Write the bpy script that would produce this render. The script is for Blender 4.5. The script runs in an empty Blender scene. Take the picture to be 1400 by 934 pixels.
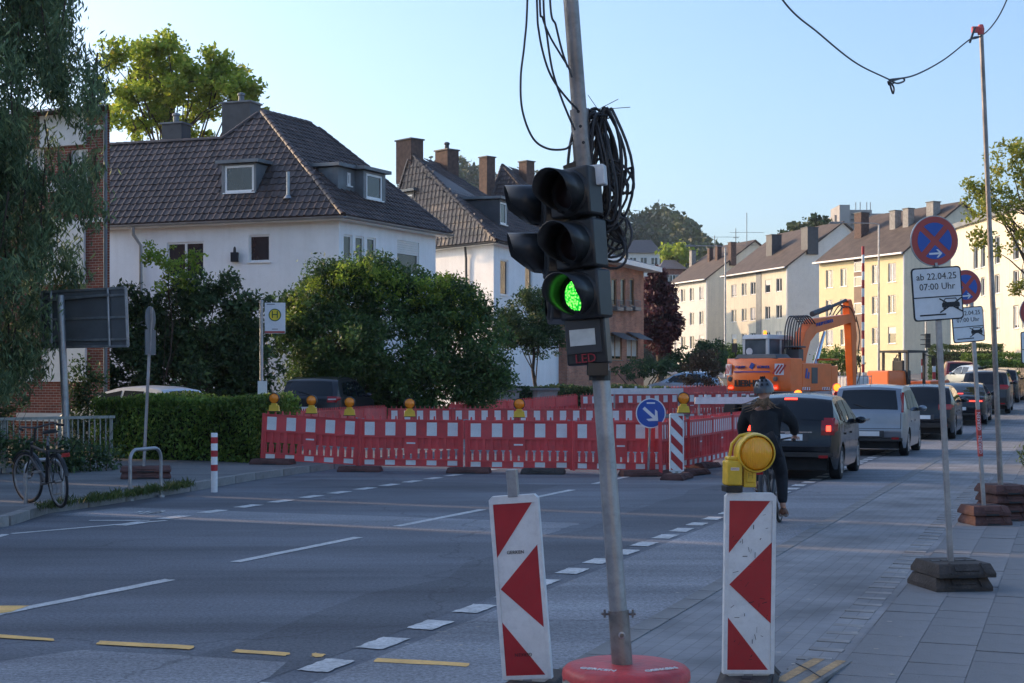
import bpy, bmesh, math, random
import numpy as np
from mathutils import Vector, Matrix
random.seed(7); RNG = np.random.default_rng(7)
SC = bpy.context.scene
COL = SC.collection
# ---------------------------------------------------------------- camera
F, H, CX, HY = 2000.0, 1.72, 700.0, 523.0      # focal length (photo px), eye height, principal x, horizon y
cd = bpy.data.cameras.new('camera'); cam = bpy.data.objects.new('camera', cd); COL.objects.link(cam)
cam.location = (0, 0, H); cam.rotation_euler = (math.pi/2, 0, 0)
cd.sensor_width = 36; cd.lens = 36*F/1400; cd.shift_y = (HY-467)/1400; cd.clip_start = .1; cd.clip_end = 6000
SC.camera = cam
# ---------------------------------------------------------------- world, sun, exposure
SUN_AZ = Vector((-.905, .425)); SUN_EL = math.radians(19)
w = bpy.data.worlds.new('World'); SC.world = w; w.use_nodes = True
nt = w.node_tree; nt.nodes.clear()
sky = nt.nodes.new('ShaderNodeTexSky'); sky.sky_type = 'NISHITA'; sky.sun_disc = False
sky.sun_elevation = SUN_EL; sky.sun_rotation = math.atan2(SUN_AZ.x, SUN_AZ.y)  # clockwise from +Y
sky.altitude = 100; sky.air_density = 1.0; sky.dust_density = 3.1; sky.ozone_density = 3.8
bg = nt.nodes.new('ShaderNodeBackground'); bg.inputs['Strength'].default_value = .15
wo = nt.nodes.new('ShaderNodeOutputWorld')
nt.links.new(sky.outputs[0], bg.inputs[0]); nt.links.new(bg.outputs[0], wo.inputs[0])
sl = bpy.data.lights.new('sun', 'SUN'); sl.energy = 2.0; sl.angle = math.radians(.5); sl.color = (1, .66, .36)
so = bpy.data.objects.new('sun', sl); COL.objects.link(so)
sd = Vector((SUN_AZ.x*math.cos(SUN_EL), SUN_AZ.y*math.cos(SUN_EL), math.sin(SUN_EL)))
so.rotation_euler = sd.to_track_quat('Z', 'Y').to_euler()
vs = SC.view_settings; vs.view_transform = 'Standard'; vs.look = 'None'; vs.gamma = 1; vs.use_curve_mapping = False
vs.exposure = 1.12
SC.render.engine = 'CYCLES'
# ---------------------------------------------------------------- coordinates
U = Vector((.357, .934)).normalized(); RT = Vector((U.y, -U.x))     # along the road, to its right
HEAD = math.atan2(U.y, U.x)
def gs(s):
    t = s-46
    z = .03*.5*(t+math.sqrt(t*t+36))
    if s > 170: z = z - .026*(s-170)
    return max(0, z-.012)
def gz(x, y): return gs(U.x*x+U.y*y)
def SL(s, l): return Vector((U.x*s+RT.x*l, U.y*s+RT.y*l))
def P(px, py, d): return Vector(((px-CX)*d/F, d, H-(py-HY)*d/F))
def G(px, py, zo=0.0):
    lo_, hi_ = 2.0, 160.0
    for _ in range(50):
        d = (lo_+hi_)/2; x = (px-CX)*d/F
        if H-(py-HY)*d/F > gz(x, d)+zo: lo_ = d
        else: hi_ = d
    return Vector(((px-CX)*d/F, d, gz((px-CX)*d/F, d)+zo))
def ray_plane(px, py, p0, n):
    o = Vector((0, 0, H)); dr = Vector(((px-CX)/F, 1, -(py-HY)/F))
    return o+dr*((Vector(p0)-o).dot(n)/dr.dot(n))
# ---------------------------------------------------------------- objects
def tag(o, label=None, cat=None, group=None, kind=None):
    if label: o['label'] = label
    if cat: o['category'] = cat
    if group: o['group'] = group
    if kind: o['kind'] = kind
    return o
def thing(name, label, cat, loc=(0, 0, 0), rz=0, group=None, rot=None):
    o = bpy.data.objects.new(name, None); COL.objects.link(o); o.empty_display_size = .1
    o.location = loc; o.rotation_euler = rot if rot else (0, 0, rz)
    return tag(o, label, cat, group)
def link(name, me, parent=None):
    o = bpy.data.objects.new(name, me); COL.objects.link(o); o.parent = parent
    return o
def copy_tree(o, parent=None):
    c = o.copy(); COL.objects.link(c); c.parent = parent
    for ch in list(o.children): copy_tree(ch, c)
    return c
class MB:
    def __init__(s): s.v = []; s.f = []
    def add(s, vs_, fs):
        b = len(s.v); s.v += [tuple(p) for p in vs_]; s.f += [tuple(i+b for i in f) for f in fs]; return s
    def hexa(s, p):     # 8 corners: bottom 4 ccw, top 4 ccw
        return s.add(p, [(3, 2, 1, 0), (4, 5, 6, 7), (0, 1, 5, 4), (1, 2, 6, 5), (2, 3, 7, 6), (3, 0, 4, 7)])
    def box(s, c, d, R=None, taper=1.0):
        x, y, z = d[0]/2, d[1]/2, d[2]/2; t = taper
        p = [(-x, -y, -z), (x, -y, -z), (x, y, -z), (-x, y, -z), (-x*t, -y*t, z), (x*t, -y*t, z), (x*t, y*t, z), (-x*t, y*t, z)]
        p = [Vector(q) for q in p]
        if R is not None: p = [R @ q for q in p]
        return s.hexa([q+Vector(c) for q in p])
    def bar(s, a, b, w_, h_, up=(0, 0, 1)):
        a = Vector(a); b = Vector(b); d = (b-a); L = d.length; d = d/L
        u_ = Vector(up)
        if abs(d.dot(u_)) > .98: u_ = Vector((0, 1, 0)) if abs(d.y) < .9 else Vector((1, 0, 0))
        sx = d.cross(u_).normalized(); uz = sx.cross(d).normalized()
        q = []
        for e in (-.5, .5):
            for (i, j) in ((-.5, 0), (.5, 0), (.5, 1), (-.5, 1)):
                q.append(a+d*(L*j)+sx*(w_*i)+uz*(h_*e))
        return s.hexa(q)
    def tube(s, pts, r, n=8, cap=True):
        pts = [Vector(p) for p in pts]; m = len(pts)
        rr = r if isinstance(r, (list, tuple)) else [r]*m
        vs_, fs = [], []; prev = None
        for i, p in enumerate(pts):
            t = (pts[min(i+1, m-1)]-pts[max(i-1, 0)])
            t = t.normalized() if t.length > 1e-9 else Vector((0, 0, 1))
            if prev is None:
                a = t.orthogonal().normalized()
            else:
                a = (prev-t*prev.dot(t))
                a = a.normalized() if a.length > 1e-6 else t.orthogonal().normalized()
            prev = a; b = t.cross(a)
            for k in range(n):
                an = 2*math.pi*k/n
                vs_.append(p+(a*math.cos(an)+b*math.sin(an))*rr[i])
        for i in range(m-1):
            for k in range(n):
                k2 = (k+1) % n
                fs.append((i*n+k, i*n+k2, (i+1)*n+k2, (i+1)*n+k))
        if cap: fs.append(tuple(range(n))[::-1]); fs.append(tuple(range((m-1)*n, m*n)))
        return s.add(vs_, fs)
    def lathe(s, prof, n=16, o=(0, 0, 0), M=None, cap=True, arc=(0, 2*math.pi)):
        vs_, fs = [], []; full = abs(arc[1]-arc[0]-2*math.pi) < 1e-6
        m = n if full else n+1
        for (r, z) in prof:
            for k in range(m):
                a = arc[0]+(arc[1]-arc[0])*k/n
                p = Vector((r*math.cos(a), r*math.sin(a), z))
                if M is not None: p = M @ p
                vs_.append(p+Vector(o))
        for i in range(len(prof)-1):
            for k in range(n):
                k2 = (k+1) % m if full else k+1
                fs.append((i*m+k, i*m+k2, (i+1)*m+k2, (i+1)*m+k))
        if cap and full:
            fs.append(tuple(range(m))[::-1]); fs.append(tuple(range((len(prof)-1)*m, len(prof)*m)))
        return s.add(vs_, fs)
    def prism(s, poly, a, b, M=None):   # 2-D outline in (x,z), extruded from y=a to y=b
        n = len(poly)
        vs_ = [Vector((p[0], a, p[1])) for p in poly]+[Vector((p[0], b, p[1])) for p in poly]
        if M is not None: vs_ = [M @ v for v in vs_]
        fs = [tuple(range(n)), tuple(range(n, 2*n))[::-1]]+[((i+1) % n, i, i+n, (i+1) % n+n) for i in range(n)]
        return s.add(vs_, fs)
    def mesh(s, name, mat, smooth=None):
        me = bpy.data.meshes.new(name); me.from_pydata(s.v, [], s.f); me.validate()
        bm = bmesh.new(); bm.from_mesh(me); bmesh.ops.recalc_face_normals(bm, faces=bm.faces); bm.to_mesh(me); bm.free()
        if mat: me.materials.append(mat)
        if smooth is not None:
            me.polygons.foreach_set('use_smooth', [True]*len(me.polygons)); me.set_sharp_from_angle(angle=math.radians(smooth))
        return me
    def build(s, name, mat, parent=None, smooth=None, bevel=None):
        o = link(name, s.mesh(name, mat, smooth), parent)
        if bevel:
            b = o.modifiers.new('bevel', 'BEVEL'); b.width = bevel; b.segments = 2; b.limit_method = 'ANGLE'; b.angle_limit = math.radians(35)
        return o
def sheet(name, pts, mat, parent=None):
    return MB().add(pts, [tuple(range(len(pts)))]).build(name, mat, parent)
_txt = {}
def text(name, body, size, mat, parent, M, extrude=.002, align='CENTER', bold=0):
    cu = bpy.data.curves.new(name, 'FONT'); cu.body = body; cu.size = size; cu.extrude = extrude; cu.offset = bold; cu.align_x = align; cu.align_y = 'CENTER'; cu.resolution_u = 2
    t = bpy.data.objects.new(name, cu); COL.objects.link(t)
    dg = bpy.context.evaluated_depsgraph_get(); dg.update()
    me = bpy.data.meshes.new_from_object(t.evaluated_get(dg))
    bpy.data.objects.remove(t); bpy.data.curves.remove(cu)
    me.transform(M); me.materials.clear(); me.materials.append(mat)
    return link(name, me, parent)
def frame(o, x, y):     # 4x4 with local x, y and z = x cross y
    x = Vector(x).normalized(); y = Vector(y); y = (y-x*y.dot(x)).normalized(); z = x.cross(y)
    M = Matrix((x, y, z)).transposed().to_4x4(); M.translation = Vector(o); return M
# ---------------------------------------------------------------- materials
MATS = {}
def mat(name, col, rough=.6, metal=0, var=.12, scale=3, bump=0, bscale=40, spec=.5, emit=None, es=0, dirt=0, coat=0, two=None, detail=6, objvar=0, streak=0):
    if name in MATS: return MATS[name]
    m = bpy.data.materials.new(name); m.use_nodes = True; t = m.node_tree; N = t.nodes; L = t.links
    b = N['Principled BSDF']; b.inputs['Roughness'].default_value = rough; b.inputs['Metallic'].default_value = metal
    b.inputs['Specular IOR Level'].default_value = spec; b.inputs['Coat Weight'].default_value = coat
    b.inputs['Coat Roughness'].default_value = .04
    tc = N.new('ShaderNodeTexCoord'); no = N.new('ShaderNodeTexNoise'); no.inputs['Scale'].default_value = scale; no.inputs['Detail'].default_value = detail
    L.new(tc.outputs['Object'], no.inputs['Vector'])
    rp = N.new('ShaderNodeValToRGB'); rp.color_ramp.elements[0].position = .3; rp.color_ramp.elements[1].position = .7
    c1 = [max(0, c*(1-var)) for c in col]; c2 = list(two) if two else [min(1, c*(1+var)) for c in col]
    rp.color_ramp.elements[0].color = (*c1, 1); rp.color_ramp.elements[1].color = (*c2, 1)
    L.new(no.outputs[0], rp.inputs[0]); out = rp.outputs[0]
    if dirt:
        n2 = N.new('ShaderNodeTexNoise'); n2.inputs['Scale'].default_value = scale*6; n2.inputs['Detail'].default_value = 8; n2.inputs['Roughness'].default_value = .7
        L.new(tc.outputs['Object'], n2.inputs['Vector'])
        r2 = N.new('ShaderNodeValToRGB'); r2.color_ramp.elements[0].position = .45; r2.color_ramp.elements[1].position = .72
        r2.color_ramp.elements[0].color = (0, 0, 0, 1); r2.color_ramp.elements[1].color = (dirt, dirt, dirt, 1)
        L.new(n2.outputs[0], r2.inputs[0])
        mx = N.new('ShaderNodeMix'); mx.data_type = 'RGBA'; mx.inputs['B'].default_value = (.09, .08, .07, 1)
        L.new(r2.outputs[0], mx.inputs['Factor']); L.new(out, mx.inputs['A']); out = mx.outputs['Result']
    if streak:
        mp = N.new('ShaderNodeMapping'); mp.inputs['Scale'].default_value = (2.2, 2.2, .16); L.new(tc.outputs['Object'], mp.inputs['Vector'])
        n4 = N.new('ShaderNodeTexNoise'); n4.inputs['Scale'].default_value = 1.6; n4.inputs['Detail'].default_value = 7; L.new(mp.outputs[0], n4.inputs['Vector'])
        r4 = N.new('ShaderNodeValToRGB'); r4.color_ramp.elements[0].position = .42; r4.color_ramp.elements[1].position = .75; r4.color_ramp.elements[0].color = (0, 0, 0, 1); r4.color_ramp.elements[1].color = (streak, streak, streak, 1); L.new(n4.outputs[0], r4.inputs[0])
        m4 = N.new('ShaderNodeMix'); m4.data_type = 'RGBA'; m4.inputs['B'].default_value = (.30, .28, .25, 1); L.new(r4.outputs[0], m4.inputs['Factor']); L.new(out, m4.inputs['A']); out = m4.outputs['Result']
    if objvar:      # every piece weathers a little differently
        oi = N.new('ShaderNodeObjectInfo'); ge = N.new('ShaderNodeNewGeometry'); ad = N.new('ShaderNodeMath'); ad.operation = 'ADD'; L.new(oi.outputs['Random'], ad.inputs[0]); L.new(ge.outputs['Random Per Island'], ad.inputs[1])
        fr = N.new('ShaderNodeMath'); fr.operation = 'FRACT'; L.new(ad.outputs[0], fr.inputs[0]); mr = N.new('ShaderNodeMapRange'); mr.inputs['To Min'].default_value = 1-objvar; mr.inputs['To Max'].default_value = 1+objvar; L.new(fr.outputs[0], mr.inputs['Value'])
        hs = N.new('ShaderNodeHueSaturation'); L.new(mr.outputs[0], hs.inputs['Value']); L.new(out, hs.inputs['Color']); out = hs.outputs[0]
    L.new(out, b.inputs['Base Color'])
    if bump:
        n3 = N.new('ShaderNodeTexNoise'); n3.inputs['Scale'].default_value = bscale; n3.inputs['Detail'].default_value = 5
        L.new(tc.outputs['Object'], n3.inputs['Vector'])
        bp = N.new('ShaderNodeBump'); bp.inputs['Strength'].default_value = bump; bp.inputs['Distance'].default_value = .02
        L.new(n3.outputs[0], bp.inputs['Height']); L.new(bp.outputs[0], b.inputs['Normal'])
    if emit:
        b.inputs['Emission Color'].default_value = (*emit, 1); b.inputs['Emission Strength'].default_value = es
    MATS[name] = m; return m
def leafmat(name, c1, c2, c3=None, trans=.35):
    if name in MATS: return MATS[name]
    m = bpy.data.materials.new(name); m.use_nodes = True; t = m.node_tree; N = t.nodes; L = t.links
    b = N['Principled BSDF']; b.inputs['Roughness'].default_value = .55; b.inputs['Specular IOR Level'].default_value = .35
    g = N.new('ShaderNodeNewGeometry'); rp = N.new('ShaderNodeValToRGB')
    rp.color_ramp.elements[0].color = (*c1, 1); rp.color_ramp.elements[1].color = (*c2, 1)
    if c3: e = rp.color_ramp.elements.new(.9); e.color = (*c2, 1); rp.color_ramp.elements[2].color = (*c3, 1)
    L.new(g.outputs['Random Per Island'], rp.inputs[0])
    tc = N.new('ShaderNodeTexCoord'); no = N.new('ShaderNodeTexNoise'); no.inputs['Scale'].default_value = 1.1; no.inputs['Detail'].default_value = 3; L.new(tc.outputs['Object'], no.inputs['Vector'])
    mr = N.new('ShaderNodeMapRange'); mr.inputs['From Min'].default_value = .3; mr.inputs['From Max'].default_value = .7; mr.inputs['To Min'].default_value = .62; mr.inputs['To Max'].default_value = 1.4; L.new(no.outputs[0], mr.inputs['Value'])
    hs = N.new('ShaderNodeHueSaturation'); L.new(mr.outputs[0], hs.inputs['Value']); L.new(rp.outputs[0], hs.inputs['Color'])
    L.new(hs.outputs[0], b.inputs['Base Color'])
    tr = N.new('ShaderNodeBsdfTranslucent'); L.new(hs.outputs[0], tr.inputs[0])
    mx = N.new('ShaderNodeMixShader'); mx.inputs[0].default_value = trans
    L.new(b.outputs[0], mx.inputs[1]); L.new(tr.outputs[0], mx.inputs[2]); L.new(mx.outputs[0], N['Material Output'].inputs[0])
    MATS[name] = m; return m
def asphalt(name, base, scale=1.0, speck=.5, dark=(.03, .03, .033)):
    m = bpy.data.materials.new(name); m.use_nodes = True; t = m.node_tree; N = t.nodes; L = t.links
    b = N['Principled BSDF']; b.inputs['Roughness'].default_value = .8; b.inputs['Specular IOR Level'].default_value = .35
    tc = N.new('ShaderNodeTexCoord')
    def noise(sc, det, ro=.6, vec=None):
        n = N.new('ShaderNodeTexNoise'); n.inputs['Scale'].default_value = sc; n.inputs['Detail'].default_value = det; n.inputs['Roughness'].default_value = ro
        L.new(vec or tc.outputs['Object'], n.inputs['Vector']); return n.outputs[0]
    mp = N.new('ShaderNodeMapping'); mp.inputs['Rotation'].default_value = (0, 0, -HEAD); mp.inputs['Scale'].default_value = (.12, 1.1, 1)
    L.new(tc.outputs['Object'], mp.inputs['Vector'])
    def ramp(x, a, c, ca, cc):
        r = N.new('ShaderNodeValToRGB'); r.color_ramp.elements[0].position = a; r.color_ramp.elements[1].position = c
        r.color_ramp.elements[0].color = (*ca, 1); r.color_ramp.elements[1].color = (*cc, 1); L.new(x, r.inputs[0]); return r.outputs[0]
    def mixc(f, a, c, mode='MIX'):
        x = N.new('ShaderNodeMix'); x.data_type = 'RGBA'; x.blend_type = mode
        if isinstance(f, float): x.inputs['Factor'].default_value = f
        else: L.new(f, x.inputs['Factor'])
        L.new(a, x.inputs['A']); L.new(c, x.inputs['B']); return x.outputs['Result']
    c0 = ramp(noise(.35, 5), .3, .7, [c*.82 for c in base], [c*1.15 for c in base])
    st = ramp(noise(1.0, 5, .6, mp.outputs[0]), .3, .72, (.55, .55, .56), (1.18, 1.18, 1.18))       # tyre tracks along the lane
    c1 = mixc(1.0, c0, st, 'MULTIPLY')
    fi = ramp(noise(34*scale, 5, .85), .36, .66, (.45, .45, .45), (1.6, 1.6, 1.6))
    c2 = mixc(speck, c1, mixc(1.0, c1, fi, 'MULTIPLY'))
    vo = N.new('ShaderNodeTexVoronoi'); vo.feature = 'DISTANCE_TO_EDGE'; vo.inputs['Scale'].default_value = .16
    dn = N.new('ShaderNodeTexNoise'); dn.inputs['Scale'].default_value = 1.4; dn.inputs['Detail'].default_value = 6; L.new(tc.outputs['Object'], dn.inputs['Vector'])
    va = N.new('ShaderNodeVectorMath'); va.operation = 'ADD'; L.new(tc.outputs['Object'], va.inputs[0]); L.new(dn.outputs['Color'], va.inputs[1]); L.new(va.outputs[0], vo.inputs['Vector'])
    cr = ramp(vo.outputs[0], .0, .004, (.45, .45, .45), (0, 0, 0))
    dk = N.new('ShaderNodeRGB'); dk.outputs[0].default_value = (*dark, 1)
    c3 = mixc(cr, c2, dk.outputs[0])
    L.new(c3, b.inputs['Base Color'])
    bp = N.new('ShaderNodeBump'); bp.inputs['Strength'].default_value = .35; bp.inputs['Distance'].default_value = .01
    L.new(noise(120*scale, 3, .7), bp.inputs['Height']); L.new(bp.outputs[0], b.inputs['Normal'])
    MATS[name] = m; return m
def brickmat(name, c1, c2, mortar, w_=.25, h_=.075, rot=None):
    m = bpy.data.materials.new(name); m.use_nodes = True; t = m.node_tree; N = t.nodes; L = t.links
    b = N['Principled BSDF']; b.inputs['Roughness'].default_value = .85
    tc = N.new('ShaderNodeTexCoord'); sx = N.new('ShaderNodeSeparateXYZ'); L.new(tc.outputs['Object'], sx.inputs[0])
    ad = N.new('ShaderNodeMath'); ad.operation = 'SUBTRACT'; L.new(sx.outputs[0], ad.inputs[0]); L.new(sx.outputs[1], ad.inputs[1])
    cx = N.new('ShaderNodeCombineXYZ'); L.new(ad.outputs[0], cx.inputs[0]); L.new(sx.outputs[2], cx.inputs[1])
    if rot is not None:
        cx2 = N.new('ShaderNodeCombineXYZ'); L.new(sx.outputs[0], cx2.inputs[0]); L.new(sx.outputs[1], cx2.inputs[1]); 
        mp = N.new('ShaderNodeMapping'); mp.inputs['Rotation'].default_value = (0, 0, rot); L.new(cx2.outputs[0], mp.inputs[0]); vec = mp.outputs[0]
    else: vec = cx.outputs[0]
    br = N.new('ShaderNodeTexBrick'); L.new(vec, br.inputs['Vector']); br.inputs['Scale'].default_value = 1
    br.inputs['Brick Width'].default_value = w_; br.inputs['Row Height'].default_value = h_; br.inputs['Mortar Size'].default_value = .006 if rot is None else .004
    br.inputs['Color1'].default_value = (*c1, 1); br.inputs['Color2'].default_value = (*c2, 1); br.inputs['Mortar'].default_value = (*mortar, 1); br.inputs['Bias'].default_value = -.2
    no = N.new('ShaderNodeTexNoise'); no.inputs['Scale'].default_value = 1.2; no.inputs['Detail'].default_value = 8; L.new(tc.outputs['Object'], no.inputs['Vector'])
    rp = N.new('ShaderNodeValToRGB'); rp.color_ramp.elements[0].color = (.6, .6, .6, 1); rp.color_ramp.elements[1].color = (1.3, 1.3, 1.3, 1); rp.color_ramp.elements[0].position = .3; rp.color_ramp.elements[1].position = .7
    L.new(no.outputs[0], rp.inputs[0])
    mx = N.new('ShaderNodeMix'); mx.data_type = 'RGBA'; mx.blend_type = 'MULTIPLY'; mx.inputs['Factor'].default_value = 1
    L.new(br.outputs['Color'], mx.inputs['A']); L.new(rp.outputs[0], mx.inputs['B']); L.new(mx.outputs['Result'], b.inputs['Base Color'])
    bp = N.new('ShaderNodeBump'); bp.inputs['Strength'].default_value = .4; bp.inputs['Distance'].default_value = .01; bp.invert = True
    L.new(br.outputs['Fac'], bp.inputs['Height']); L.new(bp.outputs[0], b.inputs['Normal'])
    MATS[name] = m; return m
mat('white_render', (.85, .86, .87), .9, var=.05, scale=.6, bump=.15, bscale=60, dirt=.06, streak=.10)
mat('cream_render', (.72, .66, .52), .9, var=.06, scale=.5, bump=.1, bscale=50, dirt=.10, streak=.25)
mat('pale_render', (.70, .68, .63), .9, var=.06, scale=.4, bump=.1, bscale=50, dirt=.12)
mat('yellow_render', (.72, .61, .37), .9, var=.05, scale=.5, bump=.1, bscale=50, dirt=.1)
mat('tile', (.070, .048, .042), .5, var=.35, scale=1.5, bump=.3, bscale=20, dirt=.3, objvar=.32)
mat('roof_brown', (.085, .062, .05), .8, var=.3, scale=1.2, bump=.6, bscale=9, dirt=.3)
mat('slate', (.055, .06, .07), .6, var=.2, scale=3, dirt=.2)
mat('zinc', (.33, .35, .37), .45, .7, var=.15, scale=2)
mat('lead', (.16, .175, .19), .55, .3, var=.2, scale=2)
mat('white_frame', (.78, .78, .77), .4, var=.03)
mat('wood_frame', (.30, .16, .07), .5, var=.2, scale=6)
mat('glass', (.02, .025, .03), .06, var=.3, scale=1.5, spec=.8)
mat('curtain', (.55, .54, .52), .9, var=.12, scale=4)
mat('shutter', (.72, .71, .68), .6, var=.04, scale=3)
mat('concrete', (.30, .29, .275), .9, var=.2, scale=4, bump=.5, bscale=60, dirt=.3)
mat('galv', (.36, .37, .39), .45, .75, var=.22, scale=5, bump=.1, bscale=80, dirt=.25)
mat('steel_worn', (.27, .25, .24), .5, .7, var=.3, scale=5, bump=.1, dirt=.4)
mat('sign_back', (.15, .16, .17), .6, .3, var=.15, scale=2, dirt=.2)
mat('black_plastic', (.018, .019, .021), .42, var=.25, scale=6, dirt=.12)
mat('dark_plastic', (.035, .037, .042), .5, var=.2, scale=5, dirt=.2)
mat('cable', (.035, .036, .04), .55, var=.2)
mat('red_plastic', (.66, .065, .07), .45, var=.2, scale=1.2, dirt=.26, objvar=.10, streak=.08)
mat('red_old', (.60, .075, .075), .55, var=.2, scale=1.5, dirt=.36, objvar=.16, streak=.18)
mat('white_refl', (.74, .75, .76), .45, var=.08, scale=5, dirt=.15)
mat('white_plastic', (.72, .73, .74), .5, var=.08, scale=4, dirt=.18)
mat('red_refl', (.42, .022, .03), .4, var=.12, scale=5, dirt=.12)
mat('yellow_plastic', (.72, .46, .035), .45, var=.1, scale=8, dirt=.16)
mat('rubber', (.055, .046, .042), .9, var=.35, scale=6, bump=.6, bscale=50, dirt=.3)
mat('rubber_red', (.105, .048, .042), .9, var=.35, scale=6, bump=.6, bscale=50, dirt=.35)
mat('marking', (.58, .58, .57), .7, var=.2, scale=5, dirt=.65)
mat('marking_yellow', (.85, .50, .15), .7, var=.12, scale=5, dirt=.3)
mat('tyre', (.014, .014, .015), .85, var=.2, scale=8)
mat('rim', (.42, .43, .45), .3, .85, var=.1)
mat('chrome', (.6, .61, .63), .15, 1, var=.05)
mat('carglass', (.008, .010, .013), .02, var=.2, scale=2, spec=.55)
mat('red_lens', (.30, .008, .012), .18, var=.1, spec=.7)
mat('red_lens_lit', (.5, .02, .02), .3, emit=(1, .05, .025), es=2.2)
mat('clear_lens', (.55, .55, .56), .2, var=.1)
mat('orange_lens', (.95, .26, .012), .15, var=.15, scale=20, spec=.6)
mat('orange_lit', (.8, .25, .02), .25, emit=(1, .26, .02), es=1.2)
mat('plate', (.72, .73, .74), .4, var=.04)
mat('blue_mark', (.02, .07, .34), .4, var=.06)
mat('sign_blue', (.015, .085, .40), .4, var=.08, scale=4, dirt=.08)
mat('sign_red', (.40, .05, .045), .4, var=.08, scale=4, dirt=.1)
mat('sign_white', (.72, .74, .77), .4, var=.05, scale=4, dirt=.1)
mat('ink', (.012, .013, .018), .5)
mat('exc_orange', (.80, .145, .014), .4, var=.10, scale=1.5, dirt=.08, coat=.2)
mat('exc_grey', (.06, .063, .07), .5, var=.2, scale=3, dirt=.2)
mat('exc_white', (.6, .61, .62), .4, var=.08, scale=3, dirt=.15)
mat('bark', (.075, .055, .04), .95, var=.35, scale=8, bump=.9, bscale=30)
mat('skin', (.55, .30, .22), .5, var=.06, scale=10)
mat('black_cloth', (.010, .011, .014), .9, var=.3, scale=14, bump=.4, bscale=35)
mat('denim', (.014, .017, .024), .9, var=.3, scale=14, bump=.4, bscale=35)
mat('hair', (.20, .125, .07), .6, var=.35, scale=50)
mat('soil', (.10, .085, .06), .95, var=.3, scale=3, bump=.8, bscale=20)
leafmat('leaf_willow', (.085, .14, .065), (.19, .26, .12), (.32, .38, .15), .3)
leafmat('leaf_maple', (.20, .30, .04), (.38, .45, .06), (.54, .48, .08), .55)
leafmat('leaf_laurel', (.045, .095, .034), (.105, .19, .05), (.20, .28, .065), .3)
leafmat('leaf_hedge', (.065, .125, .025), (.17, .27, .05), (.32, .38, .07), .35)
leafmat('leaf_shrub', (.04, .075, .034), (.09, .15, .055), (.18, .25, .07), .3)
leafmat('leaf_young_sunlit', (.15, .25, .035), (.30, .40, .06), (.44, .46, .08), .55)
leafmat('leaf_purple', (.045, .015, .022), (.10, .032, .040), (.18, .06, .05), .3)
leafmat('leaf_brown', (.07, .055, .035), (.13, .095, .055), None, .3)
leafmat('leaf_right', (.16, .21, .03), (.30, .31, .05), (.46, .36, .07), .45)
leafmat('leaf_forest', (.030, .055, .020), (.060, .090, .028), (.11, .13, .04), .25)
leafmat('grass', (.04, .075, .018), (.09, .12, .03), (.24, .21, .08), .3)
asphalt('asphalt', (.150, .161, .182), speck=.8)
asphalt('asphalt_light', (.25, .258, .275), speck=.9)
asphalt('asphalt_dark', (.118, .126, .142), speck=.8)
asphalt('walk_asphalt', (.19, .19, .19), speck=.5)
brickmat('pavers', (.205, .21, .22), (.24, .24, .245), (.16, .16, .165), .21, .105, rot=-HEAD)
brickmat('brick_red', (.26, .075, .05), (.16, .05, .04), (.42, .38, .34))
brickmat('brick_brown', (.42, .175, .105), (.28, .115, .075), (.33, .28, .24))
# ================================================================ the setting
def strip(name, s0, s1, la, lb, zo, m, ns=60, nl=1, parent=None, kind='structure', skirt=0):
    fa = la if callable(la) else (lambda s: la); fb = lb if callable(lb) else (lambda s: lb)
    v, f = [], []
    for i in range(ns+1):
        s = s0+(s1-s0)*i/ns; z = gs(s)+zo
        row = [fa(s)+(fb(s)-fa(s))*j/nl for j in range(nl+1)]
        if skirt:
            p = SL(s, row[0]); v.append((p.x, p.y, z-skirt))
        for l in row:
            p = SL(s, l); v.append((p.x, p.y, z))
        if skirt:
            p = SL(s, row[-1]); v.append((p.x, p.y, z-skirt))
    w_ = nl+1+(2 if skirt else 0)
    for i in range(ns):
        for j in range(w_-1): f.append((i*w_+j, i*w_+j+1, (i+1)*w_+j+1, (i+1)*w_+j))
    o = MB().add(v, f).build(name, MATS[m], parent)
    if kind and not parent: o['kind'] = kind
    return o
mat('ground', (.10, .10, .07), .95, var=.3, scale=.5, bump=.5, bscale=8, two=(.16, .145, .10))
v, f = [], []
ss = [-80, -40, -20, 0, 20, 36, 40, 44, 48, 52, 56, 60, 70, 85, 100, 120, 140, 160, 170, 200, 260, 400, 700, 1200, 2500]; ll = [-1500, -600, -300, -150, -60, -30, -15, 0, 15, 30, 60, 150, 300, 600, 1500]
for s in ss:
    for l in ll:
        p = SL(s, l); v.append((p.x, p.y, gs(min(s, 400))-.05))
n = len(ll)
f = [(i*n+j, i*n+j+1, (i+1)*n+j+1, (i+1)*n+j) for i in range(len(ss)-1) for j in range(n-1)]
tag(MB().add(v, f).build('ground', MATS['ground']), kind='structure')
bend = lambda s: 0 if s < 72 else -.006*(s-72)**2
strip('road', -30, 150, lambda s: -14.6+bend(s)*1.02, lambda s: -2.78+bend(s), 0, 'asphalt', 120, 2)
strip('cycle_lane', -30, 75, -4.05, -2.78, .004, 'asphalt_light', 80)
def park_r(s): return -1.30+bend(s)
strip('parking_strip', -30, 75, -2.78, park_r, .008, 'pavers', 80)
side = strip('pavement', -30, 75, -1.28, 3.0, .028, 'pavers', 80, skirt=.05)
far_walk = strip('far_pavement', 75.2, 150, lambda s: -2.5+bend(s), lambda s: 6+bend(s), .03, 'walk_asphalt', 40)
# light older asphalt at the temporary stop line
pp = [(-120, 960), (-60, 912), (0, 905), (110, 889), (250, 897), (392, 906), (370, 925), (250, 985)]
sheet('old_asphalt', [(*G(x, y).xy, .003) for x, y in pp], MATS['asphalt_light'])['kind'] = 'structure'
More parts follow.
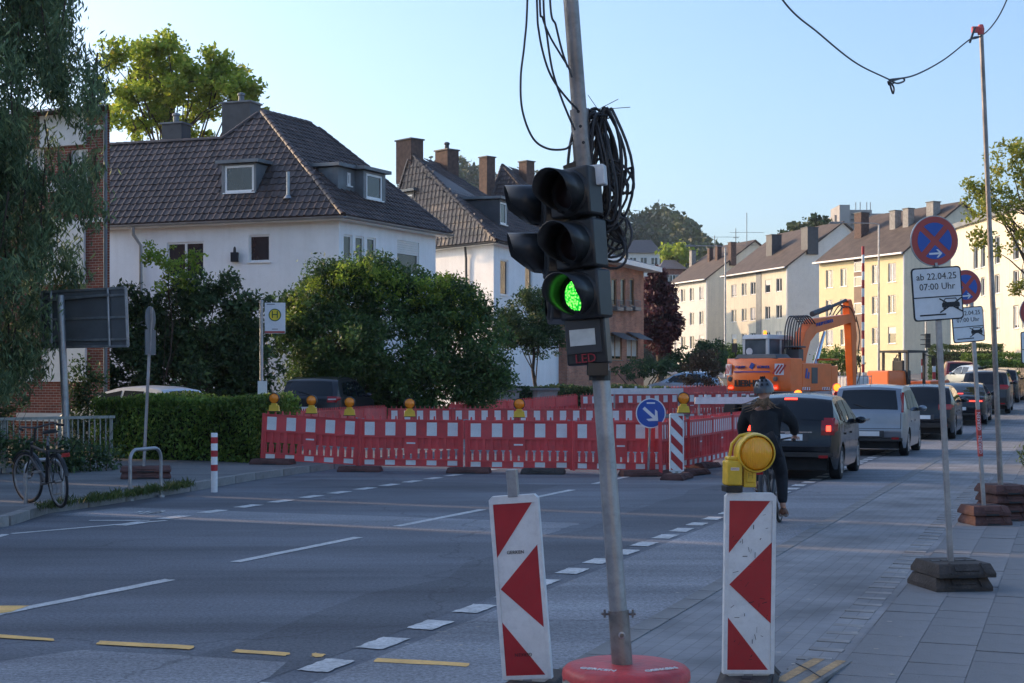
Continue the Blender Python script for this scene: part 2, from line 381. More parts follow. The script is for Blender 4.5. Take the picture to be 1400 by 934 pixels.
# darker resealed strip beside the block line, and trench repairs
rs = random.Random(21); es = [-30+i*1.1 for i in range(80)]; lw_ = [-5.35+rs.uniform(-.18, .18)+.25*math.sin(s*.23) for s in es]; vv = []
for s, l in zip(es, lw_): a = SL(s, l); c = SL(s, -4.34+rs.uniform(-.02, .02)); vv += [(a.x, a.y, gs(s)+.002), (c.x, c.y, gs(s)+.002)]
o = MB().add(vv, [(2*i, 2*i+1, 2*i+3, 2*i+2) for i in range(len(es)-1)]).build('resealed_strip', MATS['asphalt_dark']); o['kind'] = 'structure'
for k, (s0, s1, l0, l1, m) in enumerate(((15.6, 16.9, -12.3, -5.6, 'asphalt_light'), (21.5, 23.1, -12.6, -8.0, 'asphalt_dark'))):
    q = [SL(s0, l0), SL(s1, l0+.1), SL(s1+.1, l1), SL(s0-.05, l1+.05)]; qq = []
    for i in range(4):
        for j in range(8): qq.append(q[i].lerp(q[(i+1) % 4], j/8)+Vector((rs.uniform(-.03, .03), rs.uniform(-.03, .03))))
    o = sheet('trench_repair', [(p.x, p.y, .0015+.0035*(l0 > -4)+.0002*k) for p in qq], MATS[m]); o['kind'] = 'structure'
# pavement slabs: the nearest 300 are parts, the rest one mass
PS = .36
bmat = mat('slab', (.205, .205, .21), .85, var=.22, scale=.9, bump=.5, bscale=70, dirt=.25)
b = MB(); b.box((0, 0, 0), (PS-.003, PS-.003, .03), taper=.996); slab_me = b.mesh('slab', bmat)
rest = MB(); cnt = 0
for i in range(0, 110):
    for j in range(0, 9):
        s = 5.5+i*PS; l = -1.28+(j+.5)*PS
        p = SL(s+(PS/2 if j % 2 else 0), l); z = gs(s)+.018+random.uniform(-.003, .003)
        if j < 4 and i < 75:
            o = link('slab', slab_me, side); o.location = (p.x, p.y, z); o.rotation_euler = (random.uniform(-.006, .006), random.uniform(-.006, .006), HEAD); cnt += 1
        elif i < 100:
            rest.box((p.x, p.y, z), (PS-.003, PS-.003, .03), Matrix.Rotation(HEAD, 3, 'Z'), .996)
o = rest.build('slab_field', bmat, side); o['kind'] = 'stuff'
# pale edging blocks between parking strip and pavement, and the gutter stones
eb = MB().box((0, 0, 0), (.10, .21, .03)).mesh('edging_block', mat('edging', (.27, .26, .25), .9, var=.3, scale=2, bump=.5, dirt=.2))
ps = bpy.data.objects['parking_strip']
for i in range(70):
    p = SL(6.4+i*.34, -1.47+random.uniform(-.015, .015)); o = link('edging_block', eb, ps); o.location = (p.x, p.y, gs(6.4+i*.34)-.003+random.uniform(-.003, .004)); o.rotation_euler = (0, 0, HEAD+random.uniform(-.06, .06))
gb = MB().box((0, 0, 0), (.485, .155, .05), taper=.99).mesh('gutter_stone', mat('gutter', (.22, .22, .22), .9, var=.3, scale=1.5, bump=.5, dirt=.3))
cl = bpy.data.objects['cycle_lane']
for i in range(110):
    s = 5+i*.5; p = SL(s, -2.78); o = link('gutter_stone', gb, cl); o.location = (p.x, p.y, gs(s)-.010); o.rotation_euler = (0, 0, HEAD)
# left kerb and pavement
kpx = [(-160, 745), (0, 719), (52, 702), (110, 694), (250, 672), (340, 656), (480, 637)]
kp = [G(x, y).xy for x, y in kpx]
kp = [kp[0]-(kp[1]-kp[0]).normalized()*25]+kp
for d in (8, 30, 70): kp.append(kp[-1]+U*d if d > 8 else kp[-1]+Vector((U.x, U.y))*8)
lw = MB(); vv = []
for p in kp:
    s = p.dot(U); l = p.dot(RT); q = SL(s, -19.5)
    z = gs(s)+.11
    vv += [(p.x, p.y, z-.2), (p.x, p.y, z), (q.x, q.y, z+.02)]
lw.add(vv, [(i*3+j, i*3+j+1, i*3+j+4, i*3+j+3) for i in range(len(kp)-1) for j in range(2)])
lwo = lw.build('left_pavement', MATS['walk_asphalt']); lwo['kind'] = 'structure'
ks = MB().box((0, 0, 0), (.985, .15, .24), taper=.985).mesh('kerb_stone', mat('kerb', (.27, .26, .25), .9, var=.2, scale=3, bump=.6, bscale=40, dirt=.35))
for a, c in zip(kp[1:], kp[2:]):
    L_ = (c-a).length; n = max(1, round(L_)); d = (c-a)/L_; nn = Vector((d.y, -d.x))
    if a.dot(U) > 60: break
    for i in range(n):
        p = a+d*((i+.5)*L_/n)+nn*.055
        o = link('kerb_stone', ks, lwo); o.location = (p.x, p.y, gs(p.dot(U))+.006+random.uniform(-.006, .006)); o.rotation_euler = (random.uniform(-.01, .01), 0, math.atan2(d.y, d.x)); o.scale = (L_/n, 1, 1)
# ---------------------------------------------------------------- road markings
def wobble_quad(pts, n=5, amp=.012):
    out = []
    for i in range(len(pts)):
        a, c = Vector(pts[i]), Vector(pts[(i+1) % len(pts)])
        for k in range(n):
            out.append(a+(c-a)*(k/n)+Vector((random.uniform(-amp, amp), random.uniform(-amp, amp))))
    return out
mk = thing('white_road_marking', None, None); mk['kind'] = 'structure'
my = thing('yellow_road_marking', None, None); my['kind'] = 'structure'
def dash(s0, s1, l, wd, parent, m='marking', amp=.006, zo=.007):
    q = [SL(s0, l-wd/2), SL(s1, l-wd/2), SL(s1, l+wd/2), SL(s0, l+wd/2)]
    q = wobble_quad(q, 6, amp); sheet('dash', [(p.x, p.y, gs(p.dot(U))+zo) for p in q], MATS[m], parent)
def line_px(a, c, wd, parent, m='marking'):
    p, q = G(*a).xy, G(*c).xy; d = (q-p).normalized(); n_ = Vector((-d.y, d.x))*wd/2
    sheet('dash', [(r.x, r.y, gz(*r)+.005) for r in wobble_quad([p-n_, q-n_, q+n_, p+n_], 6, .008)], MATS[m], parent)
for k in range(54):
    s = 6.9+k*.79
    dash(s, s+.42*random.uniform(.88, 1.08), -4.22+random.uniform(-.02, .02), .20, mk, amp=.010)
for k in range(14):
    s = 14.7+k*.9
    dash(s, s+.5, -10.66, .20, mk)
for a, c in (((-60, 853), (2, 839)), ((2, 839), (233, 793)), ((322, 769), (490, 735)), ((543, 720), (660, 697)), ((694, 688), (783, 670)), ((812, 662), (866, 650))):
    line_px(a, c, .12, mk)
for a, c in (((16, 730), (228, 712)), ((122, 712), (205, 712)), ((-30, 742), (8, 731))): line_px(a, c, .09, mk)
for q in ([(-90, 862), (-90, 867), (75, 878), (73, 874)], [(139, 877), (266, 884), (261, 889), (131, 882)], [(323, 889), (397, 894), (392, 898), (317, 893)], [(516, 901), (641, 908), (638, 913), (512, 906)], [(-80, 829), (42, 829), (12, 838), (-80, 852)], [(430, 894), (444, 896), (440, 900), (424, 899)]):
    pts = [G(x, y).xy for x, y in q]
    sheet('stripe', [(p.x, p.y, .007) for p in wobble_quad(pts, 5, .01)], MATS['marking_yellow'], my)
for k in range(7):      # worn pictogram on the cycle strip
    a = G(190+k*5, 701+random.uniform(-1.5, 1.5)); sheet('dash', [(a.x+dx, a.y+dy, .0085) for dx, dy in ((-.03, -.12), (.04, -.1), (.035, .13), (-.02, .12))], MATS['marking'], mk)
# litter flakes and leaf crumbs
fl = MB()
for _ in range(420):
    s = random.uniform(6, 40); l = random.choice([random.gauss(-2.6, .35), random.gauss(-1.5, .3), random.uniform(-3, -.4), random.gauss(-3.9, .2)]); p = SL(s, l); z = gs(s)+.040
    r = random.uniform(.006, .02); a = random.uniform(0, 6.3)
    fl.add([(p.x+r*math.cos(a+t)*(1+.5*(t > 2)), p.y+r*math.sin(a+t), z) for t in (0, 1.7, 3.0, 4.8)], [(0, 1, 2, 3)])
o = fl.build('litter', mat('litter', (.35, .31, .26), .9, var=.5, scale=1)); tag(o, 'tiny pale leaf crumbs and grit scattered along the paved strip', 'litter', kind='stuff')
# ================================================================ foliage helpers
def leaf_obj(name, pts, size, m, parent=None, aspect=.5, droop=0.0, up=0.0, seed=1):
    r = np.random.default_rng(seed); N = len(pts); pts = np.asarray(pts, dtype=np.float32)
    d = r.normal(size=(N, 3)); d /= np.linalg.norm(d, axis=1)[:, None]
    d[:, 2] += -droop*2.2+up*2; d /= np.linalg.norm(d, axis=1)[:, None]
    q = r.normal(size=(N, 3)); sd_ = np.cross(d, q); sd_ /= np.linalg.norm(sd_, axis=1)[:, None]+1e-9
    nn = np.cross(d, sd_)
    L = (size*r.uniform(.6, 1.35, N))[:, None]; W = L*aspect*.5
    base = pts-d*L*.5; tip = pts+d*L*.5-nn*L*.10; mid = pts+nn*L*.06
    v = np.stack([base, mid+sd_*W, tip, mid-sd_*W], 1).reshape(-1, 3).astype(np.float32)
    me = bpy.data.meshes.new(name); me.vertices.add(4*N); me.vertices.foreach_set('co', v.ravel())
    me.loops.add(4*N); me.loops.foreach_set('vertex_index', np.arange(4*N, dtype=np.int32))
    me.polygons.add(N); me.polygons.foreach_set('loop_start', np.arange(0, 4*N, 4, dtype=np.int32))
    me.update(calc_edges=True); me.validate(); me.materials.append(m)
    return link(name, me, parent)
def ellipsoid_pts(c, rad, n, shell=.55, seed=1, jit=.08):
    r = np.random.default_rng(seed); d = r.normal(size=(n, 3)); d /= np.linalg.norm(d, axis=1)[:, None]
    k = 1-(1-shell)*r.uniform(0, 1, n)**1.6
    k *= 1+r.normal(0, jit, n)
    return d*k[:, None]*np.asarray(rad)+np.asarray(c)
def clumps_in(c, rad, n, cr, per, seed, shell=.5, flat=.8):
    """n leaf clumps spread through an ellipsoid: uneven outline, gaps, light and dark masses"""
    cs = ellipsoid_pts(c, rad, n, shell, seed, .12); r = np.random.default_rng(seed+5); out = []
    for i, p in enumerate(cs):
        k = r.uniform(.6, 1.35); out.append(ellipsoid_pts(p, (cr*k, cr*k, cr*k*flat), max(4, int(per*k*k)), .25, seed*100+i, .15))
    return np.concatenate(out), cs
def box_pts(o, ax, ay, hz, n, seed, inner=.25):
    """points near the top and sides of a clipped hedge spanned by 2-D axes ax, ay from corner o"""
    r = np.random.default_rng(seed); o = np.asarray(o); ax = np.asarray(ax); ay = np.asarray(ay); z = np.array([0, 0, 1.0])
    la, lb = np.linalg.norm(ax), np.linalg.norm(ay); A = np.array([la*hz, la*hz, lb*hz, lb*hz, la*lb*1.2]); k = r.choice(5, n, p=A/A.sum())
    a, b, c = r.uniform(0, 1, n), r.uniform(0, 1, n), r.uniform(0, 1, n)
    dep = np.abs(r.normal(0, inner*.5, n)); bulge = .06*np.sin(a*la*2.3+seed)+.05*np.sin(c*hz*4+a*5)+.04*np.sin(b*lb*3)
    dep = dep+bulge
    a = np.where(k == 2, dep/la, np.where(k == 3, 1-dep/la, a)); b = np.where(k == 0, dep/lb, np.where(k == 1, 1-dep/lb, b)); c = np.where(k == 4, 1-dep/hz, c)
    return o+a[:, None]*ax+b[:, None]*ay+c[:, None]*z*hz
def limbs(mb, base, top, cs, r0, seed, bend=.15):
    rr = random.Random(seed); base = Vector(base); top = Vector(top)
    pts = [base+(top-base)*(i/6)+Vector((rr.uniform(-1, 1), rr.uniform(-1, 1), 0))*bend*(i > 0) for i in range(7)]
    mb.tube(pts, [r0*(1.25 if i == 0 else 1-.11*i) for i in range(7)], 8)
    for c in cs:
        c = Vector(c); i = min(6, max(2, int(rr.uniform(2, 6.9)))); a = pts[i]
        m1 = a+(c-a)*.4+Vector((rr.uniform(-.2, .2), rr.uniform(-.2, .2), .12*(c-a).length)); m2 = a+(c-a)*.75+Vector((rr.uniform(-.2, .2), rr.uniform(-.2, .2), .08*(c-a).length))
        rb = r0*.38*(1-.09*i); mb.tube([a, m1, m2, c], [rb, rb*.7, rb*.42, rb*.15], 5)
    return pts
def tree(name, label, base, trunk_top, parts, m, leaf, r0, seed, aspect=.5, droop=0, nl=26, group=None, cat='tree', bark='bark'):
    """parts: list of (centre, radii, clumps, clump radius, leaves per clump)"""
    t = thing(name, label, cat, base, group=group); b = Vector(base); P_, C_ = [], []
    for i, (c, rad, n, cr, per) in enumerate(parts):
        p, cs = clumps_in(c, rad, n, cr, per, seed+i*17); P_.append(p); C_ += [tuple(q) for q in cs]
    allp = np.concatenate(P_)-np.array(b)
    random.Random(seed).shuffle(C_)
    mb = MB(); limbs(mb, (0, 0, -.1), Vector(trunk_top)-b, [Vector(c)-b for c in C_[:nl]], r0, seed)
    mb.build('trunk', MATS[bark], t, 60); leaf_obj('crown', allp, leaf, MATS[m], t, aspect, droop, seed=seed)
    return t
def bush(name, label, parts, m, leaf, seed, aspect=.5, cat='bush', base=None, stems=5, group=None, up=0):
    c0 = Vector(parts[0][0]); b = Vector(base) if base else Vector((c0.x, c0.y, gz(c0.x, c0.y)))
    t = thing(name, label, cat, b, group=group); P_ = []; S_ = []
    for i, (c, rad, n, cr, per) in enumerate(parts):
        p, cs = clumps_in(c, rad, n, cr, per, seed+i*13, .62); P_.append(p); S_ += [tuple(q) for q in cs[:stems]]
    leaf_obj('foliage', np.concatenate(P_)-np.array(b), leaf, MATS[m], t, aspect, up=up, seed=seed)
    mb = MB()
    for i, c in enumerate(S_[:14]):
        a = Vector((random.uniform(-.3, .3), random.uniform(-.3, .3), -.05)); c = Vector(c)-b
        mb.tube([a, a+(c-a)*.5+Vector((random.uniform(-.2, .2), random.uniform(-.2, .2), .1)), c], [.045, .03, .01], 5)
    mb.build('stem', MATS['bark'], t)['kind'] = 'stuff'
    return t
def hedge(name, label, o, ax, ay, hz, n, leaf, m, seed, up=.2, inner=.25):
    t = thing(name, label, 'hedge', o); 
    leaf_obj('foliage', box_pts((0, 0, 0), (*ax, 0), (*ay, 0), hz, n, seed, inner), leaf, MATS[m], t, .5, up=up, seed=seed)
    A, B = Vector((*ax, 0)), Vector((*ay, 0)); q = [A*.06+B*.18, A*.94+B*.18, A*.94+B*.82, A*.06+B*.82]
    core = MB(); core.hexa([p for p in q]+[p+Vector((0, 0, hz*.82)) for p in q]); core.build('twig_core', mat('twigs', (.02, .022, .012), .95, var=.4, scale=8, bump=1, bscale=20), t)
    return t
# ================================================================ buildings
class Wall:
    def __init__(s, p0, p1, z0, z1):
        s.p0 = Vector(p0[:2]); s.p1 = Vector(p1[:2]); s.z0 = z0; s.z1 = z1
        s.d = (s.p1-s.p0); s.L = s.d.length; s.d = s.d/s.L; s.n = Vector((s.d.y, -s.d.x))
    def uz(s, px, py):
        q = ray_plane(px, py, (*s.p0, 0), Vector((*s.n, 0))); return (q.xy-s.p0).dot(s.d), q.z
    def rect(s, x0, y0, x1, y1):
        xm, ym = (x0+x1)/2, (y0+y1)/2
        return [s.uz(x0, ym)[0], s.uz(x1, ym)[0], s.uz(xm, y1)[1], s.uz(xm, y0)[1]]
    def at(s, u, z, o=0): p = s.p0+s.d*u+s.n*o; return Vector((p.x, p.y, z))
    def build(s, parent, org, m, holes=(), depth=.16, name='wall', zt=None):
        """zt: optional function u -> top z (gable); holes must stay below it"""
        us = sorted(set([0, s.L]+[min(max(x, 0), s.L) for h in holes for x in h[:2]])); zs = sorted(set([s.z0, s.z1]+[z for h in holes for z in h[2:4]]))
        mb = MB(); A = lambda u, z, o=0: s.at(u, z, o)-org
        for i in range(len(us)-1):
            for j in range(len(zs)-1):
                um, zm = (us[i]+us[i+1])/2, (zs[j]+zs[j+1])/2
                if any(h[0] < um < h[1] and h[2] < zm < h[3] for h in holes): continue
                mb.add([A(us[i], zs[j]), A(us[i+1], zs[j]), A(us[i+1], zs[j+1]), A(us[i], zs[j+1])], [(0, 1, 2, 3)])
        for h in holes:
            c = [(h[0], h[2]), (h[1], h[2]), (h[1], h[3]), (h[0], h[3])]
            for k in range(4):
                a, b_ = c[k], c[(k+1) % 4]; mb.add([A(*a), A(*b_), A(*b_, -depth), A(*a, -depth)], [(0, 1, 2, 3)])
        return mb.build(name, m, parent)
    def window(s, parent, org, h, style='double', fm='white_frame', depth=.11, fw=.07, sill=True):
        u0, u1, z0, z1 = h; A = lambda u, z, o=0: s.at(u, z, o)-org
        def slab(mb, ua, ub, za, zb, oa, ob): mb.hexa([A(ua, za, oa), A(ub, za, oa), A(ub, za, ob), A(ua, za, ob), A(ua, zb, oa), A(ub, zb, oa), A(ub, zb, ob), A(ua, zb, ob)])
        fr = MB(); d0, d1 = -depth, -depth+.06
        slab(fr, u0+.002, u0+fw, z0+.002, z1-.002, d1, d0); slab(fr, u1-fw, u1-.002, z0+.002, z1-.002, d1, d0)
        slab(fr, u0+fw, u1-fw, z0+.002, z0+fw, d1-.003, d0); slab(fr, u0+fw, u1-fw, z1-fw, z1-.002, d1-.003, d0)
        if style in ('double', 'curtain'): um = (u0+u1)/2; slab(fr, um-fw*.7, um+fw*.7, z0+fw, z1-fw, d1-.004, d0)
        w_ = fr.build('window', MATS[fm], parent)
        gl = MB(); slab(gl, u0+.01, u1-.01, z0+.01, z1-.01, d0+.02, d0-.01); gl.build('pane', MATS['glass'], w_)
        if style in ('shutter', 'half'):
            zb = z0+.05 if style == 'shutter' else z0+(z1-z0)*.6; n = max(3, int((z1-zb)/.09)); sh = MB()
            for k in range(n):
                za = zb+(z1-zb)*k/n; slab(sh, u0+fw*.6, u1-fw*.6, za+.004, za+(z1-zb)/n-.004, d1+.02, d1-.02)
            sh.build('roller_shutter', MATS['shutter'], w_)
        if style == 'curtain':
            cu = MB(); um = (u0+u1)/2; n = 6
            for a, b_ in ((u0+fw, um-fw), (um+fw, u1-fw)):
                for k in range(n): ua = a+(b_-a)*k/n; slab(cu, ua, ua+(b_-a)/n*.96, z0+fw+(z1-z0)*.1, z1-fw, d0+.027+.008*(k % 2), d0+.021)
            cu.build('curtain', MATS['curtain'], w_)
        if sill: si = MB(); slab(si, u0-.05, u1+.05, z0-.05, z0-.002, .06, -depth); si.build('sill', MATS['lead' if fm == 'wood_frame' else 'white_frame'], w_)
        return w_
def poly_slab(mb, pts, th):
    n = Vector((0, 0, 0))
    for i in range(len(pts)): n += Vector(pts[i]).cross(Vector(pts[(i+1) % len(pts)]))
    n.normalize()
    if n.z < 0: pts = pts[::-1]; n = -n
    k = len(pts); v = [Vector(p) for p in pts]+[Vector(p)-n*th for p in pts]
    mb.add(v, [tuple(range(k)), tuple(range(k, 2*k))[::-1]]+[(i, i+k, (i+1) % k+k, (i+1) % k) for i in range(k)])
    return pts, n
TW, TH = .30, .36
def tile_shape():
    xs = [0, .03, .075, .115, .16, .30]; zs = [.0, .034, .040, .022, .006, .0]; v, f = [], []
    for y, dz in ((0, .035), (TH*1.08, .0)):
        for x, z in zip(xs, zs): v.append((x, y, z+dz))
    for x, z in zip(xs, zs): v.append((x, 0, -.01))
    for i in range(5): f += [(i, i+1, i+7, i+6), (i+12, i+13, i+1, i)]
    return v, f
_tv, _tf = tile_shape()
def tile_me():
    if 'tile' not in bpy.data.meshes:
        MB().add(_tv, _tf).mesh('tile', MATS['tile'])
    return bpy.data.meshes['tile']
def inside(p, poly):
    c = False; j = len(poly)-1
    for i in range(len(poly)):
        a, b_ = poly[i], poly[j]
        if (a[1] > p[1]) != (b_[1] > p[1]) and p[0] < (b_[0]-a[0])*(p[1]-a[1])/(b_[1]-a[1])+a[0]: c = not c
        j = i
    return c
def tile_plane(parent, pts, eave_a, eave_b, budget=0, stuff=None, flip=False, sc=1.0, holes=()):
    """lay pantiles over a roof plane; eave_a -> eave_b is the lower edge"""
    A, B = Vector(eave_a), Vector(eave_b); ex = (B-A).normalized(); pts = [Vector(p) for p in pts]
    n = Vector((0, 0, 0))
    for i in range(len(pts)): n += (pts[i]-A).cross(pts[(i+1) % len(pts)]-A)
    n.normalize(); n = n if n.z > 0 else -n
    if ex.cross(n).z > 0: ex = -ex; A = B
    ey = n.cross(ex).normalized()
    if ey.z < 0: ex = -ex; ey = n.cross(ex).normalized()
    tw, th = TW*sc, TH*sc
    P2 = [((p-A).dot(ex), (p-A).dot(ey)) for p in pts]
    H2 = [[((p-A).dot(ex), (p-A).dot(ey)) for p in h] for h in holes]
    x0, x1 = min(p[0] for p in P2), max(p[0] for p in P2); y1 = max(p[1] for p in P2)
    rot = Matrix((ex, ey, n)).transposed(); used = 0; me = tile_me()
    ny = int(y1/th)+1
    for j in range(ny):
        for i in range(int((x1-x0)/tw)+1):
            x = x0+i*tw; y = j*th
            if not inside((x+tw*.45, y+th*.45), P2): continue
            if any(inside((x+tw*.5, y+th*.5), h) for h in H2): continue
            o = A+ex*x+ey*(y-.02)+n*.006
            if used < budget:
                t = link('tile', me, parent); t.matrix_local = Matrix.Translation(o) @ rot.to_4x4() @ Matrix.Rotation(random.uniform(-.012, .012), 4, 'X'); used += 1
                if sc != 1: t.scale = (sc, sc, sc)
            else: stuff.add([o+rot @ (Vector(v)*sc) for v in _tv], _tf)
    return used
def ridge_caps(parent, a, b, m='tile', r=.11, step=.36, budget=True, stuff=None):
    a, b = Vector(a), Vector(b); L = (b-a).length; d = (b-a)/L; mb = MB()
    n = int(L/step)
    me = 'ridge_cap'
    if me not in bpy.data.meshes:
        k = MB(); Mr = Matrix(((0, 0, 1), (1, 0, 0), (0, 1, 0))); k.lathe([(r*1.12, 0), (r*.92, .40)], 6, M=Mr, cap=False, arc=(0, math.pi)); k.lathe([(.02, 0), (r*1.12, 0)], 6, M=Mr, cap=False, arc=(0, math.pi)); k.mesh(me, MATS[m], 40)
    M_ = frame((0, 0, 0), d, Vector((0, 0, 1)).cross(d))
    for i in range(n):
        o = link('ridge_cap', bpy.data.meshes[me], parent); T = M_.copy(); T.translation = a+d*(i*step)+Vector((0, 0, -.01)); o.matrix_local = T
def chimney(parent, c, w_, d_, z0, z1, ang, m, org, cap='lead', pots=1):
    R = Matrix.Rotation(ang, 3, 'Z'); mb = MB(); c = Vector(c)
    mb.box((c.x-org.x, c.y-org.y, (z0+z1)/2-org.z), (w_, d_, z1-z0), R); ch = mb.build('chimney', MATS[m], parent)
    k = MB(); k.box((c.x-org.x, c.y-org.y, z1+.03-org.z), (w_+.12, d_+.12, .07), R)
    for i in range(pots): k.lathe([(.13, 0), (.12, .3), (.17, .34), (.15, .42), (.05, .46)], 8, (c.x-org.x+(i-.5*(pots-1))*.4, c.y-org.y, z1+.05-org.z))
    k.build('chimney_cap', MATS[cap], ch)
def gutter(parent, a, b, org, m='zinc', r=.075):
    a, b = Vector(a)-org, Vector(b)-org; d = (b-a).normalized(); Mx = frame((0, 0, 0), d.cross(Vector((0, 0, 1))), (0, 0, 1)).to_3x3()
    mb = MB(); L = (b-a).length; v = []; f = []; n = 6
    for e, p in enumerate((a, b)):
        for k in range(n+1):
            t = math.pi+math.pi*k/n; v.append(p+Mx @ Vector((r*math.cos(t), r*math.sin(t), 0)))
    f = [(k, k+1, k+n+2, k+n+1) for k in range(n)]; mb.add(v, f)
    o = mb.build('gutter', MATS[m], parent); so_ = o.modifiers.new('s', 'SOLIDIFY'); so_.thickness = .012
def pipe(parent, pts, org, r=.05, m='zinc'):
    MB().tube([Vector(p)-org for p in pts], r, 8).build('downpipe', MATS[m], parent, 50)

# ---------------------------------------------------------------- house one: white with a big hipped tile roof
dA = 54.0; A = P(469, 293, dA); zE = A.z
def eq(px, py): return P(px, py, dA*(HY-293)/(HY-py))      # a point of the same height on another column
B1 = eq(617, 319); C1 = eq(120, 308); g0 = gz(A.x, A.y)
ac = (C1-A).xy.normalized(); ab = (B1-A).xy.normalized()
org = Vector((A.x, A.y, g0))
h1 = thing('white_house', 'white rendered house with dark hipped tile roof, square dormer and tall chimney behind the hedges', 'house', org)
ins = .45                                                  # eave overhang
Aw = A.xy+ac*ins+ab*ins; Bw = Vector(B1.xy)-ab*ins+ac*ins; Cw = Vector(C1.xy)-ac*.2+ab*ins; Dw = Cw+(Bw-Aw)
WF = Wall(Cw, Aw, g0-.3, zE-.12); WR = Wall(Aw, Bw, g0-.3, zE-.12); WB = Wall(Bw, Dw, g0-.3, zE-.12); WL = Wall(Dw, Cw, g0-.3, zE-.12)
wf = [WF.rect(340, 321, 369, 358), WF.rect(228, 331, 279, 378)]
WF.build(h1, org, MATS['white_render'], wf)
WF.window(h1, org, wf[0], 'single'); WF.window(h1, org, wf[1], 'double')
wr = [WR.rect(470, 321, 482, 356), WR.rect(486, 323, 498, 357), WR.rect(502, 325, 514, 358), WR.rect(543, 330, 573, 376)]
WR.build(h1, org, MATS['white_render'], wr)
for k, st in enumerate(('single', 'single', 'single', 'half')): WR.window(h1, org, wr[k], st)
WB.build(h1, org, MATS['white_render']); WL.build(h1, org, MATS['white_render'])
Pk = P(358, 152, 59.6)
nF = (A-C1).cross(Pk-C1).normalized(); Q1 = ray_plane(304, 190, A, nF); R1 = ray_plane(120, 200, A, nF)
S1 = P(428, 168, 62.6); S1.z = Pk.z
front = [C1, A, Pk, Q1, R1]; right = [A, B1, S1, Pk]
bk = Vector((ab.x, ab.y, 0))
back = [B1, B1+Vector((ac.x, ac.y, 0))*10, S1+Vector((ac.x, ac.y, -.9))*4, S1]
roof = MB()
for pl in (front, right, [p-org*0 for p in back], [Pk, S1, S1+Vector((ac.x, ac.y, -1.1))*5, Q1+bk*.3], [Q1, R1, R1+bk*4-Vector((0, 0, 3.4)), Q1+bk*4-Vector((0, 0, 3.4))]):
    poly_slab(roof, [p-org-Vector((0, 0, .02)) for p in pl], .14)
ro = roof.build('roof', MATS['tile'], h1)
st = MB()
dm_h = [ray_plane(px, py, A, nF)-org for px, py in ((300, 224), (352, 224), (350, 265), (303, 265))]
us = tile_plane(ro, [p-org for p in front], C1-org, A-org, 300, st, holes=[dm_h])
nR = (B1-A).cross(Pk-A).normalized()
tile_plane(ro, [p-org for p in right], A-org, B1-org, 0, st)
o = st.build('tile_field', MATS['tile'], ro); o['kind'] = 'stuff'
for a, b in ((A, Pk), (Q1, Pk), (R1, Q1), (Pk, S1), (B1, S1)): ridge_caps(ro, a-org, b-org)
up = Vector((0, 0, 1))
gutter(h1, C1+Vector((0, -.06, -.06)), A+Vector((.05, -.06, -.06)), org); gutter(h1, A+Vector((.06, -.05, -.06)), B1+Vector((.06, 0, -.06)), org)
mb = MB(); poly_slab(mb, [p-org for p in [Vector((*C1.xy, zE-.14)), Vector((*A.xy, zE-.14)), Vector((*Aw, zE-.14))+Vector((*ab, 0))*.1, Vector((*Cw, zE-.14))+Vector((*ab, 0))*.1]], .03); poly_slab(mb, [p-org for p in [Vector((*A.xy, zE-.143)), Vector((*B1.xy, zE-.143)), Vector((*Bw, zE-.143)), Vector((*Aw, zE-.143))]], .03); mb.build('soffit', MATS['white_frame'], h1)
def dormer(parent, org, pl_pt, pl_n, box, depth, dirx, front_m='lead', over=.18, wm='white_frame', win=None, roof_m='lead', style='single'):
    """a box dormer whose front rectangle covers the photo box, its foot on the roof plane"""
    x0, y0, x1, y1 = box; q = ray_plane((x0+x1)/2, y1, pl_pt, pl_n); dx = Vector((dirx.x, dirx.y)).normalized(); nn = Vector((dx.y, -dx.x, 0))
    W = Wall(q.xy-dx*5, q.xy+dx*5, q.z, q.z+1); u0, u1, za, zb = W.rect(x0, y0, x1, y1)
    W2 = Wall(W.p0+W.d*u0, W.p0+W.d*u1, za-.2, zb); hl = [.13, W2.L-.13, za+.12, zb-.14] if win is None else [W2.uz(win[0], (win[1]+win[3])/2)[0], W2.uz(win[2], (win[1]+win[3])/2)[0], W2.uz((win[0]+win[2])/2, win[3])[1], W2.uz((win[0]+win[2])/2, win[1])[1]]
    d_ = W2.build(parent, org, MATS[front_m], [hl], .1, 'dormer')
    W2.window(d_, org, hl, style, wm, .08, .09, True)
    a, b_ = W2.at(0, 0), W2.at(W2.L, 0); bk_ = -nn*depth; s_ = MB()
    for p in (a, b_): s_.add([Vector((p.x, p.y, za-.2))-org, Vector((p.x, p.y, zb))-org, Vector((p.x, p.y, zb))+bk_-org, Vector((p.x, p.y, za-.2))+bk_-org], [(0, 1, 2, 3)])
    s_.build('dormer_cheek', MATS[front_m], d_)
    r_ = MB(); e = Vector((*W2.d, 0))*over; c_ = [Vector((*a.xy, zb+.02))-e+nn*over, Vector((*b_.xy, zb+.02))+e+nn*over, Vector((*b_.xy, zb+.10))+e+bk_, Vector((*a.xy, zb+.10))-e+bk_]
    r_.hexa([c-org for c in c_]+[c-org+Vector((0, 0, .13)) for c in c_]); r_.build('dormer_roof', MATS[roof_m], d_)
dormer(h1, org, A, nF, (303, 224, 350, 266), 2.6, A.xy-C1.xy, win=(307, 226, 347, 263))
dormer(h1, org, A, nR, (497, 236, 527, 277), 2.6, B1.xy-A.xy, win=(501, 239, 523, 273))
dormer(h1, org, A, nR, (462, 231, 491, 262), 3.0, B1.xy-A.xy, win=(475, 236, 480, 254))
q = P(330, 150, 62.0); chimney(h1, q.xy, 1.35, .9, zE+1, P(330, 143, 62).z, math.atan2(ac.y, ac.x), 'slate', org)
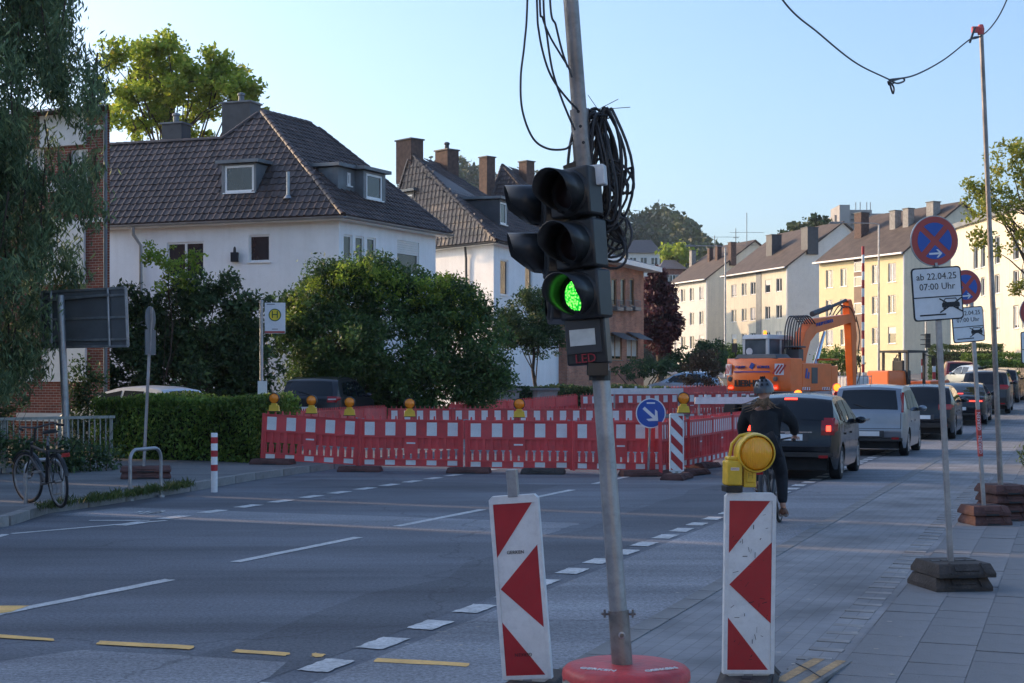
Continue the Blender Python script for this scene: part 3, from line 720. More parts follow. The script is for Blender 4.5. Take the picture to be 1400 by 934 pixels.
q = P(241, 180, 61.0); chimney(h1, q.xy, .95, .7, zE+1, P(241, 171, 61).z, math.atan2(ac.y, ac.x), 'slate', org)
q = ray_plane(394, 271, A, nF)-org; mb = MB(); mb.tube([q+Vector((0, 0, -.1)), q+Vector((0, 0, 1.0))], .07, 8); mb.lathe([(.2, -.02), (.09, .12)], 8, q); mb.build('vent_pipe', MATS['zinc'], ro, 50)
cpt = WF.at(WF.uz(191, 330)[0], zE-.1, .12)
pipe(h1, [cpt+Vector((-.12, -.32, .05)), cpt+Vector((-.1, -.3, -.35)), cpt+Vector((.12, -.05, -.75)), Vector((cpt.x+.15, cpt.y, g0))], org, .07)
u_, z_ = WF.uz(323, 352); lp = MB(); c = WF.at(u_, z_, .12)-org; lp.box(c, (.28, .2, .36)); lp.lathe([(.06, .18), (.05, .34), (.02, .4)], 8, c); lp.build('wall_lamp', MATS['ink'], h1)

# ---------------------------------------------------------------- house two
def hip_house(name, label, dA, pa, pb, pc, apex, apex2, d_apex, d_apex2, wins, tile=True, wall='white_render'):
    A = P(*pa, dA); eqz = lambda p: P(*p, dA*(HY-pa[1])/(HY-p[1])); B = eqz(pb); C = eqz(pc); z = A.z; g = gz(A.x, A.y); org = Vector((A.x, A.y, g))
    t = thing(name, label, 'house', org); ac = (C-A).xy.normalized(); ab = (B-A).xy.normalized()
    Aw = A.xy+ac*.4+ab*.4; Bw = B.xy-ab*.4+ac*.4; Cw = C.xy-ac*.4+ab*.4; Dw = Cw+(Bw-Aw)
    W = [Wall(Cw, Aw, g-.3, z-.1), Wall(Aw, Bw, g-.3, z-.1), Wall(Bw, Dw, g-.3, z-.1), Wall(Dw, Cw, g-.3, z-.1)]
    for i, w_ in enumerate(W):
        hs = [w_.rect(*b_[1:5]) for b_ in wins if b_[0] == i]; w_.build(t, org, MATS[wall], hs)
        for h, b_ in zip(hs, [b_ for b_ in wins if b_[0] == i]): w_.window(t, org, h, b_[5])
    K = P(*apex, d_apex); S = P(*apex2, d_apex2); S.z = K.z; D = B+(C-A)
    rf = MB(); pls = [[C, A, K], [A, B, S, K], [B, D, S], [D, C, K, S]]
    for pl in pls: poly_slab(rf, [p-org-Vector((0, 0, .02)) for p in pl], .14)
    r = rf.build('roof', MATS['tile'], t); st = MB()
    if tile:
        tile_plane(r, [p-org for p in pls[0]], C-org, A-org, 0, st); tile_plane(r, [p-org for p in pls[1]], A-org, B-org, 0, st)
        o = st.build('tile_field', MATS['tile'], r); o['kind'] = 'stuff'
    for a, b_ in ((A, K), (C, K), (K, S), (B, S)): ridge_caps(r, a-org, b_-org, step=.36)
    gutter(t, C+Vector((0, -.06, -.06)), A+Vector((.05, -.06, -.06)), org, 'slate'); gutter(t, A+Vector((.06, -.05, -.06)), B+Vector((.06, 0, -.06)), org, 'slate')
    mb = MB(); poly_slab(mb, [Vector((p.x, p.y, z-.13))-org for p in (C, A, B, D)], .03); mb.build('soffit', MATS['white_frame'], t)
    return t, org, A, B, C, K, S, W
h2, org2, A2, B2, C2, K2, S2, W2s = hip_house('white_house', 'white rendered house with hipped tile roof and brown brick chimneys, second one along the street', 69.0, (678, 328), (800, 356), (520, 345), (562, 209), (590, 216), 75.0, 80.0,
    [(1, 684, 355, 695, 404, 'single'), (1, 718, 358, 728, 404, 'single')])
n2F = (A2-C2).cross(K2-C2).normalized(); n2R = (B2-A2).cross(K2-A2).normalized()
dormer(h2, org2, A2, n2R, (683, 274, 694, 309), 3.5, B2.xy-A2.xy, 'slate', win=(684, 277, 693, 307))
dormer(h2, org2, A2, n2F, (546, 263, 566, 280), 1.5, A2.xy-C2.xy, 'slate')
brn = mat('chimney_brick', (.11, .07, .058), .9, var=.3, scale=5, bump=.5, bscale=20, dirt=.2)
ang2 = math.atan2((A2-C2).y, (A2-C2).x)
for px, py, d, ww in ((560, 193, 75.5, 1.25), (611, 207, 80, 1.05)):
    q = P(px, py, d); chimney(h2, q.xy, ww, .8, K2.z-1.5, q.z, ang2, 'chimney_brick', org2, 'slate', 1 if px == 611 else 0)
u_, z_ = W2s[0].uz(638, 345); c = W2s[0].at(u_, z_, .1); pipe(h2, [c+Vector((0, -.2, .3)), c+Vector((.05, -.1, -.3)), Vector((c.x+.1, c.y, org2.z))], org2, .06, 'slate')
h3, org3, A3, B3, C3, K3, S3, W3s = hip_house('white_house', 'house farther along whose dark roof peak shows between two slim chimneys behind the signal', 88.0, (795, 352), (852, 363), (640, 356), (687, 226), (708, 232), 94.0, 99.0, [], True)
for px, py, d, ww in ((666, 216, 93, .75), (720, 222, 96, .75)):
    q = P(px, py, d); chimney(h3, q.xy, ww, .7, K3.z-4, q.z, ang2, 'chimney_brick', org3, 'slate', 0)

# ---------------------------------------------------------------- brick villa
vA = P(836, 357, 84); vB = P(880, 367, 84*(HY-357)/(HY-367)); vg = gz(vA.x, vA.y); vo = Vector((vA.x, vA.y, vg))
vt = thing('brick_villa', 'brown brick villa with flat overhanging eaves, slim tall windows and lit bay windows', 'house', vo)
dv = (vB-vA).xy.normalized(); pv = Vector((-dv.y, dv.x)); back_ = pv*11; vst = vA.xy-dv*7
V = [Wall(vst, vB.xy, vg-.3, vA.z-.2), Wall(vB.xy, vB.xy+back_, vg-.3, vA.z-.2), Wall(vst+back_, vst, vg-.3, vA.z-.2), Wall(vB.xy+back_, vst+back_, vg-.3, vA.z-.2)]
hs = [V[0].rect(x0, 381, x1, 418) for x0, x1 in ((836, 843), (848.5, 855), (861, 867))]
lo = [V[0].rect(x0, 458, x1, 492) for x0, x1 in ((834, 850), (857, 872))]
V[0].build(vt, vo, MATS['brick_brown'], hs+lo)
for h in hs: V[0].window(vt, vo, h, 'single', 'wood_frame')
for h in hs:
    mb = MB(); a = [V[0].at(h[0]-.15, h[2]-.1, .35)-vo, V[0].at(h[1]+.15, h[2]-.1, .35)-vo]
    for z in (0, .4): mb.bar(a[0]+Vector((0, 0, z)), a[1]+Vector((0, 0, z)), .04, .04)
    for k in range(6): p = a[0].lerp(a[1], k/5); mb.bar(p, p+Vector((0, 0, .4)), .025, .025)
    mb.box(V[0].at((h[0]+h[1])/2, h[2]-.2, .15)-vo, (1.1, .5, .2), Matrix.Rotation(math.atan2(dv.y, dv.x), 3, 'Z')); mb.build('window_grille', MATS['lead'], vt)
for h in lo: V[0].window(vt, vo, h, 'curtain', 'wood_frame')
for w_ in V[1:]: w_.build(vt, vo, MATS['brick_brown'])
mb = MB(); e = .9; rp = [vst-dv*e-pv*e, vB.xy+dv*e-pv*e, vB.xy+dv*e+back_+pv*e, vst-dv*e+back_+pv*e]; ct = (rp[0]+rp[2])/2
lowr = [Vector((*p, vA.z-.2))-vo for p in rp]; mb.hexa(lowr+[p+Vector((0, 0, .28)) for p in lowr]); mb.build('eaves', MATS['white_frame'], vt)
mb = MB(); mb.add([p+Vector((0, 0, .282)) for p in lowr]+[Vector((*ct, vA.z+2.0))-vo], [(0, 1, 4), (1, 2, 4), (2, 3, 4), (3, 0, 4)]); mb.build('roof', MATS['slate'], vt)
for k, h in enumerate(lo):
    mb = MB(); a = V[0].at(h[0]-.2, h[3]+.15, .05)-vo; b = V[0].at(h[1]+.2, h[3]+.15, .05)-vo; nv = Vector((*V[0].n, 0))*.9
    mb.add([a, b, b+nv-Vector((0, 0, .45)), a+nv-Vector((0, 0, .45)), a-Vector((0, 0, .1)), b-Vector((0, 0, .1))], [(0, 1, 2, 3), (3, 2, 5, 4)]); mb.build('canopy', MATS['slate'], vt)

# ---------------------------------------------------------------- apartment blocks along the bend
def block(name, label, pR, pL, dR, half, rise, wall, gable_m, rows, cols, roofm='roof_brown', chims=(), style='double', win_h=1.35, bot=None, gab2=None, stair=None):
    A = P(*pR, dR); C = P(*pL, dR*(HY-pR[1])/(HY-pL[1])); z = A.z; g = gz(A.x, A.y); org = Vector((A.x, A.y, g))
    t = thing(name, label, 'apartment block', org); dl = (C-A).xy.normalized(); pn = Vector((dl.y, -dl.x))     # towards the back
    if pn.x < 0: pn = -pn
    Bq = A.xy+pn*2*half; Dq = C.xy+pn*2*half
    WF = Wall(C.xy, A.xy, g-1.5, z); WG = Wall(A.xy, Bq, g-1.5, z)
    hs = []
    for (x0, x1) in cols:
        for (y0, y1) in rows:
            sh = (x1+x0)/2-pR[0]; k = (HY-pR[1]); f_ = 1+((HY-pL[1])/(HY-pR[1])-1)*(sh/(pL[0]-pR[0]))
            hs.append((WF.rect(x0, HY-(HY-y0)*f_, x1, HY-(HY-y1)*f_)))
    WF.build(t, org, MATS[wall], hs)
    for i, h in enumerate(hs): WF.window(t, org, h, ('double', 'curtain', 'double', 'double', 'half', 'double', 'double')[(i*5+len(hs)) % 7] if style == 'double' else style, 'white_frame', .14, .06)
    K = Vector((*(A.xy+pn*half), z+rise)); K2 = Vector((*(C.xy+pn*half), z+rise))
    WG.build(t, org, MATS[gable_m])
    mb = MB(); mb.add([Vector((*A.xy, z))-org, Vector((*Bq, z))-org, K-org], [(0, 1, 2)]); mb.build('gable', MATS[gable_m], t); mb = MB(); mb.add([Vector((*C.xy, z))-org, Vector((*Dq, z))-org, K2-org], [(0, 1, 2)]); mb.build('gable', MATS[gable_m], t)
    Wall(Bq, Dq, g-1.5, z).build(t, org, MATS[gable_m]); Wall(Dq, C.xy, g-1.5, z).build(t, org, MATS[gable_m])
    rf = MB(); e = Vector((*pn, 0)); o_ = Vector((*dl, 0))*.25; sl_ = rise/half
    for sgn, b0, b1 in ((-1, A, C), (1, Vector((*Bq, z)), Vector((*Dq, z)))):
        ov = e*sgn*.5-Vector((0, 0, sl_*.5)); poly_slab(rf, [p-org+Vector((0, 0, .16)) for p in (b0+ov-o_, b1+ov+o_, K2+o_, K-o_)], .15)
    rr = rf.build('roof', MATS[roofm], t)
    mb = MB(); mb.bar(A-org-e*.53-o_+Vector((0, 0, -.2)), C-org-e*.53+o_+Vector((0, 0, -.2)), .14, .14); mb.build('gutter', MATS['white_frame'], t)
    pipe(t, [A-e*.1+Vector((0, 0, -.3)), Vector((*(A.xy-pn*.1), g))], org, .07, 'white_frame')
    for (px, py, wpx, hpx, off, m) in chims:
        # base pixel on the roof's front plane
        n = (C-A).cross(K-A).normalized(); q = ray_plane(px, py+hpx, A, n); sc = q.y/F
        chimney(rr, q.xy, wpx*sc*.8, wpx*sc*.75, q.z-.8, q.z+hpx*sc, math.atan2(dl.y, dl.x), m, org, 'slate', 0)
    return t, WF, org, A, C, K, K2
yb, WY, orgY, *_ = block('apartment_block', 'yellow rendered three-storey apartment block with brown roof and concrete chimneys', (1237, 343), (1120, 357), 122, 6.2, 4.3, 'yellow_render', 'cream_render',
    [(358, 384), (402, 427), (446, 469)], [(1129, 1139), (1149, 1158), (1192, 1202), (1214, 1225)], chims=[(1178, 292, 18, 32, 0, 'chimney_brick'), (1224, 289, 14, 24, 0, 'concrete'), (1242, 286, 14, 24, 0, 'concrete'), (1276, 277, 17, 20, 0, 'concrete')])
# stairwell strip of the yellow block
hx = [WY.rect(1169, 358, 1180, 372), WY.rect(1169, 378, 1180, 392), WY.rect(1169, 414, 1180, 430)]
mb = MB()
r_ = WY.rect(1168, 351, 1181, 480); q = [WY.at(r_[0], r_[2], .04), WY.at(r_[1], r_[2], .04), WY.at(r_[1], r_[3], .04), WY.at(r_[0], r_[3], .04)]; qb = [WY.at(r_[0], r_[2], -.02), WY.at(r_[1], r_[2], -.02), WY.at(r_[1], r_[3], -.02), WY.at(r_[0], r_[3], -.02)]
mb.hexa([p-orgY for p in q+qb]); mb.build('stairwell_panel', mat('brown_panel', (.16, .09, .06), .6, var=.2, scale=2), yb)
for h in hx: WY.window(yb, orgY, h, 'single', 'white_frame', -.06, .08, False)
mbk, WM, orgM, *_ = block('apartment_block', 'cream apartment block with dark chimneys beyond the excavator, its lower walls in shade', (1077, 363), (992, 376), 150, 6.4, 4.6, 'cream_render', 'pale_render',
    [(379, 397), (416, 434), (452, 470)], [(1000, 1007), (1014, 1021), (1026, 1033), (1046, 1053), (1061, 1069)], chims=[(1058, 322, 20, 25, 0, 'slate'), (1107, 312, 22, 26, 0, 'slate')])
r_ = WM.rect(1034, 371, 1041, 480); mb = MB(); mb.hexa([p-orgM for p in [WM.at(r_[0], r_[2], .05), WM.at(r_[1], r_[2], .05), WM.at(r_[1], r_[3], .05), WM.at(r_[0], r_[3], .05), WM.at(r_[0], r_[2], -.02), WM.at(r_[1], r_[2], -.02), WM.at(r_[1], r_[3], -.02), WM.at(r_[0], r_[3], -.02)]]); mb.build('dark_joint', MATS['lead'], mbk)
wb, WW, orgW, *_ = block('apartment_block', 'pale grey apartment block with brick chimneys beside the purple tree', (967, 380), (918, 387), 174, 6.4, 4.6, 'pale_render', 'cream_render',
    [(391, 409), (425, 443), (458, 476)], [(922, 926), (931, 937), (943, 949), (956, 962)], chims=[(947, 343, 9, 20, 0, 'concrete'), (971, 340, 8, 18, 0, 'chimney_brick'), (982, 336, 9, 20, 0, 'chimney_brick'), (1001, 332, 11, 22, 0, 'chimney_brick')])
# cream building on the right
cA = P(1470, 262, 86); cC = P(1300, 318, 108); gq = gz(cA.x, cA.y); orgC = Vector((cC.x, cC.y, gz(cC.x, cC.y)))
ct_ = thing('apartment_block', 'cream corner building with tall paired windows behind the no-stopping signs', 'apartment block', orgC)
zt = cA.z; WC = Wall(cC.xy, cA.xy, gq-2, zt); cols = [(1331, 1337), (1341, 1347), (1360, 1367), (1385, 1393), (1397, 1405)]
hs = []
for x0, x1 in cols:
    f_ = 1+(x0-1300)*.0016
    for y0, y1 in ((340, 375), (388, 412), (430, 458)): hs.append(WC.rect(x0, HY-(HY-y0)*f_, x1, HY-(HY-y1)*f_))
WC.build(ct_, orgC, MATS['cream_render'], hs)
for i, h in enumerate(hs): WC.window(ct_, orgC, h, ('single', 'double', 'curtain')[i % 3], 'white_frame', .16, .07)
nb = -Vector(WC.n)*10; Wall(cA.xy, cA.xy+nb, gq-2, zt).build(ct_, orgC, MATS['cream_render']); Wall(cC.xy+nb, cC.xy, gq-2, zt).build(ct_, orgC, MATS['cream_render']); Wall(cA.xy+nb, cC.xy+nb, gq-2, zt).build(ct_, orgC, MATS['cream_render'])
mb = MB(); q = [Vector((*p, zt))-orgC for p in (cC.xy-WC.d*.3+WC.n*.3, cA.xy+WC.n*.3, cA.xy+nb, cC.xy+nb-WC.d*.3)]; mb.hexa(q+[p+Vector((0, 0, .35)) for p in q]); mb.build('flat_roof', MATS['lead'], ct_)

# ---------------------------------------------------------------- brick building on the left
bR = P(150, 150, 41.0); bdir = Vector((-.93, .367)).normalized(); bL = bR.xy+bdir*13; gB = .1; zB = bR.z
orgB = Vector((bR.x, bR.y, gB)); bb = thing('brick_apartment_house', 'red brick apartment house with white balcony panels behind the big tree', 'apartment house', orgB)
WBk = Wall(bL, bR.xy, gB-.3, zB)
rects = [(60, 165, 117, 225), (60, 310, 117, 388), (60, 476, 119, 522)]
wn = [WBk.rect(96, 204, 120, 254), WBk.rect(20, 204, 60, 254), WBk.rect(-40, 204, 0, 254), WBk.rect(-40, 330, 0, 390), WBk.rect(0, 470, 16, 515)]
WBk.build(bb, orgB, MATS['brick_red'], wn)
for h in wn: WBk.window(bb, orgB, h, 'curtain')
def panel(W, parent, org, r, oa, ob, m, name):
    u0, u1, z0, z1 = r; mb = MB(); c = [(u0, z0), (u1, z0), (u1, z1), (u0, z1)]; mb.hexa([W.at(*p, oa)-org for p in c]+[W.at(*p, ob)-org for p in c]); return mb.build(name, m, parent)
for r in ((57, 157, 118, 200), (36, 250, 117, 262), (57, 300, 117, 389), (60, 476, 119, 522), (30, 503, 46, 522), (120, 172, 143, 178), (120, 298, 143, 304), (25, 565, 87, 576)):
    panel(WBk, bb, orgB, WBk.rect(*r), .09, .0, MATS['white_render'], 'white_panel')
panel(WBk, bb, orgB, WBk.rect(-60, 515, 24, 570), .9, .8, MATS['white_render'], 'balcony_front')
pb = Vector((-.32, .95))*6
for a, c in ((bR.xy, bR.xy+pb), (bL+pb, bL), (bR.xy+pb, bL+pb)): Wall(a, c, gB-.3, zB).build(bb, orgB, MATS['brick_red'])
mb = MB(); q = [Vector((*p, zB))-orgB for p in (bL+WBk.n*.5, bR.xy+WBk.n*.5-bdir*.35, bR.xy+pb-bdir*.35, bL+pb)]; mid = [Vector((*(bR.xy+pb/2), zB+.7))-orgB, Vector((*(bL+pb/2), zB+.7))-orgB]
mb.add(q+mid, [(0, 1, 4, 5), (1, 2, 4), (2, 3, 5, 4), (3, 0, 5), (3, 2, 1, 0)]); mb.build('roof', MATS['tile'], bb)
pipe(bb, [WBk.at(WBk.L-.08, zB-.1, .09), WBk.at(WBk.L-.08, gB, .09)], orgB, .06, 'lead')
# ---------------------------------------------------------------- street side continuing out of view on the left: its shade lies over the road
def plain_block(label, c0, dirv, L, depth, hgt, m, storeys=3, bk=None):
    c0 = Vector(c0); dv_ = Vector(dirv).normalized(); e = c0+dv_*L; n_ = Vector((dv_.y, -dv_.x)); b_ = -n_*depth if bk is None else Vector(bk)*depth; org = Vector((*c0, 0))
    t = thing('apartment_block', label, 'apartment block', org); W = Wall(c0, e, -.3, hgt); hs = []
    nw = max(1, int(L/3))
    for i in range(nw):
        for k in range(storeys): u = (i+.5)*L/nw; hs.append([u-.55, u+.55, 1.1+k*2.9, 2.5+k*2.9])
    W.build(t, org, MATS[m], hs)
    for h in hs: W.window(t, org, h, 'double')
    for a, c in ((e, e+b_), (c0+b_, c0), (e+b_, c0+b_)): Wall(a, c, -.3, hgt).build(t, org, MATS[m])
    q = [Vector((*p, hgt))-org for p in (c0+n_*.4, e+n_*.4, e+b_, c0+b_)]; r0 = Vector((*(c0+b_/2), hgt+3))-org; r1 = Vector((*(e+b_/2), hgt+3))-org
    MB().add(q+[r0, r1], [(0, 1, 5, 4), (2, 3, 4, 5), (1, 2, 5), (3, 0, 4), (3, 2, 1, 0)]).build('roof', MATS['tile'], t)
SA = SUN_AZ.normalized()  # next three blocks: ends slanted along the sun so streaks reach the road
plain_block('white apartment block standing out of view before the big tree', SL(-22, -27), U, 38.95, 10, 11, 'white_render', bk=SA)
plain_block('narrow infill block added between two sunlight gaps, out of view', SL(17.15, -27), U, 2.78, 10, 11, 'white_render', bk=SA)  # unseen piece added to leave two narrow sun gaps
plain_block('cream apartment block next to the brick house, out of view', SL(20.15, -27), U, 4.6, 10, 10, 'cream_render', bk=SA)
plain_block('long pale apartment block farther back on the left, out of view', SL(-66, -25), U, 40, 10, 11, 'pale_render')
plain_block('cream apartment block behind on the right, out of view', SL(-8, 9), -U, 44, 10, 12, 'cream_render')
plain_block('brick apartment block closing the street behind, out of view', SL(-75, 12), -RT, 50, 10, 12, 'brick_red')

plain_block('cream gabled house across the bend, hidden behind the nearer roofs', (6.5, 160), (-.343, .94), 9, 9, 16.2, 'cream_render')
plain_block('pale gabled house at the far end of the bend, hidden behind the nearer roofs', (1.5, 176), (-.343, .94), 9, 9, 16.8, 'pale_render')
# ---------------------------------------------------------------- far things
tb = P(1175, 330, 420); orgT = Vector((tb.x, tb.y, 20))
tw = thing('tower_block', 'distant pale grey tower block with roof plant on the skyline', 'tower block', orgT)
def pxbox(parent, org, px0, py0, px1, py1, d, dep, m, name):
    a, c = P(px0, py1, d), P(px1, py0, d); mb = MB(); mb.box(((a.x+c.x)/2-org.x, d+dep/2-org.y, (a.z+c.z)/2-org.z), (c.x-a.x, dep, c.z-a.z)); return mb.build(name, MATS[m], parent)
mat('tower_conc', (.38, .36, .34), .9, var=.12, scale=.15)
pxbox(tw, orgT, 1148, 280, 1162, 420, 420, 12, 'tower_conc', 'stair_tower'); pxbox(tw, orgT, 1141, 294, 1147.5, 420, 424, 10, 'tower_conc', 'wing')
pxbox(tw, orgT, 1162.3, 287, 1192, 420, 422, 14, 'tower_conc', 'main_slab'); pxbox(tw, orgT, 1192.3, 292, 1211, 420, 424, 14, 'tower_conc', 'wing')
for k in range(3): pxbox(tw, orgT, 1164, 292+k*7, 1209 if k else 1190, 294+k*7, 421.7-.2, .5, 'glass', 'window_band')
for x in (1170, 1176, 1185, 1190):
    q = P(x, 287, 424)-orgT; MB().tube([q, q+Vector((0, 0, 2.2))], .12, 5).build('antenna', MATS['lead'], tw)
def far_house(label, px0, px1, pye, pyr, d, wall, roofm, pyb):
    a, c = P(px0, pye, d), P(px1, pye, d); org = Vector((a.x, a.y, P(0, pyb, d).z)); t = thing('hillside_house', label, 'house', org)
    mb = MB(); wz = org.z; mb.box(((c.x-a.x)/2, 5, (a.z-wz)/2), (c.x-a.x, 10, a.z-wz)); mb.build('wall', MATS[wall], t)
    rz = P(0, pyr, d).z-org.z; L = c.x-a.x; e = a.z-org.z
    MB().add([(-.6, -.6, e), (L+.6, -.6, e), (L+.6, 10.6, e), (-.6, 10.6, e), (L*.25, 5, rz), (L*.8, 5, rz)], [(0, 1, 5, 4), (1, 2, 5), (2, 3, 4, 5), (3, 0, 4), (3, 2, 1, 0)]).build('roof', MATS[roofm], t)
    for k in range(3):
        W = Wall((a.x, a.y), (c.x, c.y), wz, a.z); u = L*(k+.5)/3; W.window(t, org, [u-.7, u+.7, a.z-2.4, a.z-.9], 'double', depth=-.03, sill=False)
far_house('distant house with broad grey roof on the wooded slope', 858, 902, 346, 325, 300, 'pale_render', 'slate', 380)
far_house('small red brick house with white gable edge below the wooded hill', 905, 934, 368, 352, 230, 'brick_red', 'tile', 400)
# wooded hill
prof = [(350, 300), (480, 268), (560, 246), (625, 224), (665, 222), (700, 232), (760, 256), (800, 268), (830, 276), (862, 288), (900, 296), (930, 308), (955, 318), (985, 332), (1030, 346), (1090, 356), (1160, 360)]
xs = np.array([p[0] for p in prof]); ys = np.array([p[1] for p in prof]); hv, hf = [], []; r = np.random.default_rng(3); pts = []
nx = 70; rows = 9
for j in range(rows):
    k = j/(rows-1); d = 330+k*230
    for i in range(nx):
        px = 350+i*(810/(nx-1)); top = P(px, float(np.interp(px, xs, ys))+19, 560).z; x = (px-CX)*560/F*(d/560)**.3
        hv.append((x, d+25*math.sin(i*.5), 4+(top-4)*(k**.8)+r.normal(0, .6)))
hf = [(j*nx+i, j*nx+i+1, (j+1)*nx+i+1, (j+1)*nx+i) for j in range(rows-1) for i in range(nx-1)]
o = MB().add(hv, hf).build('hill', MATS['ground']); o['kind'] = 'structure'
hv = np.array(hv).reshape(rows, nx, 3); pts = []
for _ in range(3000):
    j = r.uniform(0, rows-1.01); i = r.uniform(0, nx-1.01); a, b = int(j), int(i); fj, fi = j-a, i-b
    c = hv[a, b]*(1-fj)*(1-fi)+hv[a+1, b]*fj*(1-fi)+hv[a, b+1]*(1-fj)*fi+hv[a+1, b+1]*fj*fi
    R_ = r.uniform(2.2, 4.2); pts.append(ellipsoid_pts(c+np.array([0, 0, R_*.8]), (R_, R_, R_*1.1), 30, .7, int(r.integers(1e6)), .1))
o = leaf_obj('forest_canopy', np.concatenate(pts), 2.0, MATS['leaf_forest'], None, .8, seed=4); tag(o, 'dense wooded canopy covering the distant hillside', 'forest', kind='stuff')
# antennas and street lamps
def antenna(px, py0, py1, d, label, bars):
    a, b = P(px, py1, d), P(px, py0, d); t = thing('roof_antenna', label, 'antenna', a); h = b.z-a.z; mb = MB(); mb.tube([(0, 0, -.6), (0, 0, h)], .045, 6); mb.build('mast', MATS['lead'], t)
    for k, (z, L) in enumerate(bars):
        m2 = MB(); m2.bar((-L/2, 0, h*z), (L/2, 0, h*z), .04, .04)
        for i in range(5): m2.bar((-L/2+i*L/4, -.35, h*z+.03), (-L/2+i*L/4, .35, h*z+.03), .025, .025)
        m2.build('antenna_arm', MATS['lead'], t)
antenna(1021, 291, 340, 176, 'tall rooftop aerial mast with two yagi arms on the grey block', [(.45, 4), (.1, 3)])
antenna(1006, 312, 345, 177, 'plain short rooftop aerial rod beside the taller mast', [(.6, .6)])
antenna(977, 322, 344, 178, 'low wide rooftop aerial over the brick chimneys', [(.9, 6)])
def lamp_post(px, py0, py1, pxa, d, label):
    b = P(px, py1, d); t = thing('street_lamp', label, 'street lamp', (b.x, b.y, gz(b.x, b.y))); h = P(px, py0, d).z-gz(b.x, b.y); L = (pxa-px)*d/F
    mb = MB(); mb.tube([(0, 0, 0), (0, 0, h*.3), (0, 0, h)], [.11, .085, .06], 8); mb.tube([(0, 0, h), (L*.1, 0, h+.08), (L*.75, 0, h+.12)], .04, 6); mb.build('pole', MATS['galv'], t, 50)
    m2 = MB(); m2.box((L*.88, 0, h+.12), (abs(L)*.27, .32, .14), None, .8); m2.build('lamp_head', MATS['lead'], t)
lamp_post(1201.5, 307, 480, 1134, 106, 'grey street lamp with long arm in front of the yellow block')
lamp_post(991.5, 338, 500, 938, 120, 'grey street lamp with arm in front of the cream block')
# ================================================================ trees, shrubs and hedges
def wp(px, py, d): p = P(px, py, d); return (p.x, p.y, p.z)
def m_(px, d): return px*d/F
# big dark tree on the left, leaves hanging in sprays
D = 31.0; base = P(-110, 640, D); base = (base.x, base.y, .12)
t = thing('willow_leaved_tree', 'big dark tree with narrow drooping leaves in front of the brick apartment house', 'tree', base)
rr = np.random.default_rng(11); sprays = []; tips = []
def in_tree(px, py):
    edge = np.interp(py, [-60, 0, 40, 70, 100, 130, 160, 200, 250, 300, 340, 380, 420, 460, 500, 530], [95, 98, 90, 128, 135, 142, 152, 128, 140, 132, 118, 112, 80, 55, 50, 25])
    return px < edge
allp = []; stems = MB()
n = 0
while n < 1250:
    px = rr.uniform(-330, 160); py = rr.uniform(-330, 530)
    e = in_tree(px, max(py, -60)) if py > -60 else px < 95-(-60-py)*.35
    if not e: continue
    d = D+rr.normal(0, 1.6); p = np.array(wp(px, py, d)); L = rr.uniform(.45, 1.05)
    if rr.uniform() < .10: continue
    if 52 < px < 150 and (150 < py < 232 or 292 < py < 400) and rr.uniform() < .72: continue
    k = int(rr.integers(95, 150)); t_ = rr.uniform(0, 1, k)[:, None]; a = rr.uniform(0, 6.28)
    dirv = np.array([math.cos(a)*.38, math.sin(a)*.38, -1.0])
    allp.append(p+np.array([0, 0, .3])+dirv*L*t_*rr.uniform(.6, 1.2)+rr.normal(0, .17, (k, 3))*(1.15-t_*.6))
    if n % 4 == 0: stems.tube([Vector(p)+Vector((0, 0, .5))-Vector(base), Vector(p)+Vector(dirv*L*.5)-Vector(base), Vector(p+dirv*L)-Vector(base)], [.022, .015, .006], 4)
    tips.append(p); n += 1
leaf_obj('crown', np.concatenate(allp)-np.array(base), .18, MATS['leaf_willow'], t, .22, droop=.55, seed=5)
stems.build('hanging_twig', MATS['bark'], t)['kind'] = 'stuff'
tk = MB(); sel = [tuple(np.array(x)-np.array(base)) for x in tips[::26]]; limbs(tk, (0, 0, -.1), (0.3, .3, 9.5), sel, .34, 3, .25); tk.build('trunk', MATS['bark'], t, 60)
# sunlit tree behind the white house
D = 82; parts = []
for px, py, rx, rz_, n in ((215, 100, 48, 48, 34), (285, 110, 52, 38, 30), (330, 135, 28, 26, 14), (180, 150, 40, 50, 24), (250, 160, 60, 45, 30), (215, 62, 22, 16, 9), (298, 86, 18, 14, 7), (160, 80, 14, 14, 5)):
    parts.append((wp(px, py, D+random.uniform(-1.5, 1.5)), (m_(rx, D), m_(rx, D)*.9, m_(rz_, D)), n, .62, 95))
b = P(240, 300, D); tree('maple_tree', 'tall airy yellow-green tree rising behind the roof of the first white house', (b.x, b.y, gz(b.x, b.y)), wp(235, 130, D), parts, 'leaf_maple', .30, .32, 21, .6, nl=40)
# big evergreen bush in front of the white house
D = 47.5; parts = []
for px, py, rx, rz_, n in ((455, 445, 70, 75, 60), (540, 455, 85, 85, 80), (620, 470, 68, 72, 55), (470, 395, 55, 40, 30), (415, 480, 40, 80, 40), (560, 410, 45, 36, 22), (520, 380, 50, 26, 18), (635, 420, 34, 34, 16), (665, 500, 30, 50, 34), (470, 530, 90, 45, 90), (590, 530, 90, 45, 90), (540, 480, 130, 60, 120), (495, 368, 22, 14, 6), (612, 388, 16, 14, 5), (400, 430, 24, 40, 14)):
    parts.append((wp(px, py, D+random.uniform(-.6, .6)), (m_(rx, D), m_(rx, D)*.55, m_(rz_, D)), n, .42, 115))
bush('laurel_bush', 'huge dark evergreen bush with sunlit top in front of the first white house', parts, 'leaf_laurel', .15, 31, .42, base=(*P(540, 560, D).xy, 0))
lb = bpy.data.objects['laurel_bush']; ng = []; r = np.random.default_rng(77)
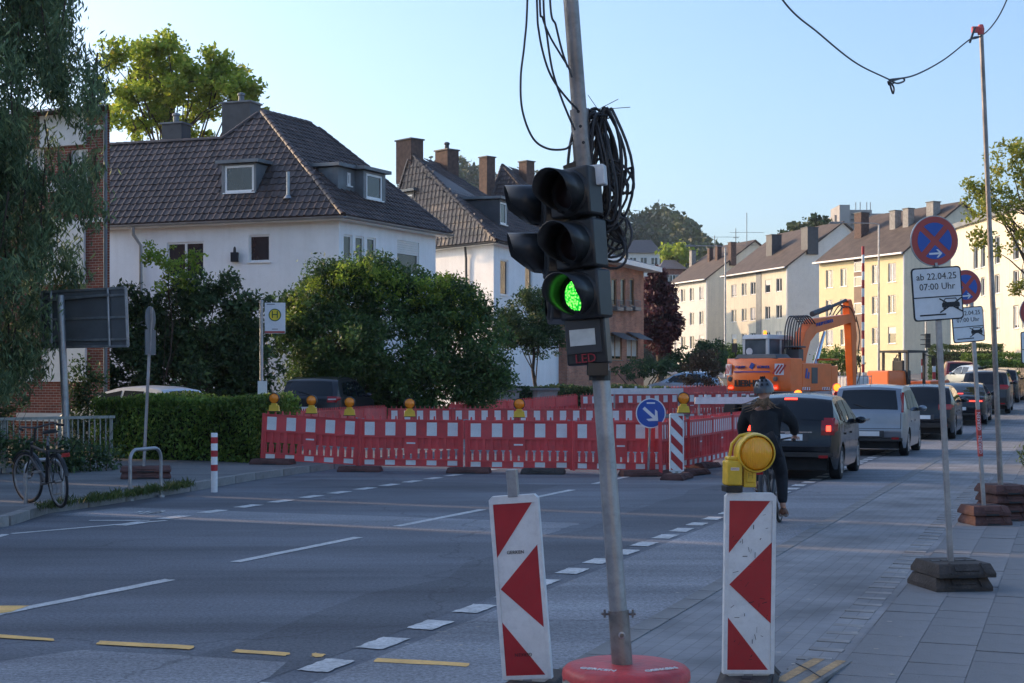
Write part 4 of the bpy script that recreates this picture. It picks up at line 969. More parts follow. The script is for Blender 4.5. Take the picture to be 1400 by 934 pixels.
for px, py in [(x, y) for x, y in zip(r.uniform(390, 670, 260), r.uniform(0, 1, 260))]:
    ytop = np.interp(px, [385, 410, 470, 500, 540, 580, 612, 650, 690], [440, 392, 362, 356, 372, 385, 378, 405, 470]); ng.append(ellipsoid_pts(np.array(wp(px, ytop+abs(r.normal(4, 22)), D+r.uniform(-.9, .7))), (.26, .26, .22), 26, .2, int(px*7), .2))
leaf_obj('sunlit_top_leaves', np.concatenate(ng)-np.array(lb.location), .13, MATS['leaf_young_sunlit'], lb, .42, up=.25, seed=78)  # paler leaves laid along the top, sunlight put into their colour
# shrubs behind the clipped hedge
D = 44; parts = []
for px, py, rx, rz_, n in ((285, 450, 52, 65, 60), (260, 490, 110, 60, 110), (340, 520, 40, 40, 30), (215, 455, 40, 55, 40), (170, 440, 26, 62, 24), (320, 470, 40, 60, 34), (350, 440, 24, 50, 14), (265, 400, 30, 30, 12), (240, 520, 110, 34, 40), (305, 388, 18, 18, 6)):
    parts.append((wp(px, py, D+random.uniform(-.5, .5)), (m_(rx, D), m_(rx, D)*.7, m_(rz_, D)), n, .36, 100))
bush('mixed_shrub', 'tall dark green shrubs between the clipped hedge and the white house', parts, 'leaf_shrub', .15, 41, .5, base=(*P(250, 560, D).xy, 0))
D = 42.6; parts = [(wp(px, py, D), (m_(rx, D), m_(rx, D), m_(rz_, D)), n, .2, 28) for px, py, rx, rz_, n in ((228, 355, 26, 20, 15), (250, 365, 18, 12, 7), (212, 340, 10, 16, 5), (238, 385, 30, 14, 10), (265, 352, 12, 8, 4))]
tree('young_tree', 'slender young tree with pale yellow leaves against the white house wall', (*P(225, 560, D).xy, 0), wp(230, 360, D), parts, 'leaf_young_sunlit', .12, .035, 51, .55, nl=16)
# clipped hedge along the pavement
a = G(352, 633, .12); b = P(120, 0, a.y+1.6); ax = Vector((b.x-a.x, 1.9)); ay = Vector((.62, 1.3))
hedge('clipped_hedge', 'low clipped bright green hedge beside the bus stop pavement', (a.x, a.y, .1), ax, ay, 1.30, 26000, .085, 'leaf_hedge', 61, .5, .16)
D = 33; bush('ivy_shrub', 'rounded dark shrub in front of the brick house balcony', [(wp(2, 552, D), (.55, .5, .62), 26, .2, 60), (wp(-40, 560, D), (.6, .5, .6), 22, .2, 60)], 'leaf_shrub', .09, 71)
# climbers growing through the railing
P_ = []; c0 = G(-150, 655, .12); c1 = G(150, 645, .12); r = np.random.default_rng(9)
for k in range(70):
    f_ = r.uniform(0, .98); q = np.array(c0)*(1-f_)+np.array(c1)*f_; hgt = r.uniform(.1, .75)*(1.15-f_*.7)
    P_.append(ellipsoid_pts(q+np.array([0, r.uniform(.1, .8), hgt]), (.3, .28, .26), 60, .2, k, .2))
t = thing('climbing_shrub', 'tangled green climbers growing through the pale metal railing', 'shrub', tuple(c1)); leaf_obj('foliage', np.concatenate(P_)-np.array(c1), .085, MATS['leaf_shrub'], t, .55, seed=8)
mb = MB()
for k in range(24):
    q = Vector(c0).lerp(Vector(c1), random.uniform(0, .98))-Vector(c1)+Vector((0, random.uniform(.2, .8), 0)); mb.tube([q, q+Vector((random.uniform(-.2, .2), 0, .5)), q+Vector((random.uniform(-.4, .4), 0, random.uniform(.7, 1.25)))], [.01, .007, .003], 4)
mb.build('stem', MATS['bark'], t)
t = thing('railing_creeper', 'leafy creeper climbing between railing, sign post and brick wall', 'shrub', (*P(125, 620, 33).xy, .1)); bs = Vector(t.location)
leaf_obj('foliage', np.concatenate([ellipsoid_pts(np.array(wp(118+random.uniform(-24, 22), 545+random.uniform(-48, 70), 33)), (.26, .25, .24), 55, .2, k+400, .2) for k in range(46)])-np.array(bs), .09, MATS['leaf_shrub'], t, .5, seed=12)
mb = MB(); mb.tube([(0, 0, -.1), (-.1, 0, .9), (.05, 0, 2.0)], [.02, .012, .005], 5); mb.build('stem', MATS['bark'], t)
# grass and weeds at the left kerb
P_ = []; r = np.random.default_rng(13)
for k in range(230):
    px = float(np.clip(r.choice([75, 120, 150, 185, 210, 245])+r.normal(0, 13), 55, 262)); py = np.interp(px, [0, 110, 250, 340], [705, 690, 668, 652])-abs(r.normal(0, 3.2)); q = G(px, py, .11); P_.append(np.array(q)+r.normal(0, [.03, .03, .0], (9, 3))+np.array([0, 0, .04]))
o = leaf_obj('roadside_grass', np.concatenate(P_), .13, MATS['grass'], None, .10, up=.6, seed=14); tag(o, 'dry grass and weeds tufted along the left kerb', 'grass', kind='stuff')
# small pruned tree in front of the second house
D = 60; parts = [(wp(px, py, D), (m_(rx, D), m_(rx, D), m_(rz_, D)), n, .3, 90) for px, py, rx, rz_, n in ((722, 442, 36, 40, 90), (748, 450, 28, 36, 50), (702, 452, 22, 30, 30), (728, 408, 24, 16, 16))]
tree('small_round_tree', 'small round-crowned tree beside the signal head in front of the second house', (*P(728, 560, D).xy, gz(*P(728, 560, D).xy)), wp(730, 440, D), parts, 'leaf_shrub', .13, .10, 81, .45, nl=9)
D = 58
a = P(925, 560, 60); hedge('garden_hedge', 'dark garden hedge behind the inner red barriers', (a.x-7.6, 57, gz(a.x-4, 57)-.05), Vector((7.4, 3.5)), Vector((-.4, 1.2)), 1.35, 14000, .12, 'leaf_shrub', 91)
# gate piers beside the hedge
for px, lab in ((745, 'low stone gate pier beside the garden hedge'), (693, 'low stone gate pier near the big evergreen bush')):
    q = P(px, 540, 56); g = gz(q.x, q.y); t = thing('gate_pier', lab, 'gate pier', (q.x, q.y, g), .3, group='stone gate piers'); MB().box((0, 0, .6), (.8, .6, 1.2)).build('shaft', MATS['concrete'], t); MB().box((0, 0, 1.24), (.95, .75, .09)).build('cap', MATS['lead'], t)
D = 104; parts = [(wp(px, py, D), (m_(rx, D), m_(rx, D), m_(rz_, D)), n, .5, 85) for px, py, rx, rz_, n in ((903, 440, 28, 45, 60), (900, 400, 20, 30, 26), (898, 380, 12, 14, 8), (915, 460, 22, 30, 22))]
tree('copper_beech', 'dark purple copper beech beside the brick villa', (*P(902, 520, D).xy, gz(*P(902, 520, D).xy)), wp(901, 420, D), parts, 'leaf_purple', .30, .25, 101, .6, nl=20)
for px, py, d, rx, rz_, m, lab in ((962, 508, 68, 27, 28, 'leaf_brown', 'brownish round bush behind the inner barriers left of the excavator'), (975, 488, 84, 24, 22, 'leaf_shrub', 'dark evergreen bush in front of the cream block'), (938, 492, 88, 30, 18, 'leaf_shrub', 'dark low bush at the foot of the purple tree'), (880, 503, 72, 40, 14, 'leaf_shrub', 'spreading dark bush in front of the brick villa'), (1003, 486, 110, 20, 12, 'leaf_hedge', 'bright low hedge strip at the foot of the cream block'), (1150, 492, 105, 30, 14, 'leaf_hedge', 'bright green bush under the raised excavator stick')):
    bush('round_bush', lab, [(wp(px, py, d), (m_(rx, d), m_(rx, d)*.8, m_(rz_, d)), 34, .3*d/70, 80)], m, .14*d/70, int(px))
# hedges and lawn bank at the bend on the right
for px0, px1, py0, py1, d, lab, m in ((1272, 1345, 472, 503, 98, 'tall clipped hedge at the bend in front of the cream corner building', 'leaf_shrub'), (1318, 1420, 484, 498, 88, 'lower clipped hedge behind the queue of cars', 'leaf_hedge'), (1340, 1440, 493, 508, 80, 'front row of clipped hedge above the wooden fence', 'leaf_hedge')):
    a, c = P(px0, py1+14, d), P(px1, py0, d); z0 = gz(a.x, a.y); hedge('bend_hedge', lab, (a.x, a.y, z0), Vector((c.x-a.x, -4)), Vector((.3, 1.5)), c.z-z0, 9000, .14, m, int(px0))
# wooden fence
a, c = P(1364, 520, 76), P(1450, 520, 70); t = thing('wooden_fence', 'low pale wooden paling fence below the clipped hedges at the bend', 'fence', (a.x, a.y, gz(a.x, a.y))); L = (c-a).length; n = 34; dd = (c-a); pal = mat('paling', (.30, .25, .19), .8, var=.25, scale=3, dirt=.2)
me = MB().box((0, 0, .75), (.095, .03, 1.5)).mesh('paling', pal)
for k in range(n): o = link('paling', me, t); o.location = (dd.x*k/n, dd.y*k/n, gz(a.x+dd.x*k/n, a.y+dd.y*k/n)-gz(a.x, a.y)); o.rotation_euler = (0, 0, math.atan2(dd.y, dd.x))
rl = MB()
for z in (.35, 1.2): rl.bar((0, .04, z), (dd.x, dd.y+.04, z-.1), .04, .08)
rl.build('rail', pal, t)
# tree on the right, trunk out of view
D = 58; parts = []
for px, py, rx, rz_, n in ((1385, 225, 32, 24, 13), (1400, 260, 40, 24, 16), (1345, 255, 26, 12, 8), (1362, 290, 36, 18, 14), (1335, 272, 18, 8, 5), (1395, 330, 26, 18, 8), (1390, 200, 12, 14, 4), (1450, 240, 50, 60, 26), (1460, 330, 50, 50, 22), (1352, 335, 20, 10, 5), (1385, 392, 16, 8, 4), (1340, 318, 16, 8, 4), (1500, 280, 50, 60, 20)):
    parts.append((wp(px, py, D+random.uniform(-1, 1)), (m_(rx, D), m_(rx, D), m_(rz_, D)), n, .34, 46))
b = P(1452, 520, D); tree('street_tree', 'sunlit yellow-green tree reaching in beside the tall cable mast', (b.x, b.y, gz(b.x, b.y)), wp(1445, 290, D), parts, 'leaf_right', .17, .2, 111, .55, nl=46)
# trees peeping over the apartment roofs
for px, py, d, rx, rz_, n, lab in ((1082, 318, 230, 18, 10, 12, 'small tree crown peeping over the cream block roof'), (1112, 312, 235, 22, 14, 16, 'broader tree crown behind the dark chimneys'), (925, 347, 240, 22, 10, 14, 'sunlit tree below the hill beside the small brick house')):
    b = P(px, 420, d); tree('hillside_tree', lab, (b.x, b.y, b.z), wp(px, py+8, d), [(wp(px, py, d), (m_(rx, d), m_(rx, d), m_(rz_, d)), n, 1.2, 60)], 'leaf_maple' if px < 1000 else 'leaf_forest', .8, .3, int(px), .6, nl=8)
# weeds at the right pavement
q = G(1396, 640, .02); t = thing('pavement_weed', 'scrubby dark weed at the edge of the right pavement', 'plant', tuple(q)); leaf_obj('foliage', ellipsoid_pts((.35, 0, .22), (.35, .5, .28), 900, .2, 5, .2), .11, MATS['leaf_shrub'], t, .25, up=.4, seed=6)
mb = MB()
for k in range(12): mb.tube([(.3, 0, -.02), (.3+random.uniform(-.3, .3), random.uniform(-.3, .3), random.uniform(.3, .5))], [.008, .003], 4)
mb.build('stem', MATS['bark'], t)
# ================================================================ signal, beacons, signs
# mobile signal: concrete foot with red cap, leaning pole, two heads
D = 7.3; SCL = D/F
def loc(px, py, d=D): return P(px, py, d)
org = Vector((loc(856, 900).x, D, 0)); ts = thing('mobile_traffic_light', 'leaning grey pole signal with lit green light on a red-topped round concrete foot', 'traffic light', org)
mb = MB(); mb.lathe([(.30, 0), (.318, .02), (.318, .268), (.312, .285)], 40); mb.build('concrete_foot', mat('wash_concrete', (.33, .32, .30), .95, var=.35, scale=30, bump=1, bscale=90, dirt=.4, detail=2), ts, 40)
mb = MB(); prof = []
k = 40; v = []; f = []
for i, (r_, z) in enumerate(((.05, .318), (.17, .318), (.27, .312), (.302, .302), (.318, .285), (.3205, .262))):
    for j in range(k):
        a = 2*math.pi*j/k; zz = z-(random.uniform(0, .03) if i == 5 else 0); v.append((r_*math.cos(a), r_*math.sin(a), zz))
f = [(i*k+j, i*k+(j+1) % k, (i+1)*k+(j+1) % k, (i+1)*k+j) for i in range(5) for j in range(k)]+[tuple(range(k))]
MB().add(v, f).build('red_cap', mat('red_paint', (.52, .045, .05), .5, var=.25, scale=6, bump=.3, bscale=25, dirt=.3), ts, 50)
for ang, tx in ((-.42, 'GERKEN'), (.5, 'GERKEN')):
    text('lettering', tx, .05, MATS['white_refl'], ts, Matrix.Translation((.16 if ang > 0 else -.15, -.15, .318)) @ Matrix.Rotation(ang, 4, 'Z'), .002)
a0 = loc(851, 905)-org; a1 = loc(845.5, 838)-org; a2 = loc(822, 520)-org; a3 = loc(796, 205)-org; a4 = loc(766, -190)-org
lean = (a3-a1).normalized()
MB().tube([(a0.x, 0, .30), a1+Vector((0, 0, .015))], .052, 20).build('sleeve', MATS['steel_worn'], ts, 40)
MB().tube([a1-lean*.3, a1, a2, a3], .0445, 20).build('lower_pole', MATS['galv'], ts, 40)
MB().tube([a3-lean*.45, a3+lean*.20], .047, 20).build('coupling', MATS['steel_worn'], ts, 40)
MB().tube([a3, a4], .038, 20).build('upper_pole', MATS['steel_worn'], ts, 40)
mb = MB()
for s_ in (-1, 1): mb.tube([a1+Vector((s_*.04, -.01, -.005)), a1+Vector((s_*.085, -.02, -.002))], .007, 6); mb.tube([a1+Vector((s_*.07, -.02, -.02)), a1+Vector((s_*.07, -.02, .02))], .006, 6)
mb.build('clamp_screw', MATS['steel_worn'], ts)
q = loc(849, 866)-org; mb = MB(); Mr = Matrix(((1, 0, 0), (0, 0, -1), (0, 1, 0))); mb.lathe([(.012, .05), (.018, .058), (.010, .06)], 12, q, M=Mr, cap=False); mb.build('bolt', MATS['galv'], ts)
for px, py in ((790, 155), (793, 175), (797, 197)): mb = MB(); mb.lathe([(.008, .0475), (.001, .049)], 10, loc(px, py)-org, M=Mr, cap=False); mb.build('bolt', MATS['ink'], ts)
def visor(mb, c, M, r, L):
    """cut-away tube visor: long above, short below, axis along local -y"""
    n = 22; v = []; f = []
    for i in range(n+1):
        a = math.radians(-78+336*i/n)          # open towards the bottom
        s_ = math.sin(a); l = L*(.88+.12*s_) if s_ > 0 else L*(.88+.62*s_)
        for rr_, yy in ((r, 0), (r*.97, -l)):
            v.append(M @ Vector((rr_*math.cos(a), yy, rr_*math.sin(a)))+c)
    f = [(2*i, 2*i+1, 2*i+3, 2*i+2) for i in range(n)]
    mb.add(v, f)
lens_black = mat('dark_lens', (.018, .009, .009), .3, var=.3, scale=30)
mg = bpy.data.materials.new('green_lamp'); mg.use_nodes = True; N = mg.node_tree.nodes; Lk = mg.node_tree.links; bs = N['Principled BSDF']; bs.inputs['Base Color'].default_value = (.01, .15, .02, 1)
tc = N.new('ShaderNodeTexCoord'); vo = N.new('ShaderNodeTexVoronoi'); vo.inputs['Scale'].default_value = 95; rp = N.new('ShaderNodeValToRGB'); rp.color_ramp.elements[0].position = .15; rp.color_ramp.elements[0].color = (.18, 1, .10, 1); rp.color_ramp.elements[1].position = .62; rp.color_ramp.elements[1].color = (0, .16, .01, 1)
Lk.new(tc.outputs['Object'], vo.inputs['Vector']); Lk.new(vo.outputs['Distance'], rp.inputs[0]); Lk.new(rp.outputs[0], bs.inputs['Emission Color']); bs.inputs['Emission Strength'].default_value = 1.7; MATS['green_lamp'] = mg
def head(c_list, yaw, roll, lit, name, w_=.235, hgt=.243):
    M = Matrix.Rotation(yaw, 3, 'Z') @ Matrix.Rotation(roll, 3, 'Y'); hs = None
    for i, c in enumerate(c_list):
        b = MB(); b.box(c+M @ Vector((0, .06, 0)), (w_, .13, hgt*.985), M); b.lathe([(.113, 0), (.109, -.012), (.095, -.014)], 26, c+M @ Vector((0, -.005, 0)), M=M @ Matrix(((1, 0, 0), (0, 0, 1), (0, -1, 0))), cap=False)
        ch = b.build('signal_chamber', MATS['black_plastic'], ts, 30, .012)
        l = MB(); l.lathe([(.001, .018), (.05, .014), (.085, .003), (.097, -.006)], 26, c+M @ Vector((0, .0, 0)), M=M @ Matrix(((1, 0, 0), (0, 0, -1), (0, 1, 0))), cap=False); l.build('lens', MATS['green_lamp'] if (lit and i == 2) else lens_black, ch, 60)
        if name == 'side' and i == 2: continue
        vz = MB(); visor(vz, c+M @ Vector((0, -.004, 0)), M, .103, .19); o = vz.build('visor', MATS['black_plastic'], ch, 60); so_ = o.modifiers.new('s', 'SOLIDIFY'); so_.thickness = .004
    return M
roll = math.atan2(a1.x-a3.x, a3.z-a1.z)*-1
c1 = [loc(778, 263, 7.18)-org, loc(785, 334, 7.18)-org, loc(791, 403, 7.18)-org]
M1 = head(c1, math.radians(-36), roll, True, 'front')
c2 = [loc(742, 281, 7.36)-org, loc(746, 346, 7.36)-org, loc(752, 408, 7.36)-org]
M2 = head(c2, math.radians(-86), roll, False, 'side')
# box under the lights with sticker and LED lettering
cb = loc(800, 466, 7.19)-org; Mb = Matrix.Rotation(math.radians(-16), 3, 'Z') @ Matrix.Rotation(roll, 3, 'Y')
mb = MB(); mb.box(cb+Mb @ Vector((0, .07, 0)), (.205, .12, .235), Mb); bx_ = mb.build('controller_box', MATS['black_plastic'], ts, 30, .01)
mb = MB(); mb.box(cb+Mb @ Vector((-.008, .006, .02)), (.175, .012, .165), Mb); mb.build('box_lid', MATS['dark_plastic'], bx_, None, .004)
mb = MB(); mb.box(cb+Mb @ Vector((-.012, -.002, .018)), (.128, .004, .08), Mb); mb.build('sticker', mat('sticker', (.55, .57, .55), .5, var=.12, scale=20), bx_)
text('lettering', 'LED', .062, mat('led_red', (.30, .02, .03), .5), bx_, frame(cb+Mb @ Vector((-.004, -.0025, -.088)), Mb @ Vector((1, 0, 0)), Mb @ Vector((0, 0, 1))), .003)
mb = MB(); q = loc(817, 505, 7.24)-org; mb.box(q, (.10, .12, .06)); mb.lathe([(.055, -.03), (.055, .02)], 16, loc(820, 512)-org); mb.build('bracket', MATS['black_plastic'], ts)
q = loc(818, 240, 7.2)-org; mb = MB(); mb.box(q, (.075, .07, .10), Mb); jb = mb.build('junction_box', MATS['white_plastic'], ts, None, .006)
mb = MB(); mb.bar(c1[0]+Vector((-.02, .12, .13)), a3+Vector((0, 0, -.06)), .05, .03); mb.bar(c1[2]+Vector((.05, .1, -.05)), a2+Vector((0, 0, .32)), .05, .03); mb.build('mount_bracket', MATS['black_plastic'], ts)
# coiled cable hung on the pole
co = loc(812, 260)-Vector((0, 0, .0)); coil = thing('cable_coil', 'thick coil of black cable hung on the signal pole behind the lights', 'cable', (co.x, co.y, co.z)); mb = MB(); rg = random.Random(4)
for k in range(19):
    cx = rg.gauss(.025, .035); top = .40+rg.uniform(-.04, .02); bot = -.10-abs(rg.gauss(0, .12)); w_ = rg.uniform(.05, .15); yy = rg.uniform(-.02, .10); n = 28; pts = []
    for i in range(n+1):
        a = 2*math.pi*i/n; t_ = (math.cos(a)+1)/2; wz = w_*(.35+.65*(1-t_)**.6)
        pts.append((cx+math.sin(a)*wz+(.01*math.sin(3*a+k)), yy+.02*math.sin(a*2+k), bot+(top-bot)*t_))
    mb.tube(pts, .0075, 6, cap=False)
for k in range(15):
    cx = .075+rg.gauss(0, .035); cz = -.06+rg.uniform(-.22, .16); r1 = rg.uniform(.05, .12); pts = [(cx+r1*math.sin(a), .03+rg.uniform(-.05, .05)*.3+.02*math.cos(a+k), cz+r1*1.15*math.cos(a+k*.3)) for a in [2*math.pi*i/22 for i in range(23)]]; mb.tube(pts, .007, 6, cap=False)
mb.build('cable_loops', MATS['cable'], coil, 60)
tie = MB()
for e in ((.10, .03), (.16, -.01), (-.05, .05)): tie.tube([(.02, -.01, .40), (.02+e[0], -.02, .42+e[1])], .0022, 4)
tie.tube([(.035+.05*math.cos(t_), .03+.06*math.sin(t_), .37) for t_ in [i*.4 for i in range(17)]], .004, 5); tie.build('cable_tie', MATS['cable'], coil)
hc = thing('hanging_cables', 'loose black cables dropping from above to the signal pole', 'cable', (loc(760, -40)))
ho = Vector(hc.location)
def spline(pts, n=10):
    out = []; p = [Vector(q) for q in pts]; p = [p[0]*2-p[1]]+p+[p[-1]*2-p[-2]]
    for i in range(1, len(p)-2):
        for k in range(n):
            t_ = k/n; out.append(.5*((2*p[i])+(p[i+1]-p[i-1])*t_+(2*p[i-1]-5*p[i]+4*p[i+1]-p[i+2])*t_*t_+(-p[i-1]+3*p[i]-3*p[i+1]+p[i+2])*t_**3))
    out.append(p[-2]); return out
for k, cpx in enumerate(([(724, -190), (721, 0), (717, 60), (712, 105), (714, 150), (728, 188), (748, 203), (772, 204), (782, 196)], [(730, -190), (734, 0), (737, 45), (746, 85), (758, 112), (778, 138), (790, 150)], [(736, -190), (738, 0), (742, 25), (752, 50), (766, 74), (777, 92), (782, 106)], [(742, -190), (743, 0), (748, 50), (755, 95), (766, 130), (778, 160), (786, 178)], [(748, -190), (752, 0), (760, 35), (768, 68), (776, 92)])):
    MB().tube([q-ho for q in spline([loc(x, y, 7.25-.01*k) for x, y in cpx])], .0055, 6).build('cable', MATS['cable'], hc, 60)
# mast out of frame that holds the upper ends
# ---------------------------------------------------------------- guide beacons
def beacon(name, label, px, py_b, d, w_, tilt, yaw, foot=True, stub=True, mirror=False, dirty=True, style='chevron', hgt=1.0):
    b = P(px, py_b, d); t = thing(name, label, 'guide beacon', (b.x, b.y, gz(b.x, b.y)+.0), rot=(0, tilt, yaw)); z0 = .11; hw = w_/2
    fr = MB(); T = .045
    out = [(-hw, z0), (hw, z0), (hw, z0+hgt-.02), (hw-.02, z0+hgt), (-hw+.02, z0+hgt), (-hw, z0+hgt-.02)]
    inn = [(-hw+.022, z0+.022), (hw-.022, z0+.022), (hw-.022, z0+hgt-.045), (hw-.022, z0+hgt-.044), (-hw+.022, z0+hgt-.044), (-hw+.022, z0+hgt-.045)]
    v = [(x, -T/2, z) for x, z in out]+[(x, -T/2, z) for x, z in inn]+[(x, T/2, z) for x, z in out]+[(x, -T/2+.008, z) for x, z in inn]; k = 6
    f = [(i, (i+1) % k, k+(i+1) % k, k+i) for i in range(k)]+[(i, i+2*k, (i+1) % k+2*k, (i+1) % k) for i in range(k)]+[tuple(range(2*k, 3*k))]+[(k+i, k+(i+1) % k, 3*k+(i+1) % k, 3*k+i) for i in range(k)]
    fr.add(v, f); fr.build('frame', MATS['white_plastic'], t, None, .003)
    x0, x1, za, zb = -hw+.0225, hw-.0225, z0+.0225, z0+hgt-.0445; y = -T/2+.006; Wd = x1-x0; Ht = zb-za
    def patch(pl, m, nm='stripe', yy=y, th=.003):
        P2 = [(max(x0, min(x1, x)), max(za, min(zb, z))) for x, z in pl]; o = MB().prism(P2, yy-th, yy).build(nm, m, t); return o
    MB().prism([(x0, za), (x1, za), (x1, zb), (x0, zb)], y, y+.002).build('white_field', MATS['white_refl'], t)
    R_ = MATS['red_refl']
    if style == 'chevron':
        patch([(x0, zb), (x1-.012, zb), (x0, zb-.31*Ht)], R_); ym = za+Ht*.505
        patch([(x0+.006, ym), (x1, zb-.245*Ht), (x1, za+.275*Ht)], R_); patch([(x0, za), (x1-.012, za), (x0, za+.31*Ht)], R_)
    else:
        for k in range(-1, 4):
            s0 = zb-.02-k*.30; 
            pl = [(x0, s0), (x0, s0-.15), (x1, s0-.15-Wd*1.0), (x1, s0-Wd*1.0)]
            # clip against the panel in z by sampling
            poly = clip_poly(pl, za, zb)
            if len(poly) > 2: patch(poly, R_)
    if stub: MB().box((0, .0, z0+hgt+.065), (.055, .055, .15)).build('post_stub', MATS['galv'], t, None, .003)
    MB().box((0, 0, z0-.055), (.05, .04, .11)).build('post', MATS['galv'], t); MB().prism([(-hw*.9, z0-.001), (hw*.9, z0-.001), (hw*.2, z0-.055), (-hw*.2, z0-.055)], -.012, .012).build('pointed_foot', MATS['white_plastic'], t)
    return t, x0, x1, za, zb, y
def clip_poly(pl, za, zb):
    def cl(poly, f):
        out = []
        for i in range(len(poly)):
            a, b = poly[i], poly[(i+1) % len(poly)]; fa, fb = f(a), f(b)
            if fa >= 0: out.append(a)
            if fa*fb < 0: t = fa/(fa-fb); out.append((a[0]+(b[0]-a[0])*t, a[1]+(b[1]-a[1])*t))
        return out
    return cl(cl(pl, lambda p: p[1]-za), lambda p: zb-p[1])
def foot_plates(name, label, p, rz, n, m, w_=.80, dpt=.40, h_=.105, group=None, pair=False, tops=None):
    """recycled-rubber foot plates: one object per stack member, top-level"""
    out = []
    for k in range(n):
        o = thing(name, label if not isinstance(label, (list, tuple)) else label[k], 'foot plate', (p[0]+random.uniform(-.02, .02), p[1]+random.uniform(-.02, .02), p[2]+k*(h_+.004)), rz+random.uniform(-.06, .06), group=group)
        b = MB(); hw, hd = w_/2, dpt/2
        fl = (k % 2 == 0)
        lo_ = [(-hw, -hd, 0), (hw, -hd, 0), (hw, hd, 0), (-hw, hd, 0)]
        ix, iy = .022, .06
        md = [(x, y_, h_*.32) for x, y_, z in lo_]; tp = [(x-math.copysign(ix, x), y_-math.copysign(iy, y_), h_) for x, y_, z in lo_]
        v = lo_+md+tp; b.add(v, [(3, 2, 1, 0), (8, 9, 10, 11)]+[(i, (i+1) % 4, (i+1) % 4+4, i+4) for i in range(4)]+[(i+4, (i+1) % 4+4, (i+1) % 4+8, i+8) for i in range(4)])
        b.build('plate', MATS[m], o, None, .006)
        sl_ = Vector((0, .06, h_*.68)).normalized(); nn_ = Vector((0, -sl_.z, sl_.y)); c_ = Vector((0, -hd+.03, h_*.66))
        r_ = MB(); r_.bar(c_-Vector((hw*.42, 0, 0))+nn_*.004, c_+Vector((hw*.42, 0, 0))+nn_*.004, .05, .012, nn_); r_.build('moulded_rib', MATS[m], o)
        r_ = MB(); r_.box((0, -hd+.004, h_*.10), (w_*.34, .012, h_*.2)); r_.build('grip', MATS['ink'], o)
        r_ = MB()
        for sx in (-1, 1): r_.bar(Vector((sx*hw*.62, -hd-.001, h_*.34)), Vector((sx*hw*.55, -hd+.063, h_+.003)), .02, .012, (0, 0, 1))
        r_.build('moulded_rib', MATS[m], o)
        s_ = MB()
        for sx in (-1, 1):
            for q in (.25, .62): s_.box((sx*hw*q, 0, h_+.002), (.075, .055, .006))
        s_.build('socket', MATS['ink'], o)
        out.append(o)
    return out
beacon_l = beacon('guide_beacon', 'tilted red and white chevron guide beacon with bare post stub beside the signal foot', 724, 958, 7.95, .275, math.radians(-4.6), math.radians(-14))
for z, rot in ((.80, 0), (.245, math.pi)):
    text('lettering', 'GERKEN', .026, MATS['ink'], beacon_l[0], frame((-.01, -.0228+.003, z), (math.cos(rot), 0, 0), (0, 0, math.cos(rot))), .001)
foot_plates('foot_plate', 'dark rubber foot plate under the tilted guide beacon', (beacon_l[0].location.x, 7.95, -.001), 1.3, 1, 'rubber', .8, .36, .10)
beacon_r = beacon('guide_beacon', 'upright scuffed red and white chevron guide beacon carrying a big amber lamp', 1022, 966, 8.1, .285, math.radians(.8), math.radians(4), stub=False)
rg = random.Random(3); sc_ = MB()
for k in range(34):
    x = rg.uniform(-.10, .10); z = rg.uniform(.18, 1.0); L = rg.uniform(.004, .035); a = rg.choice([1.57, 1.3, 0, .6, rg.uniform(0, 3)]); w_ = rg.uniform(.0012, .004)
    sc_.box((x, -.0225+.0025, z), (w_, .0008, L), Matrix.Rotation(a, 3, 'Y'))
o = sc_.build('scratches', MATS['ink'], beacon_r[0]); o['kind'] = 'stuff'
foot_plates('foot_plate', 'dark rubber foot plate under the lamp-bearing guide beacon', (beacon_r[0].location.x, 8.1, -.001), 1.3, 1, 'rubber', .8, .36, .10)
# big amber lamp on the right beacon
def big_lamp(label, base, yaw, tilt):
    t = thing('warning_lamp', label, 'warning lamp', base, rot=(0, tilt, yaw)); Y = MATS['yellow_plastic']
    b = MB(); b.box((-.085, .02, .115), (.095, .12, .15)); b.box((-.085, .02, .2), (.08, .1, .025)); b.build('battery_case', Y, t, None, .012)
    b = MB(); b.box((-.085, .02, .02), (.10, .125, .04)); b.build('battery_tray', MATS['black_plastic'], t, None, .006)
    b = MB(); b.box((.015, .02, .09), (.075, .07, .12)); b.box((.015, -.018, .10), (.05, .01, .08)); b.build('neck', Y, t, None, .008)
    c = Vector((.045, 0, .235)); Mr = Matrix(((1, 0, 0), (0, 0, 1), (0, -1, 0)))
    r = MB(); r.lathe([(.10, .05), (.118, .045), (.121, .02), (.118, -.02), (.112, -.05), (.104, -.052), (.102, .0)], 40, c, M=Mr, cap=False); r.build('housing_ring', Y, t, 40)
    l = MB(); l.lathe([(.001, .072), (.04, .068), (.075, .056), (.098, .036), (.101, .0), (.101, -.03), (.09, -.052), (.05, -.066), (.001, -.07)], 40, c, M=Mr, cap=False); l.build('amber_lens', MATS['amber_lens'], t, 60)
    h = MB(); h.tube([c+Vector((-.02, .02, .115)), c+Vector((-.09, .02, .10)), c+Vector((-.135, .02, .05)), c+Vector((-.148, .02, -.02)), c+Vector((-.15, .02, -.06))], .010, 8); h.build('handle', Y, t, 60)
    s_ = MB(); s_.box((-.085, -.0415, .14), (.05, .003, .016)); s_.build('label_plate', MATS['white_refl'], t); text('lettering', 'GERKEN', .012, MATS['red_refl'], t, frame((-.085, -.0435, .14), (1, 0, 0), (0, 0, 1)), .0008)
    text('lettering', 'H', .05, mat('mould_shadow', (.5, .31, .02), .5), t, frame((.015, -.0235, .10), (1, 0, 0), (0, 0, 1)), .002)
    return t
